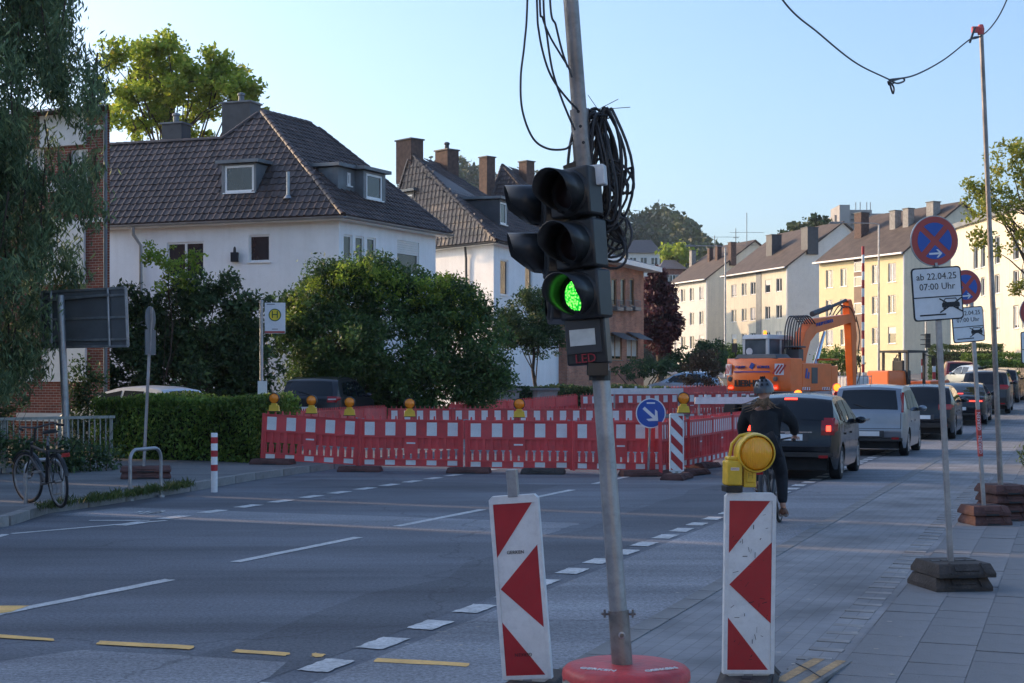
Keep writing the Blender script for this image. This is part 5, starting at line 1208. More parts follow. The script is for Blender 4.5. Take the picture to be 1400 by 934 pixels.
mm = bpy.data.materials.new('amber_lens'); mm.use_nodes = True; N = mm.node_tree.nodes; Lk = mm.node_tree.links; bs = N['Principled BSDF']; bs.inputs['Base Color'].default_value = (.95, .43, .03, 1); bs.inputs['Roughness'].default_value = .22
bs.inputs['Subsurface Weight'].default_value = .3; bs.inputs['Subsurface Radius'].default_value = (.03, .015, .004)
tc = N.new('ShaderNodeTexCoord'); wv = N.new('ShaderNodeTexWave'); wv.inputs['Scale'].default_value = 30; wv.bands_direction = 'X'; bp = N.new('ShaderNodeBump'); bp.inputs['Strength'].default_value = .25; bp.inputs['Distance'].default_value = .01; Lk.new(tc.outputs['Object'], wv.inputs['Vector']); Lk.new(wv.outputs[0], bp.inputs['Height']); Lk.new(bp.outputs[0], bs.inputs['Normal']); MATS['amber_lens'] = mm
bl = P(1021, 664, 8.1); bigl = big_lamp('big round amber lamp with yellow battery case on the upright guide beacon', (bl.x, bl.y, 1.112), math.radians(6), math.radians(1)); bigl.scale = (.93, .93, .93)
# ---------------------------------------------------------------- round signs
def disc(mb, c, r, y0, y1, n=36):
    mb.prism([(c[0]+r*math.cos(2*math.pi*i/n), c[1]+r*math.sin(2*math.pi*i/n)) for i in range(n)], y0, y1)
def arrow(mb, c, L, t_, hd, ang, y0, y1):
    ca, sa = math.cos(ang), math.sin(ang); R_ = lambda p: (c[0]+p[0]*ca-p[1]*sa, c[1]+p[0]*sa+p[1]*ca)
    mb.prism([R_(p) for p in ((-L/2, -t_/2), (L/2-t_*.6, -t_/2), (L/2-t_*.6, t_/2), (-L/2, t_/2))], y0, y1)
    for s_ in (1, -1):
        mb.prism([R_(p) for p in ((L/2, 0), (L/2-hd, s_*hd*.95), (L/2-hd-t_*1.0, s_*hd*.95), (L/2-t_*1.35, 0))], y0-.0002*s_, y1)
def car_pictogram(mb, c, w_, y0, y1):
    x, z = c; h = w_*.52
    mb.prism([(x-w_/2, z-h*.32), (x+w_/2, z-h*.32), (x+w_/2, z+.05*h), (x+w_*.42, z+h*.18), (x-w_*.42, z+h*.18), (x-w_/2, z+.05*h)], y0, y1)
    for a, b in (((-.42, .18), (-.30, .52)), ((.42, .18), (.30, .52))): mb.bar((x+a[0]*w_, (y0+y1)/2, z+a[1]*h), (x+b[0]*w_, (y0+y1)/2, z+b[1]*h), y1-y0, w_*.045)
    mb.box((x, (y0+y1)/2, z+.54*h), (w_*.64, y1-y0, w_*.05))
    for s_ in (-1, 1): mb.box((x+s_*w_*.36, (y0+y1)/2, z-h*.42), (w_*.16, y1-y0, h*.18))
def no_stop(label, base, ptop, d_px, r_m, plate_c, tilt, plate_roll, disc_c, yaw, scale, arrow_dir, post_r=.021):
    """parking ban sign on a square tube; coordinates in photo px at its distance"""
    d = base[1]; L = lambda px, py: P(px, py, d)-Vector(base); t = thing('no_stopping_sign', label, 'road sign', base)
    a, b = L(*ptop[0]), L(*ptop[1]); MB().bar(b+Vector((0, .012, 0)), a+Vector((0, .012, 0)), post_r*2, post_r*2, (0, 1, 0)).build('post', MATS['galv'], t, None, .003)
    Mz = Matrix.Rotation(yaw, 4, 'Z') @ Matrix.Rotation(plate_roll, 4, 'Y')
    def put(name, build, m, c, par=t):
        k = MB(); build(k); me = k.mesh(name, m); me.transform(Matrix.Translation(c) @ Mz); return link(name, me, par)
    c = L(*disc_c)+Vector((0, -.03, 0)); r = r_m
    dk = put('disc_rim', lambda k: disc(k, (0, 0), r, -.004, .012), MATS['galv'], c)
    put('red_face', lambda k: disc(k, (0, 0), r*.965, -.006, -.0041), MATS['sign_red'], c, dk)
    rb = r*.72
    def quad(k):
        for q in range(4):
            mid = math.pi/2*q; off = r*.115; pts = []
            n = 12; half = math.pi/4-math.asin(off*1.0/rb)
            pts.append((off*1.414*math.cos(mid), off*1.414*math.sin(mid)))
            for i in range(n+1): aa = mid-half+2*half*i/n; pts.append((rb*math.cos(aa), rb*math.sin(aa)))
            k.prism(pts, -.0085, -.0061)
    put('blue_field', quad, MATS['sign_blue'], c, dk)
    put('arrow', lambda k: arrow(k, (0, -r*.5), r*.55*1.0, r*.075, r*.17, 0 if arrow_dir > 0 else math.pi, -.011, -.0086), MATS['sign_white'], c, dk)
    pc = L(*plate_c)+Vector((0, -.03, 0)); w_ = h_ = .42*scale
    def rr_(x, z, rad=.03): 
        pts = []
        for cx_, cz_, a0_ in ((x-rad, z-rad, 0), (-x+rad, z-rad, 90), (-x+rad, -z+rad, 180), (x-rad, -z+rad, 270)):
            for i in range(4): aa = math.radians(a0_+i*30); pts.append((cx_+rad*math.cos(aa), cz_+rad*math.sin(aa)))
        return pts
    pl = put('plate', lambda k: k.prism(rr_(w_/2, h_/2), -.004, .006), MATS['ink'], pc)
    put('plate_face', lambda k: k.prism(rr_(w_/2-.011*scale, h_/2-.011*scale, .024), -.0062, -.0042), MATS['sign_white'], pc, pl)
    put('rule', lambda k: k.box((0, -.0072, -.025*scale), (w_*.95, .002, .009)), MATS['ink'], pc, pl)
    def lower(k):
        car_pictogram(k, (.105*scale, -.085*scale), .15*scale, -.0082, -.0064)
        k.bar((-.16*scale, -.0073, -.165*scale), (.06*scale, -.0073, -.165*scale), .0018, .012*scale)
        for s_ in (-1, 1): k.bar((.01*scale, -.0092, (-.095-.055*s_)*scale), (.20*scale, -.0092, (-.095+.055*s_)*scale), .0018, .010*scale)
    put('car_symbol', lower, MATS['ink'], pc, pl)
    T = Matrix.Translation(pc) @ Mz
    for body, z, sz in (('ab 22.04.25', .135, .074), ('07:00 Uhr', .055, .074)):
        text('lettering', body, sz*scale, MATS['ink'], pl, T @ frame((0, -.0075, z*scale), (1, 0, 0), (0, 0, 1)), .0008)
    for z in (.0,):
        put('clip', lambda k: k.box((.005, .0, w_*.5+.02), (.022, .02, .03)), MATS['galv'], pc)
    return t
b1 = G(1303, 806, .02); s1 = no_stop('no-stopping sign with rightward arrow and date plate, standing alone on a dark foot-plate pair', (b1.x, b1.y, b1.z), ((1277, 312), (1301, 780)), None, .208, (1280, 402), 0, math.radians(-4.2), (1276, 330), math.radians(10), 1.04, 1)
for k, lab in enumerate(('lower dark rubber foot plate under the first no-stopping sign', 'upper dark rubber foot plate gripping the first no-stopping sign post')): pass
foot_plates('foot_plate', ['lower dark foot plate under the no-stopping sign that stands alone', 'upper dark foot plate gripping the post of the no-stopping sign that stands alone'], (b1.x-.01, b1.y+.05, b1.z+.012), .18, 2, 'rubber', .49, .56, .108)
b2 = G(1349, 718, .02); s2 = no_stop('smaller-looking no-stopping sign with red lettered sleeve on its post, beside the tall mast', (b2.x, b2.y, b2.z), ((1326, 375), (1346, 700)), None, .208, (1322.5, 444), 0, math.radians(-5), (1319, 393), math.radians(14), 1.0, 1)
foot_plates('foot_plate', ['lower reddish foot plate under the no-stopping sign with the lettered sleeve', 'upper grey foot plate gripping the post with the lettered sleeve'], (b2.x, b2.y+.05, b2.z+.012), .15, 2, 'rubber_red', .46, .5, .11)
d2 = b2.y; q0, q1 = P(1337, 560, d2)-b2, P(1341, 624, d2)-b2
mb = MB(); mb.bar(q1+Vector((0, .012, 0)), q0+Vector((0, .012, 0)), .048, .048, (0, 1, 0)); sv = mb.build('sleeve', MATS['sign_red'], s2)
for f_ in (.25, .75): text('lettering', 'GERKEN', .058, MATS['sign_white'], s2, frame(q1.lerp(q0, f_)+Vector((0, -.0135, 0)), (q0-q1), (-1, 0, .05)), .001)
b3 = G(1424, 700, .02); s3 = no_stop('no-stopping sign farthest along the pavement, past the tall mast', (b3.x, b3.y, b3.z), ((1414, 415), (1424, 690)), None, .208, (1415, 475), 0, math.radians(-2), (1413, 427), math.radians(10), 1.0, -1)
foot_plates('foot_plate', ['lower rubber foot plate under the no-stopping sign past the mast', 'upper rubber foot plate under the no-stopping sign past the mast'], (b3.x, b3.y+.05, b3.z+.012), .15, 2, 'rubber', .46, .5, .11)
# tall mast with red-brown foot stack
bm_ = G(1370, 712, .02); t = thing('cable_mast', 'tall thin steel mast carrying the overhead cable above the pavement', 'mast', tuple(bm_)); dM = bm_.y; topm = P(1341, 34, dM)-bm_; MB().tube([(0, 0, 0), topm*.5, topm], [.034, .032, .026], 10).build('pole', MATS['steel_worn'], t, 40)
mb = MB(); mb.lathe([(.04, -.12), (.045, -.05), (.03, 0)], 8, topm); mb.box(topm+Vector((-.06, 0, -.06)), (.10, .05, .07)); mb.build('insulator', MATS['red_old'], t)
labs = ['lowest red-brown foot plate of the stack under the tall mast', 'second red-brown foot plate of the stack under the tall mast', 'third red-brown foot plate of the stack under the tall mast', 'topmost pale-edged foot plate of the stack under the tall mast']
foot_plates('foot_plate', labs, (bm_.x+.04, bm_.y+.1, bm_.z+.012), .12, 4, 'rubber_red', .46, .6, .105)
# overhead cable with a knot
oc = thing('overhead_cable', 'sagging overhead cable with a knotted loop hung from the tall mast', 'cable', tuple(P(1220, 110, 15))); oo = Vector(oc.location)
def cpt_(px, py): f_ = (px-1010)/(1340-1010); return P(px, py, 11+(dM-.05-11)*min(1.25, max(-.3, f_)))-oo
pts = [cpt_(x, y) for x, y in ((1000, -120), (1070, 0), (1120, 46), (1170, 86), (1216, 109))]; MB().tube(spline(pts), .008, 6).build('cable', MATS['cable'], oc, 60)
pts = [cpt_(x, y) for x, y in ((1216, 109), (1250, 103), (1290, 82), (1326, 54), (1338, 50))]; MB().tube(spline(pts), .009, 6).build('cable', MATS['cable'], oc, 60)
pts = [cpt_(x, y) for x, y in ((1326, 54), (1340, 50), (1356, 36), (1372, 10), (1392, -40))]; MB().tube(spline(pts), .009, 6).build('cable', MATS['cable'], oc, 60)
MB().tube([cpt_(1333, 38), cpt_(1328, 52), cpt_(1326, 58)], .014, 6).build('clamp', MATS['cable'], oc)
mb = MB()
for loop in ([(1216, 109), (1226, 114), (1236, 111), (1234, 107), (1222, 110), (1214, 112)], [(1216, 110), (1218, 120), (1221, 128), (1222, 120), (1217, 112)], [(1214, 112), (1216, 116), (1222, 113), (1218, 109)]): mb.tube(spline([cpt_(x, y) for x, y in loop], 6), .010, 6)
mb.build('knot', MATS['cable'], oc, 60)
# striped kerb ramp at the lower edge
a = G(1112, 922, .02); t = thing('kerb_ramp', 'worn orange and grey striped ramp piece lying beside the pavement', 'ramp', (a.x, a.y, .01), HEAD-.10)
MB().prism([(-.5, 0), (.42, 0), (.40, .03), (-.5, .05)], -.13, .13).build('ramp_body', mat('ramp_grey', (.19, .19, .19), .9, var=.25, scale=6, bump=.6, dirt=.3), t)
for k, (y0, y1) in enumerate(((-.10, -.04), (.03, .10))): MB().add([(-.48, y0, .0515), (.38, y0, .0325), (.38, y1, .0325), (-.48, y1, .0515)], [(0, 1, 2, 3)]).build('orange_stripe', mat('faded_orange', (.42, .27, .13), .9, var=.3, scale=12, dirt=.7), t)
MB().tube([(-.3, -.12, .06), (-.05, .02, .05), (.1, .13, .045)], .004, 5).build('wire', MATS['cable'], t)
# ---------------------------------------------------------------- left side furniture
# railing
r0, r1 = G(-160, 657, .11), G(152, 641, .11); t = thing('metal_railing', 'pale weathered metal railing with upright bars beside the parked bicycle', 'railing', tuple(r1)); dv = Vector(r0)-Vector(r1); L = dv.length; gm = mat('old_paint', (.29, .30, .27), .6, .1, var=.25, scale=4, dirt=.4)
n = int(L/.115); me = MB().box((0, 0, .54), (.018, .018, .80)).mesh('bar', gm)
for k in range(1, n):
    o = link('bar', me, t); o.location = dv*(k/n); o.rotation_euler = (0, 0, math.atan2(dv.y, dv.x))
MB().bar(Vector((.06, 0, .97)), dv+Vector((0, 0, .97)), .06, .05).build('handrail', gm, t); MB().bar(Vector((0, 0, .125)), dv+Vector((0, 0, .125)), .04, .03).build('lower_rail', gm, t)
for k in (0, .25, .5, .75): MB().box(dv*k+Vector((0, 0, .47)), (.05, .05, .96)).build('post', gm, t)
# bike stands
def stand(label, pa, pb, py_top):
    a, b = G(*pa, .02), G(*pb, .02); t = thing('bike_stand', label, 'bike stand', tuple((a+b)/2), group='steel hoop bike stands'); o = Vector(t.location); h = (pa[1]-py_top)*a.y/F; d = (b-a); rr = min(.16, d.length*.3); u_ = d.normalized(); pts = [a-o, a-o+Vector((0, 0, h-rr))]
    for k in range(1, 6): an = math.pi/2*k/6; pts.append(a-o+u_*(rr-rr*math.cos(an))+Vector((0, 0, h-rr+rr*math.sin(an))))
    for k in range(0, 6): an = math.pi/2*k/6; pts.append(b-o-u_*(rr-rr*math.sin(an))+Vector((0, 0, h-rr+rr*math.cos(an))))
    pts += [b-o+Vector((0, 0, h-rr)), b-o]; MB().tube(pts, .026, 10).build('hoop', MATS['galv'], t, 50); m2 = MB()
    for p in (a, b): m2.lathe([(.06, -.02), (.055, .012)], 12, p-o)
    m2.build('floor_flange', MATS['galv'], t)
stand('galvanised hoop bike stand with the dark bicycle leaning at it', (35, 698), (85, 696), 629); stand('galvanised hoop bike stand without a bicycle, beside the rusty foot plate', (178, 683), (220, 678), 615)
# red and white bollard
b = G(293, 673); t = thing('striped_bollard', 'slim white bollard with three red bands at the kerb', 'bollard', tuple(b)); h = (673-592)*b.y/F; r = .052
MB().lathe([(r, 0), (r, h-.01), (r*.9, h)], 16).build('post', MATS['white_refl'], t, 40)
for z in (.36, .60, .825): MB().lathe([(r+.002, h*z), (r+.002, h*(z+.105))], 16, cap=False).build('red_band', MATS['red_refl'], t, 40)
# big direction board seen from behind
db = 30.0; pb_ = P(90, 0, db); t = thing('direction_board', 'large grey direction board seen from behind on a steel post by the railing', 'road sign', (pb_.x, db, .1)); o = Vector(t.location)
a, c = P(93, 600, db)-o, P(82.5, 404, db)-o; MB().tube([Vector((a.x, 0, -.1)), c], .075, 14).build('post', MATS['galv'], t, 40)
q = [P(55, 399, db+.6), P(170, 393, db-.35), P(173, 473, db-.35), P(56, 475, db+.6)]; q = [p-o+Vector((0, .12, 0)) for p in q]; nrm = Vector((.1, .99, 0)).normalized()*.03
MB().hexa([q[3], q[2], q[2]+nrm, q[3]+nrm, q[0], q[1], q[1]+nrm, q[0]+nrm]).build('board', MATS['sign_back'], t)
for f_ in (.12, .5, .88): MB().bar(q[0].lerp(q[3], f_)-nrm*.8, q[1].lerp(q[2], f_)-nrm*.8, .03, .045).build('stiffener', MATS['galv'], t)
for f_ in (.12, .80): MB().tube([q[0].lerp(q[1], f_)-nrm*1.9, q[3].lerp(q[2], f_)-nrm*1.9], .028, 8).build('bracket_tube', MATS['galv'], t)
e = [(0, 1), (1, 2), (2, 3), (3, 0)]; mb = MB()
for i, j in e: mb.bar(q[i]-nrm*.1, q[j]-nrm*.1, .05, .05)
mb.build('edge_frame', MATS['galv'], t)
MB().bar(q[0].lerp(q[1], .10)-nrm*2.6+Vector((0, 0, -.18)), q[0].lerp(q[1], .82)-nrm*2.6+Vector((0, 0, -.13)), .05, .05).build('cross_arm', MATS['galv'], t)
# leaning temporary post with edge-on sign
b = G(196, 655, .11); dP = b.y; t = thing('leaning_sign_post', 'thin leaning post with signs seen edge-on beside the hedge', 'road sign', tuple(b)); L_ = lambda px, py, d=dP: P(px, py, d)-b
MB().bar(Vector((0, 0, .0)), L_(207, 420), .042, .042, (0, 1, 0)).build('post', MATS['galv'], t)
for (y0, y1, wd) in ((420, 452, .42), (452, 484, .40)):
    c = L_(208.5, (y0+y1)/2); Mz = Matrix.Rotation(math.radians(81), 4, 'Z'); k = MB()
    if y0 == 420: disc(k, (0, 0), .21, .03, .045, 24)
    else: k.prism([(-.21, -.21), (.21, -.21), (.21, .21), (-.21, .21)], .03, .045)
    me = k.mesh('sign_panel', MATS['sign_back']); me.transform(Matrix.Translation(c) @ Mz); link('sign_panel', me, t)
foot_plates('foot_plate', ['lower rust-brown foot plate under the thin leaning post', 'upper rust-brown foot plate under the thin leaning post'], (b.x, b.y+.1, b.z+.012), .2, 2, 'rubber_red', .82, .42, .10)
# bus stop
db = 31.0; bp_ = P(357.5, 600, db); t = thing('bus_stop_sign', 'bus stop post with square white flag showing a green H on yellow', 'bus stop', (bp_.x, db, .12)); o = Vector(t.location); zt_ = P(0, 412, db).z-.12
MB().tube([(0, 0, 0), (0, 0, zt_)], .038, 12).build('post', MATS['galv'], t, 40); MB().lathe([(.045, zt_), (.03, zt_+.03)], 10).build('post_cap', MATS['galv'], t)
a, c = P(362, 456, db)-o, P(390, 414, db)-o; cx, cz = (a.x+c.x)/2, (a.z+c.z)/2; w_, h_ = c.x-a.x, c.z-a.z
fl_ = MB(); fl_.box((cx, 0, cz), (w_, .035, h_)); fl_ = fl_.build('flag', MATS['sign_white'], t, None, .004)
k = MB(); disc(k, (cx, cz+h_*.10), w_*.305, -.0225, -.0178); k.build('green_ring', mat('green_ink', (.01, .07, .03), .5), fl_)
k = MB(); disc(k, (cx, cz+h_*.10), w_*.26, -.0255, -.0227); k.build('yellow_disc', mat('yellow_sign', (.75, .55, .03), .5), fl_)
text('lettering', 'H', w_*.50, MATS['green_ink'], fl_, frame((cx, -.027, cz+h_*.10), (1, 0, 0), (0, 0, 1)), .001)
MB().box((cx, -.0195, cz-h_*.455), (w_*.98, .003, h_*.06)).build('red_strip', MATS['sign_red'], fl_)
for z_, sx in ((.45, .5), (-.36, .36)): MB().box((cx-(w_*.2 if z_ > 0 else 0), -.0195, cz+h_*z_), (w_*sx*.8, .003, h_*.025)).build('small_print', MATS['lead'], fl_)
q = P(358, 530, db)-o; MB().box((q.x+.02, -.045, q.z), (.2, .01, .28)).build('notice', MATS['sign_white'], t)
# blue arrow sign and striped beacon at the barrier corner
bs_ = G(886, 651); t = thing('keep_right_sign', 'round blue sign with white diagonal arrow at the barrier corner', 'road sign', tuple(bs_)); dB = bs_.y; o = Vector(bs_); c = P(889.5, 565, dB)-o; MB().tube([(0, 0, .0), (c.x, 0, c.z+.05)], .024, 10).build('post', MATS['galv'], t, 40)
r = 20.5*dB/F; k = MB(); disc(k, (c.x, c.z), r, -.045, -.03); k.build('disc_rim', MATS['sign_white'], t); k = MB(); disc(k, (c.x, c.z), r*.93, -.0475, -.0452); k.build('blue_face', MATS['sign_blue'], t)
k = MB(); arrow(k, (c.x, c.z-.02), r*1.30, r*.21, r*.46, math.radians(-42), -.0505, -.0477); k.build('arrow', MATS['sign_white'], t); MB().box((c.x+.0, -.049, c.z+r*.68), (r*.55, .002, r*.10)).build('maker_mark', MATS['sign_white'], t)
foot_plates('foot_plate', 'reddish foot plate under the round blue arrow sign', (bs_.x-.05, bs_.y+.02, .001), .1, 1, 'rubber_red', .95, .42, .11)
bb_ = G(925, 655); t_, *_ = beacon('guide_beacon', 'red and white diagonal-striped guide beacon beside the round blue sign', 925, 655, bb_.y, .25*1.04, 0, math.radians(8), style='diag', hgt=1.03, stub=False); t_.location.z = .03
# ================================================================ red barrier fence
def barrier_meshes(red, pre):
    b = MB(); T = .05
    b.box((1, 0, .81), (1.96, .035, .33)); b.box((1, 0, .15), (1.96, .035, .135))
    for z in (.975, .645, .215): b.box((1, 0, z), (1.965, .062, .028))
    b.box((1, .012, .53), (1.96, .016, .21))
    for k in range(14):
        x = .05+k*1.90/13
        b.box((x, 0, .43), (.062, .036, .405)); b.box((x, .006, .31), (.104, .020, .18))
    b.box((1, -.012, .475), (.26, .02, .30))
    for x in (.012, 1.988): b.box((x, 0, .53), (.045, .066, .94))
    for k in range(13): b.box((.10+k*.15, 0, 1.02), (.034, .03, .072), None, .7)
    pm = b.mesh(pre+'panel', red)
    big = MB().box((0, 0, 0), (.195, .004, .26)).mesh(pre+'reflector', MATS['white_refl']); sm = MB().box((0, 0, 0), (.19, .004, .10)).mesh(pre+'foot_reflector', MATS['white_refl'])
    nar = MB().box((0, 0, 0), (.085, .004, .26)).mesh(pre+'narrow_reflector', MATS['white_refl'])
    plate = MB().box((0, 0, 0), (.17, .004, .03)).mesh(pre+'maker_plate', MATS['white_refl'])
    cl = MB().tube([(-.08, -.02, .02), (0, 0, 0), (.10, .0, .01)], .014, 6).mesh(pre+'hook', MATS['galv'])
    return pm, big, sm, plate, cl, nar
BM = barrier_meshes(MATS['red_plastic'], ''); BO = barrier_meshes(MATS['red_old'], 'old_')
def barrier(a, b, za, zb, label, group, old=False, refl='big', detail=True, flip=False):
    a, b = Vector(a), Vector(b)
    if flip: a, b, za, zb = b, a, zb, za
    d = b-a; L = d.length; M = BO if old else BM
    t = thing('construction_barrier', label, 'barrier', (a.x, a.y, za), group=group, rot=(random.uniform(-.018, .018), -math.atan2(zb-za, L)+random.uniform(-.006, .006), math.atan2(d.y, d.x))); t.scale = (L/2.0, 1, 1)
    link('panel', M[0], t)
    if detail:
        n = 5
        for k in range(n):
            x = .19+k*.405
            if refl == 'big': o = link('reflector', M[1], t); o.location = (x, -.0195, .805)
            if refl == 'narrow':
                for e in (-.1, .1): o = link('reflector', M[5], t); o.location = (x+e, -.0195, .805)
            o = link('foot_reflector', M[2], t); o.location = (x, -.0195, .155)
        o = link('maker_plate', M[3], t); o.location = (1, -.0245, .53)
        o = link('hook', M[4], t); o.location = (2.0, -.01, .985)
    return t
def pt(px, d): return Vector(((px-CX)*d/F, d))
def row(a, b, n, label, group, **k):
    a, b = Vector(a), Vector(b); out = []; O_ = ('first', 'second', 'third', 'fourth', 'fifth', 'sixth')
    for i in range(n):
        p, q = a.lerp(b, i/n), a.lerp(b, (i+1)/n-.004); out.append(barrier(p, q, gz(*p)+.0, gz(*q)+.0, label % O_[i], group, **k))
    return out
g_ = 'red barrier panels of the front row'
barrier(pt(357, 29.0), pt(489, 28.6), .115, .02, 'red barrier panel at the kerb end of the front row, carrying three amber lamps', g_)
barrier(pt(492, 28.55), pt(632, 28.3), .02, .0, 'red barrier panel with a single amber lamp, next to the three-lamp panel', g_)
barrier(pt(637, 28.1), pt(782, 27.7), .0, .0, 'red barrier panel of the front row carrying a single amber lamp, behind the bare-stub beacon', g_)
barrier(pt(784, 27.55), pt(915, 27.2), .0, .0, 'red barrier panel of the front row behind the signal pole and blue sign, no lamp', g_)
row((2.72, 26.75), (2.72+U.x*12, 26.75+U.y*12), 6, 'red barrier panel with paired narrow reflectors, %s from the round blue sign', 'red barrier panels along the traffic lane', refl='narrow')
row(pt(385, 35.3), pt(528, 42.4), 4, 'red barrier panel of the slanting inner row, %s from the bus stop', 'red barrier panels of the slanting inner row', detail=False, old=True)
row(pt(531, 40.2), pt(888, 39.6), 4, 'red barrier panel of the inner cross row, %s from the slanting row', 'red barrier panels of the inner cross row', old=True)
row(pt(616, 46), pt(790, 56), 5, 'red barrier panel along the garden hedge, %s from the big evergreen bush', 'red barrier panels along the garden hedge', detail=False)
row(pt(795, 56), pt(1035, 57.5), 4, 'red barrier panel of the far cross row, %s from the garden hedge', 'red barrier panels of the far cross row', old=True)
row(pt(834, 63), pt(994, 66), 3, 'red barrier panel before the brown bush, %s from the brick villa', 'red barrier panels of the farthest row', detail=False, old=True)
row(pt(1040, 40.5), pt(1175, 47), 4, 'red barrier panel between excavator and car queue, %s from the cyclist', 'red barrier panels by the excavator', old=True, detail=False)
# white topped hoarding boards
def board(px0, px1, d, z, label):
    a, b = pt(px0, d), pt(px1, d+.6); g = gz(*a); t = thing('barrier_board', label, 'barrier', (a.x, a.y, g)); v = Vector((b.x-a.x, b.y-a.y, 0)); MB().bar(Vector((0, 0, z)), v+Vector((0, 0, z)), .03, .22).build('board', MATS['white_plastic'], t)
    for f_ in (.06, .94): MB().box(v*f_+Vector((0, .04, z/2)), (.06, .05, z)).build('post', MATS['galv'], t)
    for f_ in (.15, .35, .55, .75): MB().box(v*f_+Vector((0, 0, z+.15)), (.10, .03, .09), None, .7).build('lug', MATS['white_plastic'], t)
board(950, 1046, 47, 1.06, 'white plastic barrier board behind the cyclist'); board(834, 934, 54.5, 1.18, 'white capped barrier board over the far cross row')
# foot plates along the front row
for px, d, lab in ((374, 28.7, 'dark red foot plate at the kerb end of the front barrier row'), (491, 28.2, 'dark red foot plate between the three-lamp panel and its neighbour'), (640, 27.8, 'dark foot plate under the joint behind the bare-stub beacon'), (742, 27.5, 'grey foot plate under the panel left of the signal pole'), (926, 26.05, 'dark red foot plate under the striped beacon at the barrier corner'), (945, 27.2, 'dark red foot plate lying behind the striped beacon at the corner'), (962, 29.4, 'dark red foot plate beside the lane-side barrier row')):
    p = pt(px, d); foot_plates('foot_plate', lab, (p.x, p.y, .117 if px == 374 else .001), math.atan2(-.1, 1)+random.uniform(-.15, .15)+(1.2 if px > 900 else 0), 1, 'rubber_red' if px != 742 else 'rubber', .82, .42, .105)
# construction lamps on top of the barriers
def small_lamp(px, d, zb, label, lit=False, body='yellow_plastic', group='amber lamps on the front barrier row'):
    p = pt(px, d); t = thing('warning_lamp', label, 'warning lamp', (p.x, p.y, zb), group=group, rz=random.uniform(-.25, .25)); b = MB(); b.box((0, 0, .06), (.215, .09, .12), None, .82); b.box((0, 0, .135), (.11, .075, .05)); b.build('battery_case', MATS[body], t, None, .01)
    MB().box((0, 0, .004), (.225, .095, .012)).build('base_strip', MATS['black_plastic'], t)
    t.scale = (1.04, 1.04, 1.04); Mr = Matrix(((1, 0, 0), (0, 0, 1), (0, -1, 0))); c = (0, 0, .25); MB().lathe([(.001, .055), (.06, .048), (.090, .028), (.098, 0), (.090, -.028), (.06, -.048), (.001, -.055)], 24, c, M=Mr, cap=False).build('lens', MATS['orange_lit' if lit else 'orange_lens'], t, 60)
    MB().lathe([(.096, -.03), (.108, -.02), (.108, .02), (.096, .03)], 24, c, M=Mr, cap=False).build('lens_hood', MATS[body if lit else 'black_plastic'], t, 40)
    return t
for px, d, z, lab in ((375, 28.92, 1.145, 'amber lamp nearest the kerb on the three-lamp barrier panel'), (426, 28.77, 1.105, 'middle amber lamp on the three-lamp barrier panel'), (478, 28.62, 1.07, 'amber lamp at the joint end of the three-lamp barrier panel'), (560, 28.43, 1.05, 'amber lamp alone on the panel next to the three-lamp panel'), (710, 27.9, 1.05, 'amber lamp on the panel behind the bare-stub beacon')): small_lamp(px, d, z, lab)
small_lamp(934.5, 26.06, 1.175, 'amber lamp on the striped beacon beside the round blue sign', group='amber lamps beyond the front row')
for px, d, lab in ((1091, 36.5, 'glowing orange lamp on a red case above the black hatchback roof'), (1144, 38, 'glowing orange lamp on a striped beacon between hatchback and silver car')):
    p = pt(px, d); t, *_ = beacon('guide_beacon', 'striped guide beacon behind the black hatchback under the glowing lamp' if px < 1100 else 'striped guide beacon beside the silver car under the glowing lamp', px, 560, d, .25, 0, .1, style='diag', stub=False, hgt=1.2 if px > 1100 else 1.05)
    small_lamp(px, d, t.location.z+(1.31 if px > 1100 else 1.16), lab, True, 'red_plastic', 'glowing orange lamps by the car queue')
# striped poles and small signal at the bend
for px, y0, y1, d, lab in ((1261, 491, 520, 82, 'thin red and white marker pole at the bend, smaller of two'), (1277, 489, 521, 80, 'thicker red and white marker pole at the bend'), (1180, 337, 400, 88, 'tall red and white banded mast rising beside the excavator stick')):
    a, c = P(px, y1, d), P(px, y0, d); g = gz(a.x, a.y); t = thing('striped_pole', lab, 'marker pole', (a.x, a.y, g)); h = c.z-g; r = .09 if px != 1261 else .07; n = 5 if px > 1200 else 17
    for k in range(n): MB().lathe([(r, h*k/n), (r, h*(k+1)/n)], 10).build('red_band' if k % 2 == 0 else 'white_band', MATS['red_refl' if k % 2 == 0 else 'white_refl'], t, 40)
q = P(1266, 500, 92); g = gz(q.x, q.y); t = thing('far_traffic_light', 'small unlit traffic light at the bend in front of the yellow block', 'traffic light', (q.x, q.y, g)); zt_ = P(0, 440, 92).z-g; MB().tube([(0, 0, 0), (0, 0, zt_)], .06, 8).build('pole', MATS['galv'], t, 40); z1 = P(0, 466, 92).z-g
for k in range(3):
    b = MB(); b.box((.08, -.1, z1+.3-k*.3), (.3, .22, .29)); b.build('signal_chamber', MATS['black_plastic'], t); b = MB(); b.box((-.2, -.14, z1+.36-k*.3), (.34, .26, .05)); b.build('visor', MATS['black_plastic'], t)
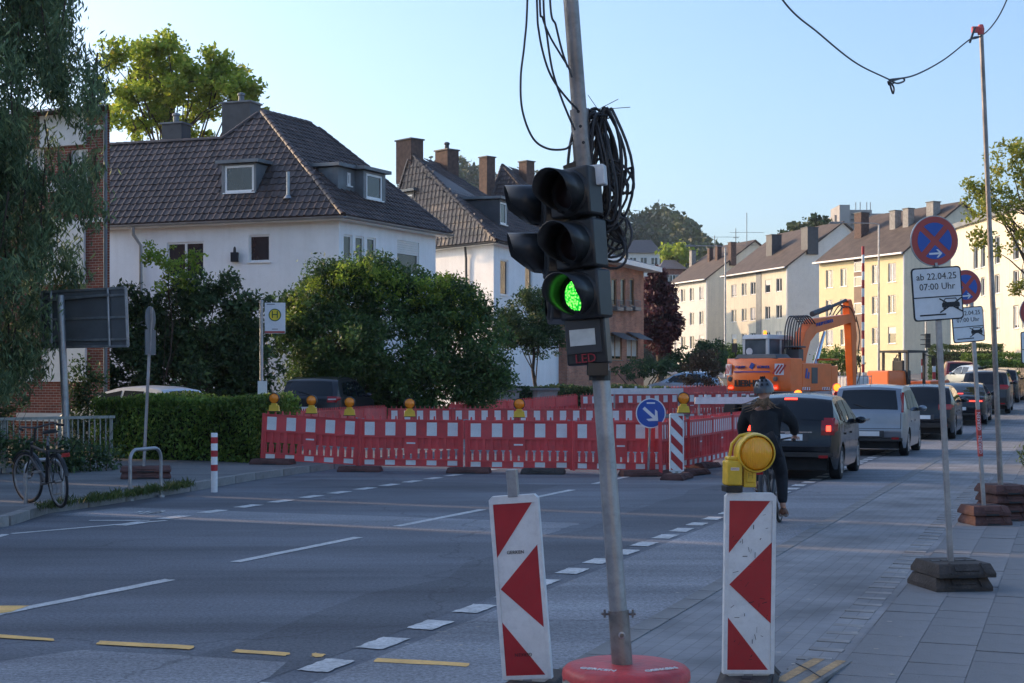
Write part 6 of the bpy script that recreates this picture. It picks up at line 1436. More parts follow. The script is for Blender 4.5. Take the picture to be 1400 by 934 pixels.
# ================================================================ cars
def paint(name, col, metal=.3, rough=.28):
    m = mat(name, col, rough, metal, var=.08, scale=1.5, coat=.35, dirt=.06, spec=.4); return m
def car(name, label, rrw, heading, top, W, wb, ra, paint_m, spec, group=None, cat='car'):
    """rrw: ground point of the right rear wheel; top: upper outline (x from tail, z); ra: rear axle x"""
    L = top[-1][0]; hw = W/2; R = spec.get('R', .31); belt = spec.get('belt', .95); zr = max(z for x, z in top); tum = spec.get('tumble', .20)
    ca, sa = math.cos(heading), math.sin(heading); y_w = -(hw-.11)
    o = Vector((rrw[0]-(ca*ra-sa*y_w), rrw[1]-(sa*ra+ca*y_w), rrw[2])); slope = math.atan2(gz(o.x+ca*3, o.y+sa*3)-gz(o.x, o.y), 3)
    t = thing(name, label, cat, o, group=group, rot=(0, -slope, heading))
    tx = [p[0] for p in top]; tz = [p[1] for p in top]
    xa = [ra, ra+wb]; Ra = R+.055
    xs = sorted(set([0, .015, .03, .05, .08, .12, .17, .24]+list(np.linspace(.3, L-.3, 26))+[L-.2, L-.12, L-.07, L-.03, L-.012, L]+[a+Ra*math.sin(th) for a in xa for th in np.linspace(-math.pi/2, math.pi/2, 13)]+[x for x in tx]))
    xs = [x for i, x in enumerate(xs) if i == 0 or x-xs[i-1] > .004]
    def topz(x): return float(np.interp(x, tx, tz))
    def botz(x):
        z = .20; z = max(z, float(np.interp(x, [0, .03, .15], [.44, .36, .20]))); z = max(z, float(np.interp(x, [L-.2, L-.03, L], [.18, .28, .36])))
        for a in xa:
            dx = abs(x-a)
            if dx < Ra: z = max(z, R+math.sqrt(max(0, Ra*Ra-dx*dx)))
        return min(z, topz(x)-.03)
    def Wd(x, z):
        f = 1.0
        if x < .55: f *= 1-spec.get('rt', .13)*((.55-x)/.55)**2.2
        if x > L-.9: f *= 1-.22*((x-L+.9)/.9)**2.2
        if z < .45: f *= 1-.05*((.45-z)/.3)**1.5
        if z > belt: f *= 1-tum*((z-belt)/(zr-belt))**1.15
        elif z > .62: f *= 1-.015*((z-.62)/(belt-.62))
        return hw*f
    def prof_n(x):
        e = .02; a, b = topz(max(0, x-e)), topz(min(L, x+e)); d = Vector((2*e, b-a)).normalized(); return Vector((-d.y, d.x))
    def surf(x, tt, off=0):
        z = topz(x); n = prof_n(x); bul = .05*(1-tt*tt)+off; bb = 1.0
        if x < .02 or x > L-.02: n = Vector((-1 if x < 1 else 1, 0))
        return Vector((x+n.x*bul, tt*Wd(x, z), z+n.y*bul))
    b = MB(); NT = 10; R_ = 7; rows = []
    for x in xs:
        z1, z0 = topz(x), botz(x); col = []
        side = [Vector((x, Wd(x, z0+(z1-z0)*k/R_), z0+(z1-z0)*k/R_)) for k in range(R_+1)]
        blank = [surf(x, 1-2*k/NT) for k in range(NT+1)]; blank[0] = side[-1].copy(); blank[-1] = Vector((side[-1].x, -side[-1].y, side[-1].z))
        other = [Vector((p.x, -p.y, p.z)) for p in side[::-1]]
        rows.append(side+blank[1:-1]+other)
    n = len(rows[0]); v = [p for r in rows for p in r]
    f = [(i*n+j, i*n+j+1, (i+1)*n+j+1, (i+1)*n+j) for i in range(len(rows)-1) for j in range(n-1)]
    f += [tuple(range(n))[::-1], tuple(range((len(rows)-1)*n, len(rows)*n))]
    me_b = b.add(v, f).build('body', paint_m, t, 32)
    bv = me_b.modifiers.new('b', 'BEVEL'); bv.width = .045; bv.segments = 3; bv.limit_method = 'ANGLE'; bv.angle_limit = math.radians(48)
    MB().box((L/2, 0, .36), (L-.3, W-.42, .36)).build('underbody', MATS['tyre'], t)
    # patches that follow the bodywork
    def top_patch(x0, x1, t0, t1, off, m, nm, nx=6, nt=8, shrink=0, par=t):
        vv, ff = [], []
        for i in range(nx+1):
            x = x0+(x1-x0)*i/nx
            for j in range(nt+1):
                s_ = shrink*(i/nx); vv.append(surf(x, (t0+(t1-t0)*j/nt)*(1-s_), off))
        ff = [(i*(nt+1)+j, i*(nt+1)+j+1, (i+1)*(nt+1)+j+1, (i+1)*(nt+1)+j) for i in range(nx) for j in range(nt)]
        o_ = MB().add(vv, ff).build(nm, m, par, 60); return o_
    def tail_patch(z0, z1, y0, y1, off, m, nm, par=t, ny=5):
        """on the tail: x from the outline at that height"""
        mono = [(0, 0)]+[p for p in top if p[1] <= belt+.45 and p[0] < 1.0]; zz = [p[1] for p in mono]; xx = [p[0] for p in mono]
        vv, ff = [], []; nz = 4
        for i in range(nz+1):
            z = z0+(z1-z0)*i/nz; x = float(np.interp(z, zz, xx))
            for j in range(ny+1):
                y = y0+(y1-y0)*j/ny; w_ = Wd(x, z); tt = max(-1, min(1, y/w_)); vv.append((x-.05*(1-tt*tt)-off, y, z))
        ff = [(i*(ny+1)+j, i*(ny+1)+j+1, (i+1)*(ny+1)+j+1, (i+1)*(ny+1)+j) for i in range(nz) for j in range(ny)]
        return MB().add(vv, ff).build(nm, m, par, 60)
    def side_patch(s_, poly, off, m, nm, par=t):
        """polygon (x,z) on the flank, triangulated as a fan over a dense outline"""
        k = len(poly); pts = []
        for i in range(k):
            a, c = poly[i], poly[(i+1) % k]
            for q in range(4): f_ = q/4; pts.append((a[0]+(c[0]-a[0])*f_, a[1]+(c[1]-a[1])*f_))
        cx, cz = sum(p[0] for p in pts)/len(pts), sum(p[1] for p in pts)/len(pts)
        vv = [(cx, s_*(Wd(cx, cz)+off), cz)]
        for kk in (.5, 1.0):
            vv += [(cx+(x-cx)*kk, s_*(Wd(cx+(x-cx)*kk, cz+(z-cz)*kk)+off), cz+(z-cz)*kk) for x, z in pts]
        n_ = len(pts); ff = [(0, 1+i, 1+(i+1) % n_) for i in range(n_)]+[(1+i, 1+n_+i, 1+n_+(i+1) % n_, 1+(i+1) % n_) for i in range(n_)]
        return MB().add(vv, ff).build(nm, m, par, 60)
    GL = MATS['carglass']
    rg = spec['rear_glass']; top_patch(rg[0], rg[1], -rg[2], rg[2], .006, GL, 'rear_window', shrink=rg[3] if len(rg) > 3 else .06)
    wg = spec['windscreen']; top_patch(wg[0], wg[1], -.86, .86, .006, GL, 'windscreen')
    for s_ in (-1, 1):
        for poly in spec['side_windows']: side_patch(s_, poly, .008, GL, 'side_window')
        if 'trim' in spec:
            for poly in spec['trim']: side_patch(s_, poly, .006, MATS['black_plastic'], 'trim')
        tl = spec['tail']; lm = MATS['red_lens_lit'] if spec.get('lit') else MATS['red_lens']
        y0, y1 = tl[2], min(tl[3], .99)
        lo_ = tail_patch(tl[0], tl[1], s_*hw*y0, s_*hw*y1*.93, .012, MATS['red_lens'], 'tail_lamp')
        if len(tl) > 4: side_patch(s_, [(.03, tl[0]+.02), (tl[4], tl[0]+.08), (tl[4]+.02, tl[1]-.04), (.10, tl[1])], .012, MATS['red_lens'], 'lamp_wrap', lo_)
        if spec.get('lit'): tail_patch(tl[0]+.22*(tl[1]-tl[0]), tl[0]+.55*(tl[1]-tl[0]), s_*hw*(y0+.10), s_*hw*y1*.86, .018, lm, 'brake_light', lo_)
        if spec.get('clear'): tail_patch(tl[0]+.42*(tl[1]-tl[0]), tl[0]+.62*(tl[1]-tl[0]), s_*hw*(y0+.03), s_*hw*y1*.9, .017, MATS['clear_lens'], 'reverse_lens', lo_)
        tail_patch(.40, .45, s_*hw*.62, s_*hw*.80, .014, MATS['red_lens'], 'reflector')
        # mirror
        mx = spec['mirror']; mb = MB(); c = Vector((mx[0], s_*(Wd(mx[0], mx[1])+.11), mx[1]+.03)); mb.lathe([(.001, -.07), (.06, -.06), (.085, 0), (.075, .04), (.001, .06)], 12, c, M=Matrix(((0, 0, 1), (s_*1.25, 0, 0), (0, .85, 0))), cap=False); mi = mb.build('mirror', paint_m if spec.get('mirror_paint', 1) else MATS['black_plastic'], t, 60)
        MB().bar((mx[0], s_*(Wd(mx[0], mx[1])-.03), mx[1]-.02), c+Vector((0, -s_*.02, -.04)), .05, .03).build('mirror_arm', MATS['black_plastic'], mi)
        for z in (.80,): 
            for x in spec.get('handles', ()): MB().box((x, s_*(Wd(x, z)+.012), z+spec.get('hz', 0)), (.17, .022, .03)).build('door_handle', MATS['chrome'] if spec.get('chrome') else paint_m, t)
    if spec.get('lit'): top_patch(spec['high'][0], spec['high'][1], -.16, .16, .012, MATS['red_lens_lit'], 'high_brake_light', 2, 2)
    p = spec['plate']; pl = tail_patch(p-.055, p+.055, -.26, .26, .018, MATS['plate'], 'number_plate'); tail_patch(p-.052, p+.052, .215, .257, .021, MATS['blue_mark'], 'blue_strip', pl)
    for zz in spec.get('seams', ()): tail_patch(zz, zz+.012, -hw*.86, hw*.86, .008, MATS['ink'], 'tailgate_seam', ny=10)
    if spec.get('seams'):
        for s_ in (-1, 1): tail_patch(spec['seams'][0], belt, s_*hw*.84, s_*hw*.855, .009, MATS['ink'], 'tailgate_seam', ny=1)
        tail_patch(belt-.17, belt-.12, -.045, .045, .018, MATS['chrome'], 'badge')
    if 'recess' in spec: q = spec['recess']; tail_patch(q[0], q[1], -.36, .36, .010, MATS['dark_plastic'], 'plate_recess')
    if 'bumper' in spec: bz = spec['bumper']; tail_patch(bz[0], bz[1], -hw*.90, hw*.90, .010, MATS['black_plastic'], 'bumper_trim', ny=12)
    if 'chrome_strip' in spec: z = spec['chrome_strip']; tail_patch(z, z+.02, -.42, .42, .016, MATS['chrome'], 'chrome_strip')
    for x in spec.get('doors', ()):
        for s_ in (-1, 1): side_patch(s_, [(x, .34), (x+.014, .34), (x+.014, belt+.02), (x, belt+.02)], .0035, MATS['ink'], 'door_seam')
    if spec.get('rails'):
        for s_ in (-1, 1):
            x0, x1 = spec['rails']; k = [Vector((x, s_*(Wd(x, topz(x))-.06), topz(x)+(.035 if 0 < i < 8 else -.01))) for i, x in enumerate(np.linspace(x0, x1, 9))]; MB().tube(k, .018, 6).build('roof_rail', MATS['chrome'], t, 60)
    if 'wiper' in spec: x0, x1 = spec['wiper']; MB().bar(surf(x0, -.05, .02), surf(x1, .42, .02), .015, .012).build('rear_wiper', MATS['black_plastic'], t)
    if spec.get('aerial'): q = surf(spec['aerial'], 0, 0); MB().tube([q, q+Vector((-.08, 0, .16))], .006, 5).build('aerial', MATS['black_plastic'], t)
    # wheels
    for x in xa:
        for s_ in (-1, 1):
            c = Vector((x, s_*(hw-.115), R)); Mr = Matrix(((1, 0, 0), (0, 0, s_), (0, 1, 0))); ty = MB(); ty.lathe([(R*.62, -.10), (R*.9, -.105), (R*.985, -.085), (R, -.05), (R, .05), (R*.985, .085), (R*.9, .10), (R*.64, .095)], 28, c, M=Mr, cap=False); w_ = ty.build('wheel', MATS['tyre'], t, 40)
            rm = MB(); rm.lathe([(R*.66, .09), (R*.62, .092), (R*.60, .03), (R*.2, .02), (.001, .03)], 28, c, M=Mr, cap=False)
            rb = rm.build('rim', MATS['lead'], w_, 40); sp = MB()
            for k in range(spec.get('spokes', 5)):
                a = 2*math.pi*k/spec.get('spokes', 5)+.3; sp.hexa([c+Mr @ Vector(q) for q in [(math.cos(a+e)*r_, math.sin(a+e)*r_, zz) for zz in (.05, .088) for (r_, e) in ((R*.12, -.8), (R*.63, -.24), (R*.63, .24), (R*.12, .8))]])
            sp.lathe([(R*.665, .086), (R*.655, .098), (R*.60, .095), (R*.60, .08)], 28, c, M=Mr, cap=False); sp.build('spokes', MATS['rim'], rb, 40)
    return t
black = paint('paint_black', (.012, .013, .016), .2, .22); silver = paint('paint_silver', (.27, .29, .325), .7, .32); darkgrey = paint('paint_darkgrey', (.035, .038, .045), .4, .28); navy = paint('paint_navy', (.012, .015, .022), .3, .25)
white_p = paint('paint_white', (.55, .58, .62), .1, .3); redp = paint('paint_red', (.28, .03, .035), .3, .3); pale = paint('paint_paleblue', (.36, .46, .56), .4, .3); wsil = paint('paint_lightsilver', (.45, .46, .45), .7, .3)
hatch = [(0, .60), (.03, .66), (.05, .80), (.06, .95), (.10, 1.02), (.24, 1.20), (.38, 1.35), (.44, 1.40), (.75, 1.455), (1.35, 1.48), (1.9, 1.45), (2.25, 1.36), (2.65, 1.15), (3.0, .98), (3.5, .86), (3.78, .74), (3.9, .62), (3.95, .5)]
car('black_hatchback', 'black hatchback with lit brake lights behind the cyclist', G(1144, 655), HEAD+.02, hatch, 1.74, 2.49, .68, black,
    dict(belt=.98, tumble=.23, rt=.16, rear_glass=(.115, .385, .80, .10), windscreen=(2.28, 2.96), side_windows=[[(.52, 1.06), (.90, 1.02), (.92, 1.36), (.60, 1.34)], [(.98, 1.01), (1.62, .98), (1.62, 1.40), (.98, 1.38)], [(1.70, .98), (2.72, .98), (2.30, 1.30), (1.95, 1.39), (1.70, 1.40)]], tail=(.80, 1.10, .66, 1.0, .26), lit=True, high=(.40, .43), plate=.76, recess=(.69, .83), seams=(.60,), bumper=(.42, .50), chrome_strip=.84, mirror=(2.55, .98), spokes=7, handles=(1.1, 1.95), doors=(1.0, 1.65, 2.62), wiper=(.12, .20), R=.305))
mpv = [(0, .58), (.02, .66), (.04, .78), (.05, .98), (.08, 1.06), (.16, 1.30), (.24, 1.50), (.30, 1.56), (.7, 1.60), (1.4, 1.62), (2.0, 1.58), (2.35, 1.48), (2.9, 1.16), (3.2, 1.02), (3.65, .90), (3.9, .76), (4.0, .62), (4.05, .5)]
car('silver_minivan', 'silver compact minivan waiting behind the black hatchback', G(1237, 623), HEAD, mpv, 1.72, 2.63, .70, silver,
    dict(belt=1.0, tumble=.16, rt=.13, rear_glass=(.085, .25, .86, .04), windscreen=(2.4, 3.15), side_windows=[[(.40, 1.10), (.95, 1.05), (.97, 1.50), (.50, 1.50)], [(1.03, 1.04), (1.75, 1.02), (1.75, 1.53), (1.03, 1.52)], [(1.83, 1.02), (2.85, 1.02), (2.45, 1.40), (2.2, 1.50), (1.83, 1.53)]], tail=(1.02, 1.48, .86, 1.0, .12), plate=.53, recess=(.45, .60), seams=(.64,), bumper=(.36, .43), mirror=(2.75, 1.04), spokes=7, handles=(1.15, 2.0), doors=(1.0, 1.79, 2.85), wiper=(.09, .12), aerial=.4, R=.31))
crossover = [(0, .62), (.03, .70), (.05, .85), (.07, 1.02), (.12, 1.08), (.30, 1.32), (.42, 1.45), (.5, 1.49), (.9, 1.53), (1.6, 1.55), (2.2, 1.50), (2.5, 1.42), (3.1, 1.08), (3.35, 1.0), (3.9, .92), (4.25, .80), (4.35, .66), (4.38, .5)]
def cross_spec(**k):
    d = dict(belt=1.03, tumble=.22, rt=.15, rear_glass=(.13, .42, .82, .08), windscreen=(2.55, 3.28), side_windows=[[(.60, 1.14), (1.05, 1.08), (1.07, 1.44), (.75, 1.43)], [(1.12, 1.08), (1.9, 1.06), (1.9, 1.48), (1.12, 1.46)], [(1.98, 1.06), (3.0, 1.06), (2.55, 1.38), (2.3, 1.45), (1.98, 1.48)]], tail=(.88, 1.03, .52, 1.0, .30), plate=.66, recess=(.59, .73), seams=(.56,), bumper=(.36, .50), mirror=(2.85, 1.06), spokes=5, handles=(1.2, 2.15), R=.34, aerial=.7); d.update(k); return d
car('dark_crossover', 'dark blue-black crossover behind the first no-stopping sign post', G(1302, 600.5), HEAD, crossover, 1.82, 2.69, .85, navy, cross_spec())
coupe = [(0, .62), (.03, .72), (.05, .86), (.08, .95), (.30, 1.0), (.60, 1.12), (1.1, 1.28), (1.5, 1.36), (2.1, 1.39), (2.6, 1.34), (2.9, 1.24), (3.5, .96), (4.1, .86), (4.55, .72), (4.70, .58), (4.73, .48)]
car('dark_saloon', 'low dark fastback saloon with red light strip in the queue', G(1346, 581), HEAD, coupe, 1.84, 2.82, .95, navy,
    dict(belt=.93, tumble=.24, rt=.16, rear_glass=(.42, 1.25, .78, .05), windscreen=(2.92, 3.44), side_windows=[[(1.0, 1.05), (1.7, .97), (1.7, 1.30), (1.35, 1.27)], [(1.78, .97), (2.95, .97), (2.65, 1.22), (2.3, 1.31), (1.78, 1.32)]], tail=(.80, .90, .30, 1.0, .25), lit=True, high=(.36, .40), plate=.58, bumper=(.36, .44), mirror=(3.05, .98), spokes=5, handles=(1.3, 2.2), R=.33))
suv = [(0, .66), (.03, .74), (.05, .90), (.07, 1.08), (.12, 1.14), (.28, 1.40), (.40, 1.56), (.5, 1.62), (.9, 1.66), (1.6, 1.68), (2.2, 1.63), (2.5, 1.55), (3.1, 1.18), (3.35, 1.08), (3.9, 1.0), (4.3, .88), (4.42, .72), (4.45, .55)]
suvspec = dict(belt=1.08, tumble=.20, rear_glass=(.13, .40, .84, .08), side_windows=[[(.55, 1.22), (1.0, 1.15), (1.02, 1.56), (.72, 1.55)], [(1.08, 1.15), (1.9, 1.13), (1.9, 1.60), (1.08, 1.58)], [(1.98, 1.13), (3.0, 1.13), (2.55, 1.50), (2.3, 1.57), (1.98, 1.60)]], tail=(.98, 1.16, .60, 1.0, .28), mirror=(2.85, 1.14))
car('dark_suv', 'dark grey sport utility car near the head of the queue', G(1378, 566), HEAD, suv, 1.86, 2.69, .86, darkgrey, cross_spec(**suvspec))
car('dark_estate', 'dark car mostly hidden in front of the grey sport utility car', G(1391, 551), HEAD-.05, crossover, 1.82, 2.69, .85, black, cross_spec())
car('pale_silver_car', 'light silver car turning at the bend ahead of the queue', G(1362, 537), HEAD+.55, hatch, 1.74, 2.49, .68, wsil, dict(belt=.98, tumble=.23, rear_glass=(.115, .385, .80, .10), windscreen=(2.28, 2.96), side_windows=[[(.98, 1.01), (1.62, .98), (1.62, 1.40), (.98, 1.38)], [(1.70, .98), (2.72, .98), (2.30, 1.30), (1.95, 1.39), (1.70, 1.40)]], tail=(.80, 1.05, .75, 1.0), plate=.76, mirror=(2.55, .98), R=.305))
car('dark_red_car', 'dark red hatchback at the bend beyond the striped poles', G(1330, 533), HEAD+.15, mpv, 1.72, 2.6, .7, redp, dict(belt=1.0, tumble=.2, rear_glass=(.085, .25, .84, .04), windscreen=(2.4, 3.15), side_windows=[[(1.03, 1.04), (1.75, 1.02), (1.75, 1.53), (1.03, 1.52)], [(1.83, 1.02), (2.85, 1.02), (2.45, 1.40), (1.83, 1.53)]], tail=(.90, 1.1, .75, 1.0), plate=.6, mirror=(2.75, 1.04), R=.31))
# parked on the left
p = P(470, 0, 43.0); kuga = car('parked_suv', 'black sport utility car with roof rails parked before the big evergreen bush', (p.x, 43.0, .16), math.radians(80), suv, 1.84, 2.69, .86, darkgrey, cross_spec(**suvspec, rails=(.6, 2.4), clear=True, plate=.80, wiper=(.14, .2)))
p = P(262, 0, 37.0); car('parked_white_car', 'pale car parked behind the clipped hedge, only its roof showing', (p.x, 37.2, .12), math.radians(152), hatch, 1.74, 2.49, .68, white_p, dict(belt=.98, tumble=.23, rear_glass=(.115, .385, .80, .10), windscreen=(2.28, 2.96), side_windows=[[(.52, 1.06), (.90, 1.02), (.92, 1.36), (.60, 1.34)], [(.98, 1.01), (1.62, .98), (1.62, 1.40), (.98, 1.38)], [(1.70, .98), (2.72, .98), (2.30, 1.30), (1.70, 1.40)]], tail=(.80, 1.10, .66, 1.0), plate=.76, mirror=(2.55, .98), R=.305))
p = P(972, 0, 72); car('parked_blue_car', 'pale blue car parked beyond the far barrier row', (p.x, 72, gz(p.x, 72)), math.radians(165), hatch, 1.74, 2.49, .68, pale, dict(belt=.98, tumble=.23, rear_glass=(.115, .385, .80, .10), windscreen=(2.28, 2.96), side_windows=[[(.98, 1.01), (1.62, .98), (1.62, 1.40), (.98, 1.38)], [(1.70, .98), (2.72, .98), (2.30, 1.30), (1.70, 1.40)]], tail=(.80, 1.10, .66, 1.0), plate=.76, mirror=(2.55, .98), R=.305))
# ================================================================ excavator and plant
D = 51; q = P(1068, 0, D); phi = math.radians(40); hd = math.pi/2-phi
ex = thing('wheeled_excavator', 'orange wheeled excavator with grey cab and raised boom inside the barriers', 'excavator', (q.x, q.y, gz(q.x, q.y)), hd)
OR = MATS['exc_orange']; GR = MATS['exc_grey']
b = MB(); b.box((0, 0, .85), (3.6, 1.0, .5)); b.box((0, 0, 1.12), (1.2, 1.3, .16)); b.build('undercarriage', GR, ex)
for x in (-1.3, 1.3):
    for y in (-1.0, 1.0):
        Mr = Matrix(((1, 0, 0), (0, 0, 1 if y > 0 else -1), (0, 1, 0))); w_ = MB().lathe([(.28, -.25), (.46, -.26), (.52, -.2), (.52, .2), (.46, .26), (.28, .25)], 24, (x, y, .52), M=Mr, cap=False).build('wheel', MATS['tyre'], ex, 40)
        MB().lathe([(.28, .22), (.2, .15), (.001, .15)], 16, (x, y, .52), M=Mr, cap=False).build('hub', GR, w_, 40)
# counterweight: plan outline swept in z with rounded tail
def outline(k, tail): return [(-.75, -1.24), (-1.55, -1.24), (-1.86-tail, -1.02), (-1.98-tail, -.55), (-2.0-tail, 0), (-1.98-tail, .55), (-1.86-tail, 1.02), (-1.55, 1.24), (-.75, 1.24)]
zs = [(1.24, -.10), (1.36, .0), (1.62, .02), (2.05, -.04), (2.28, -.12), (2.36, -.22)]; v, f = [], []
for z, tl in zs: v += [(x, y, z) for x, y in outline(0, tl)]
n = 9; f = [(i*n+j, i*n+(j+1) % n, (i+1)*n+(j+1) % n, (i+1)*n+j) for i in range(len(zs)-1) for j in range(n)]+[tuple(range(n))[::-1], tuple(range((len(zs)-1)*n, len(zs)*n))]
cw = MB().add(v, f).build('counterweight', OR, ex, 35, .03)
b = MB(); b.box((.30, -.93, 1.72), (2.1, .62, .96)); b.box((.3, .93, 1.45), (2.1, .62, .45)); b.box((.2, 0, 1.35), (2.0, 1.3, .25)); b.build('engine_housing', OR, ex, None, .04)
b = MB(); b.box((-.35, -.93, 2.10), (.5, .60, .12)); b.box((-1.25, 0, 2.42), (1.0, 1.7, .16), None, .85); b.build('engine_hood', GR, ex, None, .03)
text('lettering', 'LIEBHERR', .31, MATS['ink'], cw, frame((-2.01, 0, 1.50), (0, -1, 0), (0, 0, 1)), .03, bold=.007)
for y in (.62, .0, -.62):
    if y == 0: MB().box((-1.975, 0, 2.10), (.02, .14, .2), Matrix.Rotation(.5, 3, 'X')).build('logo_mark', MATS['blue_mark'], cw)
text('lettering', 'PHILIPP', .12, MATS['blue_mark'], cw, frame((-1.985, .45, 2.06), (0, -1, 0), (0, 0, 1)), .02); text('lettering', 'KÖRNER', .12, MATS['blue_mark'], cw, frame((-1.985, -.45, 2.06), (0, -1, 0), (0, 0, 1)), .02); MB().box((-1.985, 0, 1.90), (.02, 1.4, .035)).build('small_print', MATS['blue_mark'], cw)
for y in (1.0, -1.0):
    R_ = Matrix.Rotation(-.55 if y > 0 else .55, 3, 'Z'); c = Vector((-1.86, y*.98, 1.98)); b = MB(); b.box(c, (.06, .30, .38), R_); pl = b.build('warning_panel', MATS['white_refl'], cw)
    for k in (-1, 0, 1): MB().box(c+R_ @ Vector((-.0325, k*.11, 0)), (.004, .055, .36), R_ @ Matrix.Rotation(.6, 3, 'X')).build('stripe', MATS['red_refl'], pl)
    MB().lathe([(.09, 0), (.09, .02), (.05, .03)], 14, (-1.93, y*.88, 1.66), M=Matrix(((0, 0, -1), (1, 0, 0), (0, 1, 0)))).build('socket', GR, cw); MB().box((-1.94, y*.86, 1.36), (.03, .16, .07)).build('tail_light', MATS['red_lens_lit'], cw)
b = MB(); b.box((.10, -1.245, 1.78), (.42, .02, .55)); b.build('side_vent', GR, ex, None, .03); MB().box((-.48, -1.246, 1.85), (.10, .02, .34), Matrix.Rotation(.25, 3, 'Y')).build('logo_mark', MATS['blue_mark'], ex); MB().box((-.33, -1.246, 1.78), (.10, .02, .22), Matrix.Rotation(.25, 3, 'Y')).build('logo_mark', MATS['blue_mark'], ex)
for x in (-.5, .9): 
    wpl = MB().box((x, -1.247, 1.33), (.5, .02, .10)).build('warning_strip', MATS['white_refl'], ex)
    for k in range(3): MB().box((x-.17+k*.16, -1.259, 1.33), (.07, .004, .10), Matrix.Rotation(.5, 3, 'Y')).build('stripe', MATS['red_refl'], wpl)
# cab on the left side
cx0, cx1, cy0, cy1 = -.55, 1.25, .20, 1.22; cb = MB()
cb.box(((cx0+cx1)/2, (cy0+cy1)/2, 3.13), (cx1-cx0+.08, cy1-cy0+.06, .16), None, .92); cab = cb.build('cab_roof', MATS['exc_white'], ex, None, .03)
b = MB(); b.box(((cx0+cx1)/2, (cy0+cy1)/2, 1.95), (cx1-cx0, cy1-cy0, .75)); b.build('cab_body', MATS['exc_white'], ex, None, .02)
b = MB()
for x in (cx0+.05, .35, cx1-.05):
    for y in (cy0+.05, cy1-.05): b.box((x, y, 2.69), (.10, .09, .74))
b.build('cab_pillars', MATS['exc_white'], ex)
b = MB(); b.box(((cx0+cx1)/2, (cy0+cy1)/2, 2.69), (cx1-cx0-.06, cy1-cy0-.06, .735)); b.build('cab_glass', mat('cab_glass', (.10, .12, .14), .08, var=.3, scale=2, spec=.6), ex)
k = MB(); k.prism([(.13*math.cos(a), .13*math.sin(a)) for a in [2*math.pi*i/20 for i in range(20)]], 0, .01, Matrix.Translation((cx0-.002, .95, 2.62)) @ Matrix.Rotation(-math.pi/2, 4, 'Z')); k.build('speed_disc', MATS['sign_white'], ex)
b = MB(); b.lathe([(.06, 0), (.065, .10), (.04, .15)], 10, (.1, .7, 3.22)); b.build('beacon_light', MATS['orange_lit'], ex)
b = MB(); b.tube([(-.6, 1.15, 2.3), (-.9, 1.3, 2.5), (-.9, 1.3, 2.9)], .025, 6); b.box((-.92, 1.32, 2.75), (.05, .18, .32)); b.build('mirror', MATS['black_plastic'], ex)
# boom, dipper and cylinders
def beam(nm, pts, ws, hs, m, par=ex, y=-.25):
    v, f = [], []; n = len(pts)
    for i, p in enumerate(pts):
        a = Vector(pts[max(0, i-1)]); c = Vector(pts[min(n-1, i+1)]); d = (c-a).normalized(); nn = Vector((-d.y, d.x))
        for s1, s2 in ((-1, -1), (1, -1), (1, 1), (-1, 1)): v.append((p[0]+nn.x*hs[i]/2*s2, y+ws[i]/2*s1, p[1]+nn.y*hs[i]/2*s2))
    f = [(i*4+j, i*4+(j+1) % 4, (i+1)*4+(j+1) % 4, (i+1)*4+j) for i in range(n-1) for j in range(4)]+[(3, 2, 1, 0), tuple(range(4*n-4, 4*n))]
    return MB().add(v, f).build(nm, m, par, None, .02)
beam('boom', [(.55, 1.75), (.80, 2.55), (1.10, 3.15), (1.7, 3.55), (3.0, 3.72), (4.45, 3.92)], [.46, .42, .40, .38, .36, .34], [.38, .44, .50, .52, .42, .32], OR)
beam('dipper', [(4.42, 4.6), (4.56, 4.12), (4.68, 3.5), (4.75, 2.2), (4.8, 1.35)], [.26, .30, .30, .28, .26], [.22, .40, .42, .34, .24], OR)
b = MB(); b.tube([(1.75, -.25, 3.98), (3.1, -.25, 4.28)], .10, 10); b.tube([(3.1, -.25, 4.28), (4.32, -.25, 4.58)], .06, 10); b.build('dipper_cylinder', GR, ex, 40)
for y in (-.62, .12): MB().tube([(1.05, y, 1.75), (1.55, y, 2.6), (2.0, y, 3.35)], [.085, .08, .05], 10).build('boom_cylinder', MATS['chrome'], ex, 40)
MB().tube([(5.0, -.25, 3.3), (5.08, -.25, 1.9)], .07, 10).build('bucket_cylinder', GR, ex, 40)
b = MB(); b.prism([(4.45, 1.25), (5.15, 1.3), (5.45, .75), (5.1, .42), (4.5, .45), (4.25, .8)], -.75, .25); b.build('bucket', GR, ex, None, .03)
b = MB(); b.box((.42, -.3, 2.5), (.34, .5, .4)); b.box((.38, -.32, 2.78), (.5, .62, .06)); b.build('hose_block', GR, ex, None, .02)
b = MB()
for k in range(7): y = -.56+k*.1; b.tube(spline([(.32, y, 2.7), (.34, y, 3.35), (.58, y, 3.82), (1.0, y, 3.85), (1.4, y, 3.62)], 6), .026, 6)
for k in range(3): y = -.4+k*.14; b.tube(spline([(3.3, y, 4.0), (3.8, y, 4.28+.08*k), (4.4, y, 4.3), (4.85, y, 3.8)], 6), .022, 6); b.tube(spline([(4.85, y, 4.0), (5.15, y, 3.3), (5.0, y, 2.6), (5.2, y, 2.0), (4.95, y, 1.5)], 6), .022, 6)
b.build('hydraulic_hoses', MATS['cable'], ex, 60)['kind'] = 'stuff'
text('lettering', 'PHILIPP KÖRNER', .17, MATS['blue_mark'], ex, frame((2.3, -.468, 3.68), (.985, 0, .16), (0, 0, 1)), .01)
b = MB(); b.box((1.55, -.95, 1.75), (.5, .6, .75)); b.box((1.62, -.95, 2.35), (.65, .55, .06)); b.build('tool_box', OR, ex, None, .03)
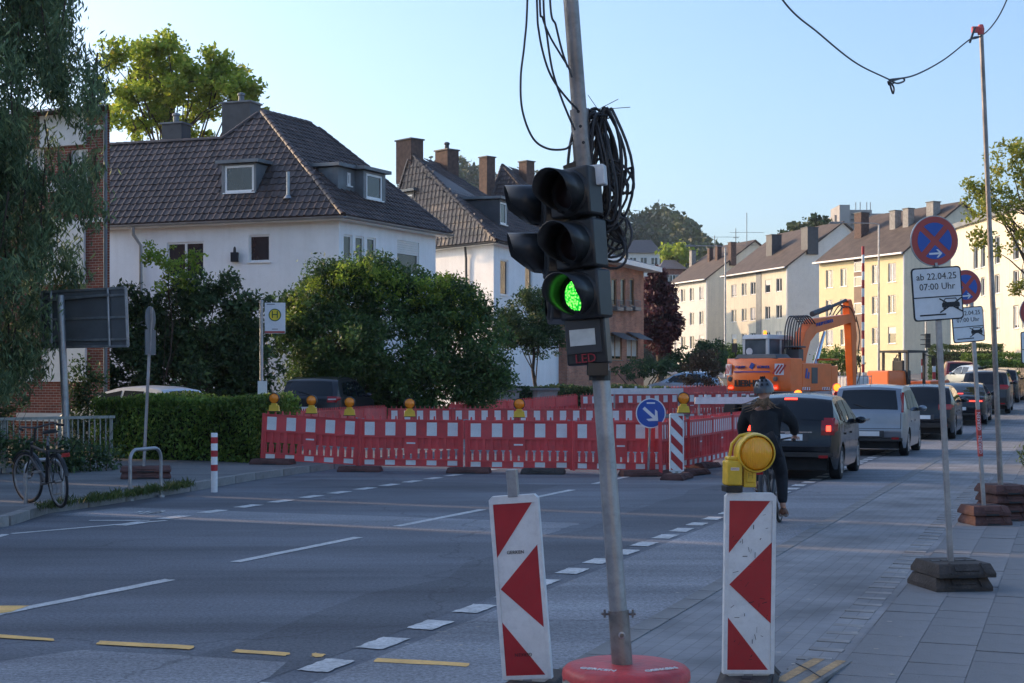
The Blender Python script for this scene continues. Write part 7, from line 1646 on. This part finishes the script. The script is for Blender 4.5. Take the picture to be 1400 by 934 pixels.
# compact dumper with roll-over frame
q = P(1222, 0, 60); dm = thing('site_dumper', 'small orange site machine with open canopy frame behind the silver minivan', 'dumper', (q.x, q.y, gz(q.x, q.y)), hd-.2)
b = MB(); b.box((-.5, 0, 1.2), (1.3, 1.25, 1.05), None, .86); b.box((.4, 0, .75), (2.4, .9, .4)); b.build('body', OR, dm, None, .06)
b = MB()
for x in (.1, 1.2):
    for y in (-.6, .6): b.box((x, y, 1.75), (.09, .09, 1.5))
b.box((.65, 0, 2.52), (1.35, 1.4, .09)); b.build('canopy_frame', MATS['black_plastic'], dm); b = MB(); b.box((.5, 0, 1.45), (.5, .6, .6)); b.box((.3, 0, 1.85), (.12, .55, .6)); b.build('seat', MATS['black_plastic'], dm, None, .04)
b = MB()
for y in (-1, 1): b.tube([(1.1, y*.65, 2.4), (1.4, y*.95, 2.3), (1.4, y*.95, 1.9)], .025, 6); b.box((1.4, y*.95, 2.1), (.05, .2, .35))
b.build('mirror', MATS['black_plastic'], dm)
for x in (-.6, 1.3):
    for y in (-.68, .68): MB().lathe([(.2, -.14), (.36, -.15), (.42, -.1), (.42, .1), (.36, .15), (.2, .14)], 20, (x, y, .42), M=Matrix(((1, 0, 0), (0, 0, 1), (0, 1, 0)))).build('wheel', MATS['tyre'], dm, 40)
b = MB(); b.prism([(1.6, .55), (2.7, .75), (2.9, 1.35), (1.6, 1.3)], -.65, .65); b.build('skip', OR, dm, None, .03)
# caged liquid container
q = P(1163, 0, 56.5); tk = thing('caged_water_tank', 'white caged liquid container behind the excavator stick', 'tank', (q.x, q.y, gz(q.x, q.y)), .5)
b = MB(); b.box((0, 0, .07), (1.2, 1.0, .14)); b.build('pallet', GR, tk); tb_ = MB().box((0, 0, 1.1), (1.1, .92, 1.0)).build('bladder', MATS['white_plastic'], tk, None, .08); b = MB()
for k in range(7):
    x = -.6+k*.2
    for y in (-.5, .5): b.tube([(x, y, .14), (x, y, 1.65)], .012, 5)
for k in range(6):
    y = -.5+k*.2
    for x in (-.6, .6): b.tube([(x, y, .14), (x, y, 1.65)], .012, 5)
for z in (.3, .7, 1.1, 1.6): b.tube([(-.6, -.5, z), (.6, -.5, z), (.6, .5, z), (-.6, .5, z), (-.6, -.5, z)], .014, 5)
b.build('cage', MATS['galv'], tk); MB().box((0, 0, .35), (1.1, .9, .42)).build('base_box', GR, tk)
# ================================================================ bicycles and the cyclist
def bicycle(name, label, loc_, heading, tilt, steer=0.0, sc=1.0, black='black_plastic', rack=True):
    t = thing(name, label, 'bicycle', loc_, rot=(tilt, 0, heading)); t.scale = (sc, sc, sc); FR = MATS[black]; R = .345; xr, xf = -.50, .58
    St = Matrix.Translation((xf-.08, 0, 0)) @ Matrix.Rotation(steer, 4, 'Z') @ Matrix.Translation((-(xf-.08), 0, 0))
    def wheel(x, M):
        Mr = Matrix(((1, 0, 0), (0, 0, -1), (0, 1, 0))); prof = [(R-.018+.018*math.cos(a), .018*math.sin(a)) for a in [2*math.pi*i/8 for i in range(9)]]
        k = MB(); k.lathe(prof, 32, (x, 0, R), M=Mr, cap=False); me = k.mesh('wheel', MATS['tyre'], 60); me.transform(M); w_ = link('wheel', me, t)
        k = MB(); k.lathe([(R-.035, -.012), (R-.050, -.010), (R-.050, .010), (R-.035, .012)], 32, (x, 0, R), M=Mr, cap=False); me = k.mesh('rim', MATS['steel_worn'], 60); me.transform(M); link('rim', me, w_)
        k = MB()
        for i in range(20): a = 2*math.pi*i/20; k.tube([(x, .02*(-1)**i, R), (x+(R-.045)*math.cos(a), 0, R+(R-.045)*math.sin(a))], .0016, 3, False)
        k.lathe([(.025, -.04), (.025, .04)], 10, (x, 0, R), M=Mr); me = k.mesh('spokes', MATS['steel_worn']); me.transform(M); o = link('spokes', me, w_); o['kind'] = 'stuff'
        k = MB(); k.lathe([(R+.018, -.025), (R+.026, 0), (R+.018, .025)], 24, (x, 0, R), M=Mr, cap=False, arc=(.1, 2.9) if x < 0 else (.6, 2.9)); me = k.mesh('mudguard', FR, 60); me.transform(M); link('mudguard', me, t)
    wheel(xr, Matrix.Identity(4)); wheel(xf, St)
    bb = Vector((-.07, 0, .30)); seat = Vector((-.24, 0, .80)); hd_ = Vector((.36, 0, .82)); hl = Vector((.42, 0, .62))
    k = MB(); k.tube([bb, hl], .028, 10); k.tube([bb, seat], .020, 8); k.tube([hl, hd_], .022, 8); k.tube([seat+Vector((.03, 0, -.10)), hd_+Vector((.01, 0, -.05))], .020, 8)
    for s_ in (-1, 1): k.tube([bb, (xr, s_*.06, R)], .010, 6); k.tube([seat+Vector((0, 0, -.06)), (xr, s_*.06, R)], .009, 6)
    k.build('bike_frame', FR, t, 50)
    k = MB()
    for s_ in (-1, 1): k.tube([hl+Vector((.01, s_*.05, -.02)), (xf, s_*.055, R)], .012, 6)
    k.tube([hl, hl+Vector((.0, .05, -.02))], .02, 6); me = k.mesh('fork', FR, 50); me.transform(St); link('fork', me, t)
    k = MB(); k.tube([hd_, hd_+Vector((-.05, 0, .18))], .014, 8); top = hd_+Vector((-.05, 0, .19)); k.tube(spline([top+Vector((-.18, .30, .0)), top+Vector((-.04, .24, .03)), top, top+Vector((-.04, -.24, .03)), top+Vector((-.18, -.30, .0))], 5), .012, 8); me = k.mesh('handlebar', FR, 50); me.transform(St); hb = link('handlebar', me, t)
    k = MB()
    for s_ in (-1, 1): k.tube([top+Vector((-.08, s_*.275, .015)), top+Vector((-.19, s_*.305, 0))], .017, 8)
    me = k.mesh('grips', MATS['tyre'], 50); me.transform(St); link('grips', me, hb)
    k = MB(); k.tube([seat, seat+Vector((-.03, 0, .12))], .014, 8); k.build('seat_post', MATS['chrome'], t, 50)
    k = MB(); sx = seat+Vector((-.04, 0, .16)); v = []; f = []
    for i, (x, w_, h) in enumerate(((.15, .02, .0), (.08, .03, .005), (0, .06, .012), (-.08, .105, .02), (-.13, .10, .03), (-.16, .06, .02))):
        v += [sx+Vector((x, -w_, h-.02)), sx+Vector((x, -w_*.6, h+.02)), sx+Vector((x, w_*.6, h+.02)), sx+Vector((x, w_, h-.02))]
    f = [(i*4+j, i*4+j+1, i*4+j+5, i*4+j+4) for i in range(5) for j in range(3)]+[(0, 1, 2, 3), (20, 21, 22, 23)]; k.add(v, f); k.build('saddle', MATS['tyre'], t, 60)
    k = MB(); k.lathe([(.085, -.05), (.09, -.045), (.09, -.04), (.02, -.038)], 16, bb, M=Matrix(((1, 0, 0), (0, 0, 1), (0, 1, 0))), cap=False); k.tube([bb+Vector((0, -.07, 0)), bb+Vector((.05, -.08, -.16))], .011, 6); k.tube([bb+Vector((0, .07, 0)), bb+Vector((-.05, .08, .16))], .011, 6); k.tube([bb+Vector((0, -.07, 0)), bb+Vector((0, .07, 0))], .02, 8)
    k.box(bb+Vector((.05, -.13, -.165)), (.09, .10, .02)); k.box(bb+Vector((-.05, .13, .165)), (.09, .10, .02)); k.build('crank', MATS['steel_worn'], t, 50)
    if rack:
        k = MB()
        for y in (-.06, 0, .06): k.tube([(-.26, y, .74), (-.85, y, .74)], .007, 6)
        for s_ in (-1, 1): k.tube([(-.72, s_*.06, .74), (xr, s_*.065, R)], .006, 5)
        k.build('luggage_rack', FR, t, 50); MB().box((-.86, 0, .70), (.03, .10, .05)).build('rear_light', MATS['red_lens'], t)
    return t
pb_ = G(52, 694, .115); bk = bicycle('parked_bicycle', 'dark city bicycle parked at the hoop stand by the railing', (pb_.x+.02, pb_.y+.28, .115), math.radians(127), math.radians(-5), .25, 1.0)
# small bag and scraps near the bicycle
# cyclist
rw = G(1046, 726); cl = bicycle('ridden_bicycle', 'dark bicycle ridden along the lane behind the black hatchback', (rw.x+U.x*.50, rw.y+U.y*.50, 0), HEAD+math.radians(3), math.radians(-4), 0, 1.0)
person = thing('person', 'cyclist in black jacket and dark trousers with grey helmet riding away', 'person', (rw.x+U.x*.50, rw.y+U.y*.50, 0), rot=(math.radians(-4), 0, HEAD+math.radians(3)))
def skin_mesh(name, verts, edges, rad, m, root=0, sub=2, par=person):
    me = bpy.data.meshes.new(name); me.from_pydata(verts, edges, []); me.materials.append(m); o = link(name, me, par)
    md = o.modifiers.new('skin', 'SKIN'); md.use_smooth_shade = True; md.branch_smoothing = .6
    for i, r in enumerate(rad): v_ = me.skin_vertices[0].data[i]; v_.radius = (r, r) if not isinstance(r, tuple) else r; v_.use_root = (i == root)
    sb = o.modifiers.new('sub', 'SUBSURF'); sb.levels = sub; sb.render_levels = sub; return o
# joints in bike space (x forward, y left)
pel = (-.25, 0, 1.00); wst = (-.20, 0, 1.16); chs = (-.08, 0, 1.36); nk = (-.01, 0, 1.49); hdv = (.03, 0, 1.60)
shl, shr = (-.05, .185, 1.41), (-.05, -.185, 1.41); ell, elr = (.06, .30, 1.20), (.06, -.32, 1.21); wrl, wrr = (.17, .30, 1.05), (.17, -.31, 1.05)
hpl, hpr = (-.24, .10, .98), (-.24, -.10, .98); knl, knr = (.16, .13, .80), (.10, -.13, .62); anl, anr = (-.08, .13, .52), (.0, -.13, .24); tol, tor = (.07, .14, .47), (.13, -.14, .16)
V = [pel, wst, chs, nk, hdv, shl, ell, wrl, shr, elr, wrr, hpl, knl, anl, tol, hpr, knr, anr, tor, (.03, 0, 1.68)]
E = [(0, 1), (1, 2), (2, 3), (3, 4), (4, 19), (2, 5), (5, 6), (6, 7), (2, 8), (8, 9), (9, 10), (0, 11), (11, 12), (12, 13), (13, 14), (0, 15), (15, 16), (16, 17), (17, 18)]
Rd = [.10, .08, .07, .046, .085, .030, .040, .027, .030, .040, .027, .085, .058, .036, .030, .085, .058, .036, .030, .07]
body = skin_mesh('body', V, E, Rd, MATS['skin'])
# face details
b = MB(); b.tube([(.115, 0, 1.62), (.135, 0, 1.595), (.118, 0, 1.585)], [.010, .016, .012], 8); 
for s_ in (-1, 1): b.lathe([(.001, .0), (.028, .006), (.022, .014), (.001, .016)], 10, (.025, s_*.078, 1.605), M=Matrix(((1, 0, 0), (0, 0, s_), (0, 1, 0))), cap=False)
b.build('nose_and_ears', MATS['skin'], person, 60)
for s_ in (-1, 1): MB().lathe([(.001, .009), (.009, .004), (.010, 0)], 8, (.108, s_*.03, 1.62), M=Matrix(((0, 0, 1), (1, 0, 0), (0, 1, 0))), cap=False).build('eye', MATS['ink'], person)
MB().tube([(.104, -.025, 1.558), (.112, 0, 1.555), (.104, .025, 1.558)], .005, 6).build('mouth', MATS['sign_red'], person)
jV = [(-.24, 0, .97), (-.20, 0, 1.16), (-.08, 0, 1.36), (-.02, 0, 1.47), shl, ell, (wrl[0]-.02, wrl[1], wrl[2]+.025), shr, elr, (wrr[0]-.02, wrr[1], wrr[2]+.025), (-.27, 0, .90)]
jacket = skin_mesh('jacket', jV, [(10, 0), (0, 1), (1, 2), (2, 3), (2, 4), (4, 5), (5, 6), (2, 7), (7, 8), (8, 9)], [.20, .18, .205, .10, .115, .07, .052, .115, .07, .052, .185], MATS['black_cloth'], 1)
tV = [(-.26, 0, .95), hpl, knl, (anl[0], anl[1], anl[2]+.02), hpr, knr, (anr[0], anr[1], anr[2]+.02)]
skin_mesh('trousers', tV, [(0, 1), (1, 2), (2, 3), (0, 4), (4, 5), (5, 6)], [(.15, .16), .115, .082, .058, .115, .082, .058], MATS['denim'])
for a, c in ((anl, tol), (anr, tor)):
    skin_mesh('shoe', [(a[0]-.07, a[1], a[2]-.06), (a[0]+.03, a[1], a[2]-.05), (c[0]+.06, c[1], c[2]-.04)], [(0, 1), (1, 2)], [.045, .048, .036], mat('shoe', (.16, .07, .04), .6, var=.2), 1)
for s_, wr in ((1, wrl), (-1, wrr)):
    vv = [wr, (wr[0]+.05, wr[1]+s_*.002, wr[2]-.012)]; ee = [(0, 1)]; rr_ = [.026, (.036, .022)]
    for k in range(4):
        y = wr[1]+(-.030+k*.02); L = (.07, .08, .075, .06)[k]; b0 = len(vv)
        vv += [(wr[0]+.085, y, wr[2]-.008), (wr[0]+.085+L*.45, y, wr[2]-.012), (wr[0]+.085+L*.6, y, wr[2]-.045)]; ee += [(1, b0), (b0, b0+1), (b0+1, b0+2)]; rr_ += [.0105, .0095, .0085]
    b0 = len(vv); vv += [(wr[0]+.045, wr[1]-s_*.042, wr[2]-.02), (wr[0]+.075, wr[1]-s_*.05, wr[2]-.05)]; ee += [(0, b0), (b0, b0+1)]; rr_ += [.012, .009]
    skin_mesh('hand', vv, ee, rr_, MATS['skin'], 0, 1)
# helmet: shell with vents, hair blowing below it
hv, hf = [], []; nu, nv_ = 22, 9
for j in range(nv_+1):
    ph = math.pi/2*j/nv_*1.06
    for i in range(nu):
        a = 2*math.pi*i/nu; rx, ry, rz_ = .150, .122, .145; hv.append((.02+rx*math.cos(a)*math.sin(ph), ry*math.sin(a)*math.sin(ph), 1.63+rz_*math.cos(ph)-(.02 if math.cos(a) < -.3 and j == nv_ else 0)))
hf = [(j*nu+i, j*nu+(i+1) % nu, (j+1)*nu+(i+1) % nu, (j+1)*nu+i) for j in range(nv_) for i in range(nu)]
hm = MB().add(hv, hf).build('helmet', mat('helmet_grey', (.06, .067, .08), .35, var=.15, scale=8, coat=.4), person, 60)
for k in (-1, 0, 1):
    for j, ph in enumerate((.35, .8, 1.2)):
        a = math.pi+k*.55; c = Vector((.02+.153*math.cos(a)*math.sin(ph), .125*math.sin(a)*math.sin(ph), 1.63+.148*math.cos(ph))); dn = Vector((math.cos(a)*math.sin(ph)/.153, math.sin(a)*math.sin(ph)/.125, math.cos(ph)/.148)).normalized(); Mx = frame(c-dn*.004, dn.cross(Vector((0, 0, 1))), Vector((0, 0, 1))).to_3x3()
        MB().lathe([(.001, .006), (.014, .004), (.017, 0)], 8, c, M=Mx @ Matrix(((1, 0, 0), (0, 1.9, 0), (0, 0, 1))), cap=False).build('vent', MATS['ink'], hm)
hr = MB(); rg = random.Random(12)
for k in range(46):
    y = rg.uniform(-.075, .075); s0 = Vector((-.06+abs(y)*.4, y, rg.uniform(1.50, 1.545))); sd_ = rg.gauss(0, .05); l = rg.uniform(.06, .15); side_ = .10 if rg.random() < .35 else 0
    p1 = s0+Vector((-.05, sd_*.4+side_*.4, -l*.4)); p2 = s0+Vector((-.09-rg.uniform(0, .05), sd_+side_, -l*.75)); p3 = s0+Vector((-.10-rg.uniform(0, .08), sd_*1.6+side_*1.9, -l*.9)); hr.tube([s0, p1, p2, p3], [.008, .009, .006, .001], 4, False)
hr.build('hair', MATS['hair'], person, 60)
# ---------------------------------------------------------------- thin evening haze round the whole place
hz = MB().box((0, 270, 59), (1900, 1500, 150)).build('haze', None); hz['kind'] = 'stuff'; hz['label'] = 'thin pale evening haze over the whole street and hill'; hz['category'] = 'haze'
hm_ = bpy.data.materials.new('haze'); hm_.use_nodes = True; N = hm_.node_tree.nodes; N.remove(N['Principled BSDF'])
pv_ = N.new('ShaderNodeVolumePrincipled'); pv_.inputs['Color'].default_value = (.74, .85, 1, 1); pv_.inputs['Density'].default_value = .00016; pv_.inputs['Anisotropy'].default_value = .2
hm_.node_tree.links.new(pv_.outputs[0], N['Material Output'].inputs['Volume']); hz.data.materials.append(hm_)
# small twigs and plate sockets: too small to pick apart one by one
for o in bpy.data.objects:
    if o.parent and o.name.split('.')[0] in ('stem', 'socket', 'moulded_rib'): o['kind'] = 'stuff'
